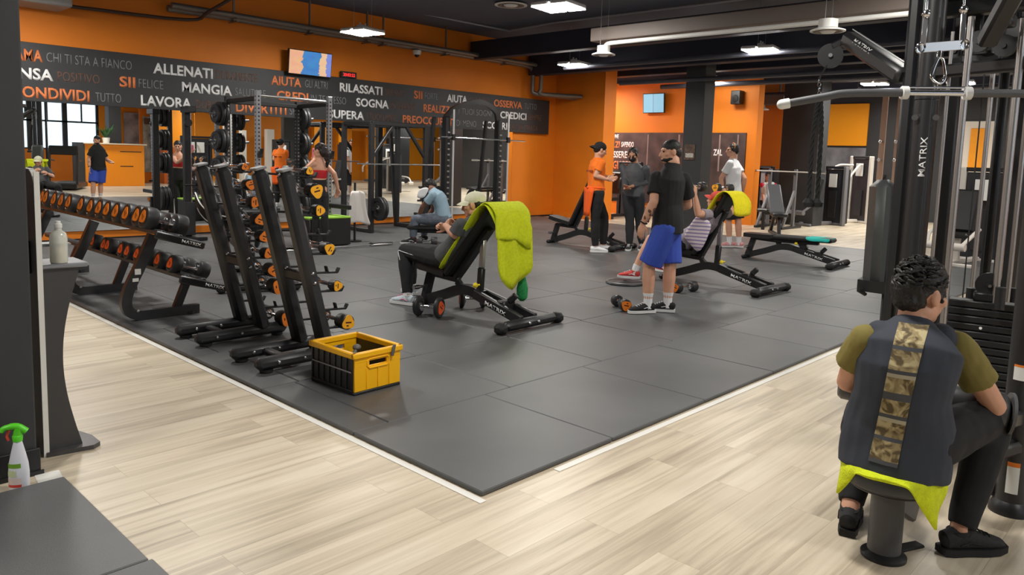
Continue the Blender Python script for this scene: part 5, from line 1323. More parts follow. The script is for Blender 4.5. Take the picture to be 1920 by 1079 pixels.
# stool
st = thing('machine_stool', 'black round-cushioned machine stool under the seated man in the foreground', 'stool', (3.14, 0.88, FZ))
pr = [(0.001, 0.0), (0.15, 0.0), (0.175, 0.02), (0.18, 0.05), (0.165, 0.078), (0.001, 0.085)]
z0 = SEATZ - 0.085 - FZ
MB().lathe([(r, z0 + h) for r, h in pr], n=36).build('cushion', mat('stool_vinyl', (62, 63, 66), 0.42), st)
MB().lathe([(0.001, z0 - 0.004), (0.15, z0 - 0.004), (0.155, z0 + 0.002)], n=36).build('base_plate', BLACK, st)
MB().cyl((0, 0, 0.0), (0, 0, z0), 0.062, 0.062, 28).build('pedestal', mat('stool_grey', (70, 71, 74), 0.45), st)
MB().lathe([(0.001, 0.03), (0.06, 0.03), (0.085, 0.012), (0.085, 0.0)], n=30).build('floor_flange', BLACK, st)
MB().bar((0.06, -0.02, 0.012), (0.20, -0.08, 0.008), 0.05, 0.014, 0.006).build('foot_pedal', RUB, st)
MB().bar((0.02, 0, z0 - 0.04), (0.30, -0.02, 0.10), 0.04, 0.10, 0.01).build('support_web', mat('stool_grey', (70, 71, 74), 0.45), st)
# lime towel on the stool
ctr = V((3.14, 0.88, SEATZ)); rows_ = []
for rr, dz in ((0.0, 0.006), (0.10, 0.006), (0.160, 0.004), (0.180, -0.018)):
    rows_.append((rr, dz))
N_ = 40; mb = MB(); vs = []
def ang_drop(a):
    # two corners hang down at the sides of the seat
    d1 = abs((a - math.radians(-104) + PI) % (2 * PI) - PI); d2 = abs((a - math.radians(128) + PI) % (2 * PI) - PI)
    return -0.022 + 0.21 * max(0, 1 - d1 / 0.75) + 0.16 * max(0, 1 - d2 / 0.5)
g_ = []
for i in range(N_ + 1):
    a = 2 * PI * i / N_; row = []
    dd = ang_drop(a); w_ = 0.010 * math.sin(a * 9)
    for rr, dz in rows_: row.append(ctr + V((math.cos(a) * rr, math.sin(a) * rr, dz)))
    row.append(ctr + V((math.cos(a) * (0.186 + w_), math.sin(a) * (0.186 + w_), -0.024 - dd * 0.5)))
    row.append(ctr + V((math.cos(a) * (0.188 + w_ * 1.5), math.sin(a) * (0.188 + w_ * 1.5), -0.026 - dd)))
    g_.append(row)
towel_sheet('towel', LIME, g_, 'lime towel laid over the stool under the seated man', thick=0.006)
# ------------------------------------------------------------------ left foreground: sanitising stand, bottles, mats
sd = thing('sanitiser_stand', 'dark curved stand with white-edged tall panel and small shelf beside the column', 'stand', (1.10, 4.2, FZ))
z = lambda v: v - FZ
KW = mat('panel_white', (232, 230, 222), 0.5); KG = mat('panel_grey', (132, 134, 138), 0.45); KD = mat('stand_charcoal', (62, 61, 61), 0.5, var=0.06, scale=6)
def yz(pts, x0, w, nm, m):
    mb = MB(); n = len(pts)
    M = Matrix(((0, 0, 1, x0), (1, 0, 0, 0), (0, 1, 0, 0), (0, 0, 0, 1)))
    mb.prism(pts, w, M); return mb.build(nm, m, sd, smooth=30)
top = 1.385
arc = [(-0.085 + 0.10 * (1 - math.cos(a)), z(top) - 0.10 + 0.10 * math.sin(a)) for a in [PI / 2 * k / 8 for k in range(9)]]
yz([(-0.085, 0.0)] + arc + [(0.28, z(top)), (0.28, 0.0)], -0.055, 0.012, 'panel', KG)
m_ = MB(); pts = [(-0.049, -0.087, 0.0)] + [(-0.049, a - 0.002, b + 0.002) for a, b in arc] + [(-0.049, 0.28, z(top) + 0.002)]
m_.tube(bez(pts, 2), [(0.017, 0.004)] * (2 * (len(pts) - 1) + 1), 4, side=(1, 0, 0), ph=PI / 4)
m_.build('panel_edge', KW, sd, smooth=30)
prof = [(-0.035, 0.02), (0.118, 0.02), (0.085, 0.15), (0.055, 0.30), (0.042, 0.45), (0.050, 0.60), (0.078, 0.75), (0.115, 0.88), (0.125, 0.93), (-0.035, 0.93)]
q = bez([(a, b, 0) for a, b in prof[1:9]], 4)
poly = [(-0.035, 0.02)] + [(p.x, p.y) for p in q] + [(-0.035, 0.93)]
M = Matrix(((1, 0, 0, 0), (0, 0, 1, -0.07), (0, 1, 0, 0), (0, 0, 0, 1)))
MB().prism(poly, 0.20, M).build('body', KD, sd, smooth=30)
MB().prism([(-0.05, -0.10), (0.15, -0.13), (0.19, -0.10), (0.19, 0.02), (0.14, 0.20), (-0.05, 0.22)], 0.022).build('base', mat('base_dark_wood', (72, 70, 70), 0.4, var=0.3, scale=9), sd)
MB().box((-0.04, -0.09, 0.932), (0.165, 0.14, 0.955), 0.006).build('shelf', KG, sd)
MB().box((-0.04, -0.02, 1.035), (0.11, 0.08, 1.048), 0.004).box((-0.04, -0.07, 1.035), (-0.03, -0.02, 1.048)).build('bottle_guard', KG, sd)
MB().box((-0.062, 0.03, 0.90), (-0.054, 0.10, 1.06), 0.003).build('slot', BLACKG, sd)
b = thing('pump_bottle', 'clear bottle with pale yellow liquid on the shelf of the dark stand', 'bottle', (1.145, 4.15, 0.932))
GLS = mat('clear_plastic', (240, 240, 228), 0.2, trans=0.35); LIQ = mat('pale_liquid', (238, 228, 150), 0.3, trans=0.3)
MB().lathe([(0.0, 0.0), (0.036, 0.0), (0.039, 0.006), (0.039, 0.125), (0.034, 0.145), (0.017, 0.160), (0.015, 0.175)], n=24).build('body', GLS, b)
MB().lathe([(0.0, 0.003), (0.033, 0.004), (0.035, 0.010), (0.035, 0.045), (0.0, 0.045)], n=24).build('liquid', LIQ, b)
MB().lathe([(0.018, 0.172), (0.018, 0.190), (0.012, 0.196), (0.012, 0.205), (0.0, 0.206)], n=20).build('cap', mat('cap_white', (226, 226, 220), 0.4), b)
s = thing('spray_bottle', 'white spray bottle with green trigger head on the floor by the column', 'bottle', (0.86, 3.80, FZ), -0.4)
m_ = MB(); sec = [(0.0, 0.036, 0.026), (0.008, 0.040, 0.029), (0.08, 0.041, 0.029), (0.12, 0.038, 0.027), (0.17, 0.028, 0.022), (0.205, 0.020, 0.018), (0.225, 0.015, 0.015)]
m_.tube([(0, 0, h) for h, a, c in sec], [(a, c) for h, a, c in sec], 20, side=(1, 0, 0)); m_.build('body', mat('bottle_white', (228, 230, 238), 0.35), s)
GRN = mat('trigger_green', (92, 214, 40), 0.4)
MB().lathe([(0.019, 0.222), (0.021, 0.245), (0.018, 0.25)], n=18, close=True).tube(bez([(0.035, 0, 0.262), (0.0, 0, 0.288), (-0.045, 0, 0.286), (-0.062, 0, 0.272)], 4), [(0.016, 0.015)] * 7 + [(0.014, 0.012)] * 6, 12).tube([(0.0, 0, 0.245), (0.005, 0, 0.28)], 0.018, 12).build('trigger_head', GRN, s)
MB().tube(bez([(-0.030, 0, 0.275), (-0.040, 0, 0.25), (-0.034, 0, 0.228)], 4), 0.006, 8).build('trigger', mat('trigger_red', (226, 74, 60), 0.4), s)
MB().cyl((-0.058, 0, 0.276), (-0.072, 0, 0.273), 0.010, n=12).build('nozzle', mat('trigger_red', (226, 74, 60), 0.4), s)
def wrap(z0, z1, a0, a1, rgb, nm):
    rows_ = []
    for h in (z0, (z0 + z1) / 2, z1):
        r = [V(((0.0415 if h < 0.09 else 0.0400) * math.cos(t), (0.0296 if h < 0.09 else 0.0280) * math.sin(t), h)) for t in [a0 + (a1 - a0) * k / 10 for k in range(11)]]
        rows_.append(r)
    MB().grid(rows_).build(nm, mat(nm + '_ink', rgb, 0.4), s)
wrap(0.105, 0.125, PI * 0.95, PI * 1.6, (120, 170, 50), 'brand_label'); wrap(0.03, 0.06, PI * 1.0, PI * 1.6, (226, 206, 200), 'front_label'); wrap(0.018, 0.03, PI * 1.05, PI * 1.6, (214, 70, 60), 'red_label'); wrap(0.065, 0.095, PI * 1.0, PI * 1.45, (206, 214, 170), 'green_label')
for i, (y0, y1, lab) in enumerate(((2.775, 3.75, 'black rubber mat on the wood floor at the lower left, next to the spray bottle'), (1.78, 2.77, 'black rubber mat at the bottom edge of the picture, nearest the camera'))):
    o = tag(MB().box((-0.5, -0.49, 0), (0.5, 0.49, 0.026), 0.005).build('rubber_mat', RUBT, smooth=0), lab, 'mat', 'loose rubber mats'); o.location = (0.525 + 0.012 * i, (y0 + y1) / 2, FZ)
o = struct(MB().box((-0.05, -0.09, 0), (0.05, 0.09, 0.002)).build('trim_4', TAPE, smooth=0)); o.location = (0.985, 3.82, FZ); o.rotation_euler = (0, 0, -0.12)
# ------------------------------------------------------------------ multi-station cable machine on the right
def at(px, py, d): return V((0, 0, CAM_H)) + ray(px, py) * d
cm = thing('cable_machine', 'large black multi-station cable machine with chrome rods and weight stacks', 'machine', (4.9, 1.1, FZ))
def cmb(mb, nm, m, par=None, **k): return mb.build(nm, m, par or cm, world=True, **k)
pA = at(1728, 300, 4.6); A = (pA.x, pA.y)
SATIN = mat('satin_black', (42, 42, 44), 0.36)
# main column: oval tube with a flat upright beside it
col = cmb(MB().tube([(A[0], A[1], 0.0), (A[0], A[1], 1.93)], 0.066, 24).tube([(A[0], A[1], 1.935), (A[0], A[1], 2.06)], 0.068, 24).tube([(A[0], A[1], 2.06), (A[0], A[1], 2.95)], [0.064, 0.064], 24), 'column', SATIN)
ZA = at(1722, 333, 4.5).z - 0.30
fx = V((-pA.x, -pA.y, 0)).normalized()
text_mesh('lettering', 'MATRIX', 0.036, WPRINT, col, world_of(cm).inverted() @ basis((A[0] + fx.x * 0.0665 - UPZ.cross(fx).x * -0.022, A[1] + fx.y * 0.0665 - UPZ.cross(fx).y * -0.022, pA.z - 0.10), (0, 0, 1), UPZ.cross(fx) * -1.0), 0.235, 0.006, 0.002)
for s_ in (-1, 1):
    c = V((A[0], A[1], at(1720, 222, 4.6).z)) + fx * 0.06 + UPZ.cross(fx) * 0.055 * s_
    cmb(MB().cyl(c, c + fx * 0.02, 0.018), 'bolt', STEEL)
B2 = at(1694, 300, 4.75)
cmb(MB().bar((B2.x, B2.y, 0.0), (B2.x, B2.y, 2.95), 0.075, 0.09, 0.02, (1, 0, 0)), 'upright', BLACK)
for px_, d_, w_ in ((1780, 5.0, 0.09), (1908, 4.9, 0.13), (1868, 5.1, 0.06)):
    p = at(px_, 300, d_); cmb(MB().bar((p.x, p.y, 0.0), (p.x, p.y, 2.75), w_, w_, 0.02, (1, 0, 0)), 'upright', BLACK)
cmb(MB().bar((B2.x - 0.25, B2.y + 0.05, 0.03), (B2.x + 0.2, B2.y + 0.05, 0.03), 0.10, 0.06, 0.02), 'base_beam', BLACK)
R3 = V((4.0, 0.61, 0))
cmb(MB().tube([(R3.x, R3.y, 0.0), (R3.x, R3.y, 2.9)], 0.062, 22), 'front_column', SATIN)
cmb(MB().lathe([(0.085, 0.0), (0.085, 0.02), (0.07, 0.05), (0.062, 0.06)], (R3.x, R3.y, FZ), n=24, close=True), 'column_foot', BLACK)
lb = V((-R3.x, -R3.y, 0)).normalized(); sdv = UPZ.cross(lb)
for z0, z1, w in ((0.08, 0.225, 0.025), (0.60, 0.67, 0.04)):
    rows_ = [[V((R3.x, R3.y, zz)) + lb * (0.0635 * math.cos(t)) + sdv * (0.0635 * math.sin(t)) for t in [-w / 0.0635 + 2 * w / 0.0635 * k / 6 - 0.0 for k in range(7)]] for zz in (z0, z1)]
    so = cmb(MB().grid(rows_), 'warning_label', WHITE)
    rows_ = [[p + lb * 0.0006 + UPZ * ((z1 - z0) * (0.86 if i == 0 else 0)) for p in r] for i, r in enumerate(rows_)]
    cmb(MB().grid(rows_), 'label_band', mat('label_orange', (240, 130, 40), 0.5), so)
cmb(MB().bar((4.0, 0.66, 0.06), (4.62, 0.92, 0.06), 0.10, 0.08, 0.02).bar((3.95, 0.60, 0.30), (3.70, 0.72, 0.28), 0.07, 0.06, 0.015), 'base_beam', BLACK)
# weight stack, chrome guide rods
sc = at(1836, 640, 4.2); SX, SY = sc.x, sc.y
stk_dir = V((-sc.y, sc.x, 0)).normalized()
zt_ = at(1836, 562, 4.2).z
n_pl = 17; ph = (zt_ - 0.10) / n_pl
for i in range(n_pl):
    zc = 0.10 + (i + 0.5) * ph
    po = cmb(MB().bar(V((SX, SY, zc)) - stk_dir * 0.165, V((SX, SY, zc)) + stk_dir * 0.165, 0.11, ph * 0.86, 0.005), 'weight_block', BLACK)
    pf = V((SX, SY, zc)) - V((SX, SY, 0)).normalized() * 0.056
    MB().cyl(pf, pf - V((SX, SY, 0)).normalized() * 0.001, 0.008, n=10).build('pin_hole', WHITE if i % 4 == 1 else RUB, po, world=True)
cmb(MB().bar(V((SX, SY, zt_ + 0.02)) - stk_dir * 0.05, V((SX, SY, zt_ + 0.02)) + stk_dir * 0.05, 0.06, 0.05, 0.008), 'stack_head', BLACK)
wheel = at(1855, 535, 4.15)
def disc(c, r, w, nrm, nm='pulley', m=BLACK):
    n_ = V(nrm).normalized()
    return cmb(MB().lathe([(0.008, -w / 2), (r, -w / 2), (r * 0.93, -w * 0.2), (r * 0.93, w * 0.2), (r, w / 2), (0.008, w / 2)], c, n_, 28, False).cyl(V(c) - n_ * (w / 2 + 0.012), V(c) + n_ * (w / 2 + 0.012), 0.014), nm, m)
disc(wheel, 0.068, 0.03, V((-1, -0.25, 0)))
cmb(MB().cyl(wheel + V((-0.035, -0.01, 0)), wheel + V((-0.045, -0.012, 0)), 0.008), 'axle', STEEL)
for px, py, d, r in ((1797, 300, 4.05, 0.017), (1893, 300, 4.05, 0.019), (1765, 300, 4.5, 0.011), (1846, 300, 4.4, 0.013), (1916, 300, 4.3, 0.013)):
    p = at(px, py, d); cmb(MB().cyl((p.x, p.y, 0.12 if r > 0.016 else 0.2), (p.x, p.y, 2.32), r, n=14), 'guide_rod', mat('satin_rod', (176, 172, 170), 0.34, 0.85))
for px, d in ((1875, 4.05), (1820, 4.3), (1900, 4.4)):
    p = at(px, 560, d); cmb(MB().cyl((p.x, p.y, p.z - 0.06), (p.x, p.y, p.z + 0.06), 0.026, n=14), 'bushing', BLACK)
for px, py, d in ((1738, 300, 4.0), (1830, 300, 4.5), (1862, 300, 4.6)):
    p = at(px, py, d); cmb(MB().cyl((p.x, p.y, 0.3), (p.x, p.y, 2.3), 0.004, n=6), 'cable', RUB)
# top frame
zb = at(1830, 138, 4.5).z
cmb(MB().bar((A[0], A[1], zb), (4.55, 0.25, zb), 0.09, 0.07, 0.012).bar((A[0], A[1], 2.72), (4.3, 0.2, 2.72), 0.12, 0.10, 0.02), 'top_beam', BLACK)
cmb(MB().bar((A[0], A[1], 2.60), (3.55, 0.95, 2.62), 0.10, 0.10, 0.02), 'boom', BLACK)
cmb(MB().bar((4.0, 0.61, 2.75), (4.75, 1.05, 2.20), 0.09, 0.08, 0.015).bar((4.2, 0.35, 2.9), (4.55, 0.28, 2.1), 0.08, 0.08, 0.015), 'brace', SATIN)
for i, (px, py, d, r) in enumerate(((1836, 78, 4.3, 0.06), (1862, 66, 4.25, 0.055), (1884, 86, 4.2, 0.06), (1812, 60, 4.4, 0.05), (1902, 112, 4.3, 0.05), (1850, 108, 4.5, 0.045), (1792, 96, 4.5, 0.04))):
    disc(at(px, py, d), r, 0.028, V((-0.4, 1, 0)) if i % 2 else V((-1, 0.1, 0)))
for c_, s_ in ((at(1885, 40, 4.35), (0.10, 0.10, 0.07)), (at(1840, 110, 4.4), (0.08, 0.20, 0.05)), (at(1898, 90, 4.4), (0.06, 0.08, 0.09)), (at(1860, 95, 4.6), (0.05, 0.30, 0.14)), (at(1905, 60, 4.6), (0.10, 0.10, 0.16)), (at(1825, 55, 4.7), (0.05, 0.10, 0.20))): cmb(MB().cbox(c_, s_, 0.01), 'pulley_housing', SATIN)
cmb(MB().bar(at(1750, 20, 4.7), at(1935, 2, 4.5), 0.12, 0.10, 0.015), 'top_beam', BLACK)
cmb(MB().bar(at(1870, 122, 4.3), at(1930, 118, 4.3), 0.03, 0.03).cyl(at(1912, 106, 4.2), at(1912, 118, 4.2), 0.014), 'steel_fitting', STEEL)
# thigh roller pads in front of the seated man
ro = at(1575, 712, 3.34); r1 = at(1885, 775, 3.12)
dr = (r1 - ro).normalized()
cmb(MB().cyl(ro, r1, 0.022), 'roller_shaft', STEEL)
for a, b in ((0.0, 0.30), (0.62, 1.0)):
    p, q2 = ro.lerp(r1, a), ro.lerp(r1, b)
    cmb(MB().lathe([(0.022, 0.0), (0.070, 0.0), (0.082, 0.015), (0.082, (q2 - p).length - 0.015), (0.070, (q2 - p).length), (0.022, (q2 - p).length)], p, dr, 26), 'thigh_pad', mat('pad_charcoal', (56, 56, 58), 0.4))
e = r1 + dr * 0.01
cmb(MB().lathe([(0.022, 0), (0.088, 0.0), (0.088, 0.012), (0.022, 0.02)], e, dr, 26), 'pad_cap', mat('pad_cap_grey', (92, 92, 94), 0.35))
cmb(MB().bar(r1 + V((0.02, 0.03, -0.05)), V((4.0, 0.61, 0.42)), 0.06, 0.07, 0.012).bar(ro + V((0.05, 0, -0.04)), V((4.4, 1.0, 0.3)), 0.05, 0.06, 0.012), 'pad_arm', SATIN)
# long arm with pulley for the rope
e0 = at(1700, 145, 4.7); e1 = at(1592, 72, 5.3)
ao = cmb(MB().bar(e0, e1, 0.14, 0.11, 0.025), 'cable_arm', SATIN)
da = (e1 - e0).normalized(); upv = da.cross(V((e0.x, e0.y, 0))).normalized()
upv = upv if upv.z > 0 else -upv
for s_ in (-0.03, 0.03):
    side = da.cross(upv).normalized()
    cmb(MB().bar(e0.lerp(e1, 0.12) + upv * 0.057 + side * s_, e0.lerp(e1, 1.0) + upv * 0.057 + side * s_, 0.008, 0.006, 0, upv), 'arm_stripe', mat('stripe_pale', (190, 190, 190), 0.4), ao)
nrm = -(V((0, 0, CAM_H)) - e0).normalized(); sidev = upv.cross(da); sidev = sidev if sidev.dot(V((0, 0, CAM_H)) - e0) > 0 else -sidev
dx = -da
text_mesh('lettering', 'MATRIX', 0.034, WPRINT, ao, world_of(cm).inverted() @ basis(e0.lerp(e1, 0.78) + sidev * 0.0715 - upv * 0.02, dx, sidev.cross(dx)), 0.22, 0.004, 0.002)
pw = at(1557, 105, 5.35)
disc(pw, 0.085, 0.04, -V((pw.x, pw.y, 0)), 'end_pulley', SATIN); cmb(MB().cyl(pw - V((pw.x, pw.y, 0)).normalized() * 0.035, pw - V((pw.x, pw.y, 0)).normalized() * 0.042, 0.014), 'axle', STEEL)
cmb(MB().bar(e1, pw + V((0, 0, 0.06)), 0.05, 0.05, 0.01), 'pulley_bracket', BLACK)
# station pad and seat at the left of the machine
pd = at(1652, 437, 5.3); ps = at(1655, 535, 5.3)
cm2 = thing('row_station', 'black padded row station with tall chest pad left of the cable machine', 'machine', (pd.x, pd.y, FZ))
dd = V((pd.x, pd.y, 0)).normalized(); yaw = math.atan2(dd.y, dd.x)
Mp = Matrix.Translation((pd.x, pd.y, pd.z)) @ Matrix.Rotation(yaw + 0.25, 4, 'Z') @ Matrix.Rotation(0.03, 4, 'Y')
MB().box((-0.15, -0.055, -0.38), (0.15, 0.075, 0.37), 0.05, Mp).build('chest_pad', mat('pad_slate', (66, 69, 69), 0.42), cm2, world=True)
MB().box((-0.13, -0.09, -0.30), (0.13, -0.055, 0.30), 0.01, Mp).build('pad_plate', BLACK, cm2, world=True)
MB().prism([(0, -0.12), (0.2, -0.15), (0.34, -0.1), (0.34, 0.1), (0.2, 0.15), (0, 0.12)], 0.08, Matrix.Translation((ps.x - 0.15, ps.y, ps.z - 0.04))).build('seat', PAD, cm2, world=True)
MB().bar((ps.x, ps.y - 0.05, FZ + 0.02), (ps.x, ps.y - 0.05, ps.z - 0.03), 0.08, 0.10, 0.015, (1, 0, 0)).bar((ps.x, ps.y - 0.1, 0.32), (pd.x + 0.1, pd.y - 0.32, 0.32), 0.06, 0.06, 0.01).bar((pd.x + 0.05, pd.y - 0.2, 0.0), (pd.x + 0.05, pd.y - 0.2, pd.z + 0.2), 0.07, 0.07, 0.012, (1, 0, 0)).bar((ps.x - 0.3, ps.y - 0.1, 0.0), (ps.x + 0.5, ps.y - 0.1, 0.0), 0.08, 0.05, 0.015).build('frame', BLACK, cm2, world=True)
MB().tube([at(1622, 552, 5.25), at(1610, 545, 5.2), at(1611, 537, 5.2)], 0.014, 8).build('handle', RUB, cm2, world=True)
MB().box((-0.03, -0.091, -0.12), (0.02, -0.0905, -0.04), 0, Mp).build('label', WHITE, cm2, world=True)
# pulldown bar on its carabiner
lbx = thing('pulldown_bar', 'long grey pulldown bar with chrome centre hanging from a carabiner', 'bar', at(1756, 174, 3.12))
L0 = at(1466, 196, 3.18); L1 = at(1545, 182, 3.15); L2 = at(1590, 175, 3.14); L3 = at(1696, 174, 3.13); C0 = at(1814, 175, 3.11)
R1 = C0 + (C0 - L3) * 0.95; R2 = R1 + (R1 - C0).normalized() * 0.10 + V((0, 0, -0.012)); R3_ = R2 + (R2 - C0).normalized() * 0.18 + V((0, 0, -0.05))
GRIP = mat('grip_rubber', (86, 86, 88), 0.5)
lbb = lambda mb, nm, m: mb.build(nm, m, lbx, world=True)
lbb(MB().tube(bez([L0, L1, L2, L3], 5), 0.0165, 14), 'grip', GRIP); lbb(MB().tube(bez([C0, R1, R2, R3_], 5), 0.0165, 14), 'grip', GRIP)
lbb(MB().cyl(L3, C0, 0.0125, n=16), 'centre_bar', CHROME); lbb(MB().cyl(L3 + V((0, 0, 0.022)), C0 + V((0, 0, 0.022)), 0.005, n=10), 'swivel_rod', CHROME)
du = (C0 - L3).normalized()
for p in (L3, C0): lbb(MB().cyl(p - du * 0.012, p + du * 0.012, 0.027, n=16), 'collar', mat('collar_white', (226, 226, 224), 0.4))
lbb(MB().sph(L0, 0.021).cyl(L0, L0 + (L1 - L0).normalized() * 0.03, 0.021), 'end_cap', WHITE)
mid = at(1755, 168, 3.12); top_ = at(1760, 98, 3.12)
lbb(MB().tube(bez([mid, at(1755, 158, 3.12)], 2), 0.007, 8), 'eye', STEEL)
cpts = [at(x, y, 3.12) for x, y in ((1758, 156), (1747, 147), (1748, 136), (1755, 118), (1761, 108), (1768, 112), (1771, 130), (1772, 144), (1767, 154))]
lbb(MB().tube(bez(cpts, 4, True), 0.0062, 10, closed=True), 'carabiner', CHROME)
lbb(MB().tube([at(1761, 108, 3.12), at(1763, 96, 3.12)], 0.010, 10), 'shackle', CHROME)
a_, b_2 = at(1726, 90, 3.12), at(1808, 84, 3.12)
lbb(MB().bar(a_, b_2, 0.008, 0.040, 0.002), 'spreader_plate', STEEL)
vv = V((0, 0, 1)); hh = (b_2 - a_).normalized()
for p in (a_, b_2): lbb(MB().tube([p + hh * (0.016 * math.cos(t)) + vv * (0.018 * math.sin(t)) for t in [PI * k / 8 for k in range(16)]], 0.006, 8, closed=True), 'ring', CHROME)
for x0, y0, x1, y1 in ((1731, 84, 1737, 34), (1804, 80, 1807, 26)):
    lbb(MB().bar(at(x0, y0, 3.12), at(x1, y1, 3.12), 0.020, 0.012, 0.002), 'thimble', STEEL)
    lbb(MB().sph(at(x1, y1 - 8, 3.12), 0.017).cyl(at(x1, y1, 3.12), at(x1 + 3, -30, 3.12), 0.005), 'cable_ball', CHROME)
# twisted rope on the long arm
rp = thing('triceps_rope', 'black twisted rope hanging from the long arm of the cable machine', 'rope', at(1537, 180, 5.35))
rb = lambda mb, nm, m: mb.build(nm, m, rp, world=True)
rb(MB().tube([at(1551, 122, 5.35), at(1540, 140, 5.35), at(1537, 150, 5.35)], 0.006, 8), 'hook', RUB)
for i in range(5): rb(MB().tube([at(1536, 150 + i * 8, 5.35) + V((0, 0.010 * math.cos(t) * (1 if i % 2 else 0), 0.018 * math.sin(t))) + V((0.010 * math.cos(t) * (0 if i % 2 else 1), 0, 0)) for t in [2 * PI * k / 10 for k in range(10)]], 0.004, 6, closed=True), 'chain_link', CHROME)
for xs in ((1534, 1526, 1520, 1516), (1539, 1540, 1536, 1532)):
    ax = bez([at(xs[0], 190, 5.35), at(xs[1], 240, 5.35), at(xs[2], 310, 5.35), at(xs[3], 380, 5.35)], 12)
    ln = MB()
    for ph_ in (0, 2.1, 4.2):
        pts = []
        for k, p in enumerate(ax):
            u, w, d_ = frame((ax[min(k + 1, len(ax) - 1)] - ax[max(k - 1, 0)])); t = k * 0.9 + ph_
            pts.append(p + u * (0.009 * math.cos(t)) + w * (0.009 * math.sin(t)))
        ln.tube(pts, 0.0085, 7)
    rb(ln, 'rope_strand', mat('rope_black', (26, 26, 27), 0.85)); rb(MB().lathe([(0.0, -0.035), (0.036, -0.03), (0.042, 0.0), (0.020, 0.03)], ax[-1], (0, 0, 1), 16), 'stop_knob', RUB)
# ------------------------------------------------------------------ racks along the mirrors
GALVW = mat('perforated_grey', (158, 160, 166), 0.4, 0.4); HOLE = mat('hole_dark', (24, 24, 26), 0.6)
def perforated(mb, x, y, z0, z1, w, face=-1):
    mb.mat(0).box((x - w / 2, y - w / 2, z0), (x + w / 2, y + w / 2, z1), 0.006)
    mb.mat(1); k = z0 + 0.15
    while k < z1 - 0.05:
        mb.cyl((x, y + face * w / 2, k), (x, y + face * (w / 2 + 0.001), k), 0.014, n=10); mb.cyl((x - w / 2, y, k), (x - w / 2 - 0.001, y, k), 0.014, n=10); k += 0.06
    mb.mat(0)
hr = thing('half_rack', 'squat rack with pale perforated uprights and black plate pegs by the mirrors', 'rack', (6.4, 11.4, 0))
H2 = lambda mb, nm, m: mb.build(nm, m, hr, world=True, smooth=30)
RY = 10.9; RX0, RX1 = 5.77, 7.03
for x in (RX0, RX1):
    mb = MB(); perforated(mb, x, RY, 0.0, 2.40, 0.075); mb.build('front_upright', [GALVW, HOLE], hr, world=True, smooth=30)
    mb = MB(); perforated(mb, x - 0.02, RY + 0.95, 0.0, 2.34, 0.075); mb.build('rear_upright', [BLACK, STEEL], hr, world=True, smooth=30)
    H2(MB().bar((x, RY, 0.05), (x, RY + 0.95, 0.05), 0.08, 0.08, 0.01), 'side_rail', BLACK); H2(MB().bar((x, RY, 2.28), (x, RY + 0.95, 2.26), 0.07, 0.07, 0.01), 'top_rail', BLACK)
    H2(MB().cbox((x, RY - 0.06, 1.42), (0.06, 0.10, 0.07), 0.008).bar((x, RY - 0.10, 1.44), (x, RY - 0.12, 1.52), 0.05, 0.02), 'bar_hook', BLACK)
    H2(MB().bar((x, RY - 0.04, 0.62), (x, RY - 0.62, 0.62), 0.06, 0.07, 0.01), 'spotter_arm', BLACK)
H2(MB().cyl((RX0, RY, 2.33), (RX1, RY, 2.31), 0.022), 'pull_up_bar', STEEL); H2(MB().bar((RX0, RY + 0.95, 2.26), (RX1, RY + 0.95, 2.26), 0.07, 0.07, 0.01), 'rear_beam', BLACK)
pegs = []
for s_, x in ((-1, RX0 - 0.02), (1, RX1 - 0.02)):
    for zz in (0.55, 1.20, 1.62, 2.05):
        H2(MB().cyl((x, RY + 0.95, zz), (x + s_ * 0.30, RY + 0.95, zz + 0.015), 0.025), 'plate_peg', STEEL); pegs.append((x, s_, zz))
pltk = {}
def plate(key, r, w, loc, axis, label, group):
    if key not in pltk:
        o = thing('weight_plate', label, 'weight plate', loc, 0, group)
        MB().lathe([(0.027, -w * 0.5), (0.06, -w * 0.5), (0.065, -w * 0.3), (r * 0.62, -w * 0.3), (r * 0.68, -w / 2), (r * 0.97, -w / 2), (r, -w * 0.3), (r, w * 0.3), (r * 0.97, w / 2), (r * 0.68, w / 2), (r * 0.62, w * 0.3), (0.065, w * 0.3), (0.06, w * 0.5), (0.027, w * 0.5), (0.027, -w * 0.5)], axis=(1, 0, 0), n=36).build('disc', HEADM, o, smooth=30)
        MB().lathe([(0.029, -w * 0.52), (0.045, -w * 0.52), (0.045, w * 0.52), (0.029, w * 0.52)], axis=(1, 0, 0), n=24).build('hub', STEEL, o)
        pltk[key] = o
    else: o = dup(pltk[key], loc, None, label, group)
    d_ = V(axis).normalized(); o.rotation_euler = (0, 0, math.atan2(d_.y, d_.x)); return o
nm_ = {0.55: 'lowest', 1.20: 'second lowest', 1.62: 'second highest', 2.05: 'highest'}
for x, s_, zz in pegs:
    for k in range(3 if s_ < 0 else 2):
        r = 0.225 if zz < 0.7 else (0.19 if k < 2 else 0.15)
        plate(r, r, 0.05, (x + s_ * (0.075 + 0.06 * k), RY + 0.95, zz + 0.006 - (r - 0.19) * 0), (1, 0, 0), f'black weight plate on the {nm_[zz]} {"left" if s_ < 0 else "right"} peg of the perforated rack, {["innermost", "next outward", "outermost"][k]}', 'weight plates on the perforated rack')
bx = thing('plyo_box', 'black box with lime green edges beside the woman in the red top', 'box', (6.75, 10.62, 0))
MB().box((-0.38, -0.22, 0.01), (0.38, 0.22, 0.44), 0.01).build('body', BLACK, bx); MB().box((-0.385, -0.225, 0.44), (0.385, 0.225, 0.47), 0.008).build('edge_trim', mat('lime_edge', (150, 200, 60), 0.6), bx)
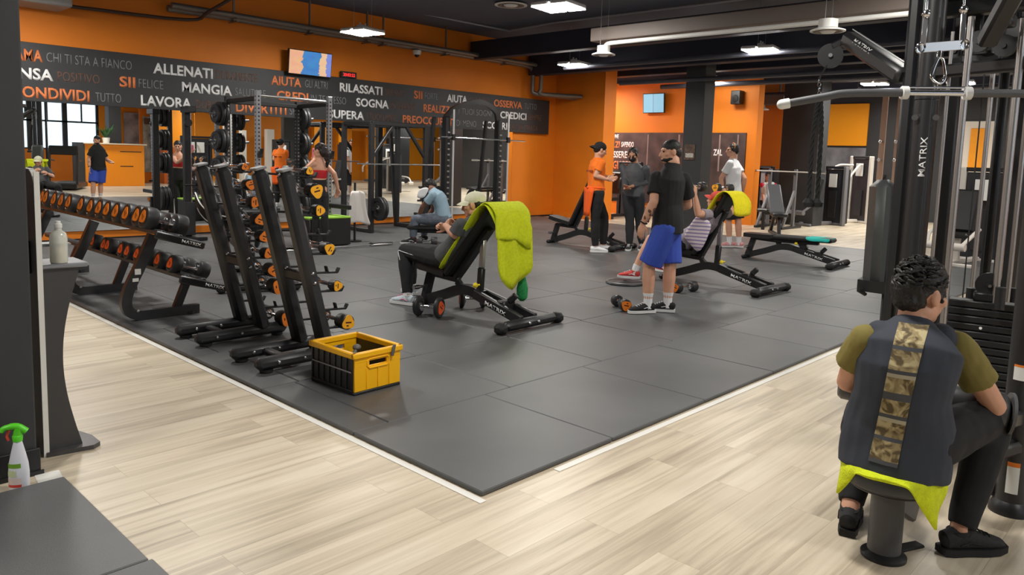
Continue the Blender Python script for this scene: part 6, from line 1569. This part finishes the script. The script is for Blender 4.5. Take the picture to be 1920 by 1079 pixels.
hd = towel_sheet('white_hoodie', mat('hoodie_white', (226, 220, 216), 0.9, bump=0.3, bscale=60), [[V((7.45 + 0.05 * u * (1 + 1.6 * v) + 0.03 * math.sin(u * 4 + v * 5), 10.72 - 0.05 * math.cos(u * 3) - 0.02 * v, 0.86 - 0.50 * v - 0.05 * abs(u) * v)) for u in (-2, -1.2, -0.4, 0.4, 1.2, 2)] for v in (0, 0.15, 0.35, 0.6, 0.85, 1.0)], 'white hoodie hanging beside the right upright of the perforated rack', 'hoodie', 0.02, (0.03, 9, 4.0))
pst = tag(MB().cyl((7.45, 10.76, 0.0), (7.45, 10.76, 1.0), 0.02).cyl((7.45, 10.76, 0), (7.45, 10.76, 0.02), 0.12, n=24).build('bar_holder', BLACK), 'thin black upright holder under the white hoodie', 'holder')
bb_ = thing('barbell', 'steel barbell lying on the rubber floor before the woman in the red top', 'barbell', (6.7, 10.05, 0.03), -0.03)
MB().cyl((-1.0, 0, 0), (0.55, 0, 0), 0.014, n=12).build('shaft', STEEL, bb_); MB().cyl((0.55, 0, 0), (0.98, 0, 0), 0.025, n=16).cyl((0.55, 0, 0), (0.575, 0, 0), 0.036, n=16).build('sleeve', CHROME, bb_)
# cable tower far left
ct_ = thing('cable_tower', 'black cable tower with weight stack standing before the left mirrors', 'machine', (ony(350, 300, 12.4).x, 12.4, 0))
T2 = lambda mb, nm, m: mb.build(nm, m, ct_, smooth=30)
T2(MB().box((-0.05, -0.05, 0), (0.05, 0.05, 2.10), 0.01), 'upright', BLACK)
T2(MB().box((-0.20, -0.3, 0), (0.20, 0.25, 0.06), 0.01), 'base', BLACK); T2(MB().box((-0.06, -0.25, 2.06), (0.06, 0.08, 2.16), 0.01), 'top_beam', BLACK)
T2(MB().box((-0.08, -0.12, 0.08), (0.08, -0.05, 0.62), 0.004), 'weight_stack', HEADM)
T2(MB().cyl((0.035, -0.09, 0.1), (0.035, -0.09, 2.06), 0.008), 'guide_rod', CHROME)
T2(MB().cyl((0, -0.1, 1.9), (0, -0.06, 1.9), 0.06), 'pulley', BLACK); T2(MB().cyl((0, -0.1, 0.9), (0, -0.1, 1.86), 0.004), 'cable', RUB); T2(MB().cyl((-0.09, -0.1, 0.9), (0.09, -0.1, 0.9), 0.014), 'handle', RUB)
# power frame with diagonal braces
pf_ = thing('power_frame', 'black power frame with diagonal top braces before the middle mirrors', 'rack', (9.1, 12.2, 0))
F2 = lambda mb, nm, m: mb.build(nm, m, pf_, world=True, smooth=30)
fx0, fx1, fz = 8.50, 9.80, 2.06
for x in (fx0, fx1):
    for y in (11.75, 12.65): F2(MB().box((x - 0.045, y - 0.04, 0), (x + 0.045, y + 0.04, fz), 0.008), 'upright', BLACK)
    F2(MB().bar((x, 11.75, 0.04), (x, 12.65, 0.04), 0.08, 0.08, 0.01), 'side_rail', BLACK); F2(MB().bar((x, 11.75, fz), (x, 12.65, fz), 0.07, 0.07, 0.01), 'top_rail', BLACK)
F2(MB().bar((fx0, 11.75, fz), (fx1, 11.75, fz), 0.07, 0.08, 0.01), 'top_beam', BLACK); F2(MB().bar((fx0, 12.65, fz), (fx1, 12.65, fz), 0.07, 0.08, 0.01), 'rear_beam', BLACK)
F2(MB().bar((fx0 + 0.03, 11.75, 1.45), (fx0 + 0.5, 11.75, fz - 0.02), 0.06, 0.06, 0.008), 'brace', BLACK); F2(MB().bar((fx1 - 0.03, 11.75, 1.45), (fx1 - 0.5, 11.75, fz - 0.02), 0.06, 0.06, 0.008), 'brace', BLACK)
F2(MB().cyl((fx0 - 0.35, 11.72, 1.30), (fx1 + 0.35, 11.72, 1.30), 0.014), 'bar', STEEL)
for k in range(2): plate(0.225, 0.225, 0.05, (fx0 + 0.10 + 0.06 * k, 11.66, 0.46), (1, 0, 0), ['black weight plate on the low peg of the power frame, inner one', 'black weight plate on the low peg of the power frame, outer one'][k], 'weight plates on the power frame')
F2(MB().cyl((fx0, 11.66, 0.46), (fx0 + 0.3, 11.66, 0.46), 0.024), 'plate_peg', STEEL); F2(MB().bar((fx0, 11.75, 0.46), (fx0, 11.62, 0.46), 0.05, 0.06), 'peg_bracket', BLACK)
# smith machine with arched top
sm = thing('smith_machine', 'smith machine with pale guide rods and arched top before the right mirrors', 'machine', (11.4, 11.95, 0))
S2 = lambda mb, nm, m: mb.build(nm, m, sm, world=True, smooth=30)
sx0, sx1, sy = 10.62, 12.25, 11.9
for x, dx in ((sx0, -0.10), (sx1, -0.20)):
    mb = MB(); mb.mat(0).box((x + dx - 0.06, sy - 0.02, 0), (x + dx + 0.06, sy + 0.14, 2.30), 0.02); mb.mat(1)
    for k in range(15): mb.box((x + dx - 0.03, sy - 0.035, 0.35 + k * 0.115), (x + dx + 0.03, sy - 0.02, 0.385 + k * 0.115), 0.004)
    mb.build('notched_upright', [BLACK, STEEL], sm, world=True, smooth=30)
    S2(MB().cyl((x, sy - 0.06, 0.06), (x, sy - 0.06, 2.45), 0.02, n=16), 'guide_rod', mat('rod_white', (214, 214, 216), 0.3, 0.3))
    S2(MB().bar((x + dx, sy - 0.5, 0.03), (x + dx, sy + 0.75, 0.03), 0.09, 0.07, 0.015), 'base_runner', BLACK)
    S2(MB().bar((x + dx, sy + 0.7, 0.05), (x + dx, sy + 0.45, 2.3), 0.07, 0.08, 0.012, (0, 1, 0)), 'rear_leg', BLACK)
S2(MB().beam(bez([(sx0 - 0.1, sy + 0.1, 2.28), (sx0 + 0.15, sy + 0.05, 2.50), (11.4, sy + 0.02, 2.66), (sx1 - 0.35, sy + 0.05, 2.52), (sx1 - 0.18, sy + 0.1, 2.28)], 6), 0.06, 0.10, (0, 1, 0)), 'arch', SATIN)
S2(MB().cyl((sx0 - 0.35, sy - 0.06, 1.88), (sx1 + 0.55, sy - 0.06, 1.87), 0.015, n=12), 'bar', CHROME)
for x in (sx0, sx1): S2(MB().cbox((x, sy - 0.06, 1.88), (0.08, 0.08, 0.12), 0.01), 'bar_carriage', BLACK)
for k in range(2): plate(0.225, 0.225, 0.05, (sx1 - 0.32 - 0.06 * k, sy + 0.62, 0.55), (1, 0, 0), ['black weight plate on the rear peg of the smith machine, outer one', 'black weight plate on the rear peg of the smith machine, inner one'][k], 'weight plates on the smith machine')
S2(MB().cyl((sx1 - 0.2, sy + 0.62, 0.55), (sx1 - 0.46, sy + 0.62, 0.55), 0.024), 'plate_peg', STEEL)

# ------------------------------------------------------------------ machines on the far wood floor
FRAME_W = mat('frame_pale', (214, 208, 200), 0.4); FRAME_G = mat('frame_grey', (110, 110, 114), 0.4); SHROUD = mat('smoked_shroud', (46, 47, 52), 0.3)
def far_machine(label, x, y, rz, fm, h=1.75, kind='tower', group='far weight machines'):
    o = thing('weight_machine', label, 'machine', (x, y, FZ), rz, group)
    b = lambda mb, nm, m: mb.build(nm, m, o, smooth=30)
    b(MB().box((-0.28, 0.02, 0.05), (0.28, 0.30, h - 0.08), 0.02), 'shroud', SHROUD)
    for s_ in (-1, 1): b(MB().box((s_ * 0.33 - 0.045, -0.02, 0), (s_ * 0.33 + 0.045, 0.10, h), 0.015), 'frame_post', fm)
    b(MB().box((-0.37, 0.0, h - 0.07), (0.37, 0.1, h), 0.015), 'top_rail', BLACK)
    b(MB().box((-0.12, -0.02, 0.2), (0.12, 0.02, 0.9), 0.005), 'weight_stack', HEADM)
    b(MB().bar((0, 0, 0.06), (0, -1.15, 0.06), 0.10, 0.08, 0.015).bar((-0.35, -1.15, 0.035), (0.35, -1.15, 0.035), 0.08, 0.07, 0.015).bar((-0.37, 0.05, 0.035), (0.37, 0.05, 0.035), 0.08, 0.07, 0.015), 'base_frame', fm)
    b(MB().bar((0, -0.85, 0.06), (0, -0.85, 0.46), 0.08, 0.08, 0.012, (0, 1, 0)), 'seat_post', fm)
    b(MB().box((-0.20, -1.05, 0.46), (0.20, -0.68, 0.55), 0.03), 'seat', PAD)
    if kind == 'leg':
        b(MB().box((-0.18, -0.10, -0.35), (0.18, 0.0, 0.35), 0.03, Matrix.Translation((0, -0.62, 0.88)) @ Matrix.Rotation(-0.25, 4, 'X')), 'back_pad', PAD)
        for s_ in (-1, 1): b(MB().tube(bez([(s_ * 0.25, -0.7, 0.6), (s_ * 0.32, -1.1, 0.55), (s_ * 0.25, -1.4, 0.35)], 5), 0.03, 10).cyl((s_ * 0.10, -1.4, 0.35), (s_ * 0.32, -1.4, 0.35), 0.06), 'roller_arm', fm)
    else:
        b(MB().box((-0.16, -0.62, 0.62), (0.16, -0.54, 1.22), 0.03), 'back_pad', PAD)
        for s_ in (-1, 1): b(MB().tube(bez([(s_ * 0.15, -0.1, h - 0.25), (s_ * 0.38, -0.5, h - 0.30), (s_ * 0.40, -0.95, 1.05), (s_ * 0.36, -1.0, 0.80)], 5), 0.028, 10), 'press_arm', fm)
    b(MB().box((-0.12, -0.04, h - 0.55), (0.12, -0.02, h - 0.2), 0.004), 'placard', WHITE)
    return o
P_ = lambda px, py: gz(px, py, FZ)
a = P_(1605, 418); far_machine('far machine with smoked shroud between two pale posts, below the orange-yellow panel', a.x, a.y, 1.15 + PI, FRAME_W, 1.85)
a = P_(1545, 428); far_machine('far leg machine with grey posts left of the pale-posted tower', a.x + 1.2, a.y + 0.3, -1.9, FRAME_G, 1.55, 'leg')
a = P_(1410, 425); far_machine('far machine with black frame right of the man in white', a.x + 2.4, a.y + 0.9, -2.2, BLACK, 1.5, 'leg')
a = P_(1345, 415); far_machine('far black machine behind the dark column and the man in white', a.x + 0.8, a.y + 1.5, -1.6, BLACK, 1.5)
a = P_(1218, 425); far_machine('far black machine before the lettered poster', 17.2, a.y * 0 + 12.0, -1.57, BLACK, 1.5)
for i, (px, py, k, lab) in enumerate(((1830, 492, 'leg', 'machine with pale frame seen between the chrome rods of the cable machine'), (1900, 470, 'tower', 'machine with pale frame seen at the right edge behind the cable machine'), (1815, 415, 'tower', 'far machine before the pale wall panel behind the cable machine'), (1640, 408, 'tower', 'far dark machine behind the tall chest pad'))):
    a = P_(px, py); far_machine(lab, a.x, a.y, (-1.7, -1.4, -1.5, -1.6)[i], FRAME_W if i < 2 else BLACK, 1.6, k)
# bench press station
bp = thing('bench_press', 'far bench press station with a long pale barbell across it', 'bench press', (0, 0, FZ))
u0 = P_(1487, 430); b0 = ony(1398, 321, u0.y + 0.0)
bar0 = onx(1396, 321, u0.x); bar1 = onx(1546, 326, u0.x); zb_ = (bar0.z + bar1.z) / 2
U = lambda mb, nm, m: mb.build(nm, m, bp, world=True, smooth=30)
bx_ = u0.x
for py_ in (bar0.y - 0.62, bar1.y + 0.75):
    U(MB().bar((bx_ + 0.15, py_, FZ), (bx_ + 0.15, py_, zb_ + 0.08), 0.07, 0.08, 0.01, (1, 0, 0)).bar((bx_ + 0.15, py_, 0.9), (bx_ - 0.45, py_, FZ + 0.02), 0.06, 0.07, 0.01), 'upright', FRAME_G); U(MB().bar((bx_ - 0.5, py_, FZ + 0.03), (bx_ + 0.6, py_, FZ + 0.03), 0.08, 0.06, 0.01), 'base_runner', BLACK)
    U(MB().cbox((bx_ + 0.08, py_, zb_ - 0.03), (0.10, 0.06, 0.05), 0.008), 'hook', BLACK)
U(MB().bar((bx_ + 0.3, bar0.y - 0.62, 0.3), (bx_ + 0.3, bar1.y + 0.75, 0.3), 0.07, 0.07, 0.01), 'cross_beam', BLACK)
ym = (bar0.y + bar1.y) / 2
U(MB().box((bx_ - 1.0, ym - 0.15, 0.40), (bx_ + 0.2, ym + 0.15, 0.48), 0.03), 'bench_pad', PAD); U(MB().bar((bx_ - 0.9, ym, FZ), (bx_ - 0.9, ym, 0.4), 0.07, 0.07, 0.01, (1, 0, 0)).bar((bx_ - 0.9, ym, 0.35), (bx_ + 0.3, ym, 0.35), 0.07, 0.06, 0.01), 'bench_frame', BLACK)
bl_ = thing('barbell', 'long pale barbell resting on the far bench press station', 'barbell', (bx_ + 0.08, ym, zb_ + 0.02), PI / 2)
hl_ = abs(bar0.y - bar1.y) / 2
MB().cyl((-hl_ * 0.72, 0, 0), (hl_ * 0.72, 0, 0), 0.015, n=12).build('shaft', mat('bar_pale', (214, 210, 204), 0.35), bl_)
for s_ in (-1, 1): MB().cyl((s_ * hl_ * 0.72, 0, 0), (s_ * hl_, 0, 0), 0.028, n=14).build('sleeve', STEEL, bl_)
ic = P_(1455, 428)
icb = thing('incline_bench', 'far grey incline bench before the second dark column', 'bench', (ic.x * 0.90, ic.y * 0.90, FZ), 2.2)
MB().box((-0.16, -0.9, 0), (0.16, 0, 0.08), 0.03, Matrix.Translation((0, 0, 0.45)) @ Matrix.Rotation(-0.75, 4, 'X')).build('backrest', FRAME_G, icb); MB().box((-0.16, 0.02, 0.42), (0.16, 0.42, 0.50), 0.03).build('seat', PAD, icb)
MB().bar((0, 0.35, 0.0), (0, 0.2, 0.43), 0.07, 0.07, 0.01, (0, 1, 0)).bar((0, -0.6, 0.0), (0, -0.2, 0.5), 0.07, 0.07, 0.01, (0, 1, 0)).bar((0, -0.65, 0.03), (0, 0.45, 0.03), 0.08, 0.06, 0.01).build('frame', BLACK, icb)
# turquoise towel on the flat bench
M3 = world_of(bench3)
tq = [[M3 @ V((-0.16 + 0.08 * u + 0.01 * math.sin(v * 3), 0.10 + 0.12 * v + 0.02 * math.sin(u * 2), 0.424 + 0.006 * math.sin(u * 3 + v * 2))) for u in range(5)] for v in range(4)]
for v, r in enumerate(tq): r.insert(0, M3 @ V((-0.175, 0.10 + 0.12 * v, 0.37 + 0.02 * (v % 2))))
towel_sheet('towel', terry('towel_turquoise', (44, 190, 180)), tq, 'turquoise towel lying on the flat empty bench', fold=(0.01, 9, 7.0), thick=0.012)

# ------------------------------------------------------------------ the far side of the room that the mirrors show
MY = 2 * (WY - 0.09)
def mir(px, py, y, sh=48): p = ony(px - sh, py, MY - y); return V((p.x, y, p.z))
RYW = -9.0
l0 = mir(30, 300, RYW).x - 3; w1 = mir(166, 300, RYW).x; zb2 = mir(60, 278, RYW).z
struct(MB().box((-7, RYW - 0.3, FZ), (w1, RYW, zb2), 0).build('wall_rear', ORANGE, smooth=0))
struct(MB().box((w1, RYW - 0.3, FZ), (32, RYW, CEILZ)).build('wall_rear.001', mat('orange_warm', (250, 158, 22), 0.55), smooth=0))
struct(MB().box((-7, RYW - 0.3, 3.6), (w1, RYW, CEILZ)).build('wall_rear.002', DARKWALL, smooth=0))
GLASS = bpy.data.materials.new('window_glass'); GLASS.use_nodes = True
_b = GLASS.node_tree.nodes['Principled BSDF']; _b.inputs['Transmission Weight'].default_value = 1; _b.inputs['Roughness'].default_value = 0.0; _b.inputs['IOR'].default_value = 1.02; _b.inputs['Base Color'].default_value = (0.88, 0.95, 1, 1)
nw = 0; xx = w1
while xx > -4:
    x0 = xx - 1.25
    o = MB().box((x0, RYW - 0.2, zb2), (x0 + 0.09, RYW - 0.08, 3.6)).box((x0 + 1.16, RYW - 0.2, zb2), (xx, RYW - 0.08, 3.6)).box((x0, RYW - 0.2, zb2), (xx, RYW - 0.08, zb2 + 0.06)).box((x0, RYW - 0.2, 2.35), (xx, RYW - 0.08, 2.42)).box((x0 + 0.60, RYW - 0.18, 2.42), (x0 + 0.65, RYW - 0.1, 3.6)).build(f'window_{nw + 1}', mat('window_frame', (44, 46, 52), 0.5), smooth=0)
    struct(o); struct(MB().box((x0 + 0.09, RYW - 0.15, zb2 + 0.06), (x0 + 1.16, RYW - 0.14, 3.6)).build('pane', GLASS, o, smooth=0))
    xx = x0; nw += 1
# a pale building front across the street, daylit
# reception counter
cy_ = -4.2
c0, c1, c2_, c3 = mir(143, 300, cy_), mir(178, 300, cy_), mir(203, 300, cy_), mir(258, 300, cy_)
cz = mir(230, 268, cy_).z
rc = thing('reception_counter', 'orange reception counter seen in the left mirror', 'counter', ((c0.x + c3.x) / 2, cy_, FZ))
RCB = lambda mb, nm, m: mb.build(nm, m, rc, world=True, smooth=0)
RCB(MB().box((c0.x, cy_ - 0.6, FZ), (c3.x, cy_, cz - 0.05), 0.01), 'front_panel', mat('counter_orange', (250, 150, 12), 0.45)); RCB(MB().box((c0.x - 0.25, cy_ - 0.65, FZ), (c0.x, cy_ + 0.05, cz), 0.01), 'end_panel', DARKWALL); RCB(MB().box((c0.x - 0.05, cy_ - 0.7, cz - 0.05), (c3.x + 0.08, cy_ + 0.1, cz), 0.01), 'worktop', mat('counter_pale', (214, 198, 176), 0.4))
RCB(MB().box((c2_.x + 0.15, cy_, cz * 0.45), (c2_.x + 0.6, cy_ + 0.005, cz * 0.47)).box((c2_.x + 0.15, cy_, cz * 0.8), (c2_.x + 0.9, cy_ + 0.005, cz * 0.82)), 'drawer_gap', BLACK)
# potted plant on the counter
pp = mir(196, 268, cy_ - 0.3); pl_ = thing('potted_plant', 'potted leafy plant on the orange counter, seen in the left mirror', 'plant', (pp.x - 0.2, cy_ - 0.35, cz))
MB().lathe([(0.001, 0), (0.10, 0), (0.13, 0.2), (0.12, 0.2), (0.001, 0.17)], n=20).build('pot', KW, pl_)
lf = MB(); rnd = random.Random(3)
for i in range(46):
    t = rnd.uniform(0, 2 * PI); L_ = rnd.uniform(0.25, 0.55); e_ = V((math.cos(t) * L_ * 0.7, math.sin(t) * L_ * 0.7, 0.2 + L_ * rnd.uniform(0.3, 1.0)))
    m1 = e_ * 0.55 + V((0, 0, 0.12)); s_ = V((-math.sin(t), math.cos(t), 0)) * 0.035
    lf.grid([[V((0, 0, 0.18)) - s_ * 0.2, V((0, 0, 0.18)) + s_ * 0.2], [m1 - s_, m1 + s_], [e_ - s_ * 0.1, e_ + s_ * 0.1]])
lo = lf.build('foliage', mat('leaf_green', (60, 110, 62), 0.6, var=0.4, scale=6), pl_); lo['kind'] = 'stuff'
def rear_col(px0, px1, y, m, nm='wall_column', z1=CEILZ, sh=48, z0=FZ, dep=0.5):
    a, b = mir(px0, 300, y, sh), mir(px1, 300, y, sh); return struct(MB().box((a.x, y - dep, z0), (b.x, y, z1), 0.01).build(nm, m, smooth=0))
WPIL = mat('pilaster_white', (226, 222, 216), 0.6); PANY2 = PANY
rear_col(190, 214, -5.2, DARKWALL)
rear_col(278, 332, -6.5, mat('orange_lit', (250, 156, 14), 0.5), 'wall_panel'); rear_col(214, 246, -8.9, mat('poster_pale', (170, 172, 180), 0.5, var=0.5, scale=2), 'wall_panel', 2.9, dep=0.05)
def rear_poster(px0, px1, py0, py1, y, label, m, sh=48):
    a, b = mir(px0, py0, y, sh), mir(px1, py1, y, sh)
    o = thing('poster', label, 'poster', (a.x, y, b.z)); MB().box((0, -0.02, 0), (b.x - a.x, 0, a.z - b.z), 0.003).build('sheet', m, o, smooth=0)
    MB().box((0.05, 0.0, (a.z - b.z) * 0.86), (b.x - a.x - 0.05, 0.004, (a.z - b.z) * 0.97)).build('heading_band', mat('poster_band', (92, 70, 66), 0.5), o, smooth=0)
rear_col(246, 280, -7.2, ORANGE, 'wall_panel', dep=0.1)
rear_poster(250, 277, 215, 322, -7.15, 'tall sporting poster on the orange wall, seen in the left mirror', mat('poster_sport', (168, 176, 170), 0.5, var=0.6, scale=3))
a = mir(286, 272, -6.3); b = mir(318, 326, -6.3)
bd = thing('low_cabinet', 'orange-brown low cabinet against the rear orange wall, seen in the left mirror', 'cabinet', ((a.x + b.x) / 2, -6.2, FZ))
MB().box((-(b.x - a.x) / 2, -0.28, 0), ((b.x - a.x) / 2, 0.25, a.z), 0.01).build('carcass', mat('cabinet_rust', (190, 92, 20), 0.5), bd, smooth=0); MB().box((-0.005, 0.25, 0.05), (0.005, 0.255, a.z - 0.05)).build('door_gap', BLACK, bd, smooth=0)
# treadmill before the windows
tm = mir(118, 345, -2.2); tr_ = thing('treadmill', 'black treadmill near the windows, seen in the left mirror', 'treadmill', (tm.x, -2.4, FZ), 0.4)
TM = lambda mb, nm, m: mb.build(nm, m, tr_, smooth=30)
TM(MB().box((-0.42, -1.0, 0.05), (0.42, 1.0, 0.22), 0.03), 'deck', BLACK); TM(MB().box((-0.28, -0.9, 0.22), (0.28, 0.95, 0.232)), 'belt', RUB)
for s_ in (-1, 1): TM(MB().bar((s_ * 0.40, 0.8, 0.15), (s_ * 0.40, 0.62, 1.25), 0.07, 0.10, 0.015, (0, 1, 0)).bar((s_ * 0.40, 0.62, 1.0), (s_ * 0.40, 0.0, 0.95), 0.05, 0.05, 0.015), 'handrail', BLACK)
TM(MB().box((-0.42, 0.55, 1.15), (0.42, 0.68, 1.45), 0.03), 'console', BLACK); TM(MB().box((-0.18, 0.545, 1.22), (0.18, 0.55, 1.40)), 'display', mat('display_red', (120, 24, 30), 0.3), )
# opposite wall seen in the middle and right mirrors
for px0, px1, y, m, z1, z0, sh in ((383, 398, -6.0, WPIL, 3.4, FZ, 40), (414, 424, -6.0, WPIL, 2.3, FZ, 40), (463, 477, -6.0, WPIL, 2.4, FZ, 40), (500, 546, -3.5, DARKWALL, CEILZ, FZ, 40), (550, 576, -7.5, PANY, 2.9, 0.9, 40), (492, 520, -7.5, PANY, 2.5, 0.6, 40), (596, 612, -7.5, PANY, 2.9, 0.9, 40)):
    rear_col(px0, px1, y, m, 'wall_panel', z1, sh, z0, 0.3)
for px0, px1, y, m, z1, z0 in ((694, 720, -7.5, PANY, 2.9, 0.6), (730, 768, -5.0, DARKWALL, CEILZ, FZ), (830, 862, -5.0, DARKWALL, CEILZ, FZ), (872, 890, -7.5, PANY, 3.0, 0.5), (902, 918, -7.5, PANY, 3.0, 0.5)):
    rear_col(px0, px1, y, m, 'wall_panel', z1, 0, z0, 0.3)
# machines on the wood floor beside the rubber, seen in the mirrors
for i, (x, y, rz, k, lab) in enumerate(((10.3, 0.6, 0.2, 'tower', 'black machine on the wood floor beside the rubber, left one in the mirrors'), (13.4, 0.2, 0.0, 'leg', 'black machine on the wood floor beside the rubber, second in the mirrors'), (16.3, -0.2, -0.2, 'tower', 'black machine on the wood floor beside the rubber, third in the mirrors'), (19.2, 0.8, 0.1, 'leg', 'pale machine on the wood floor beside the rubber, farthest in the mirrors'))):
    far_machine(lab, x, y, rz + PI, BLACK if i < 3 else FRAME_W, 1.9, k)
# ------------------------------------------------------------------ tidy: drop unused patterns and working marks
def _drop(o):
    for c in list(o.children): _drop(c)
    bpy.data.objects.remove(o)
for r_ in DB.values():
    if not r_['_used']: _drop(r_)
for o in bpy.data.objects:
    for k in ('_used', '_back', '_shirt', '_H'):
        if k in o: del o[k]
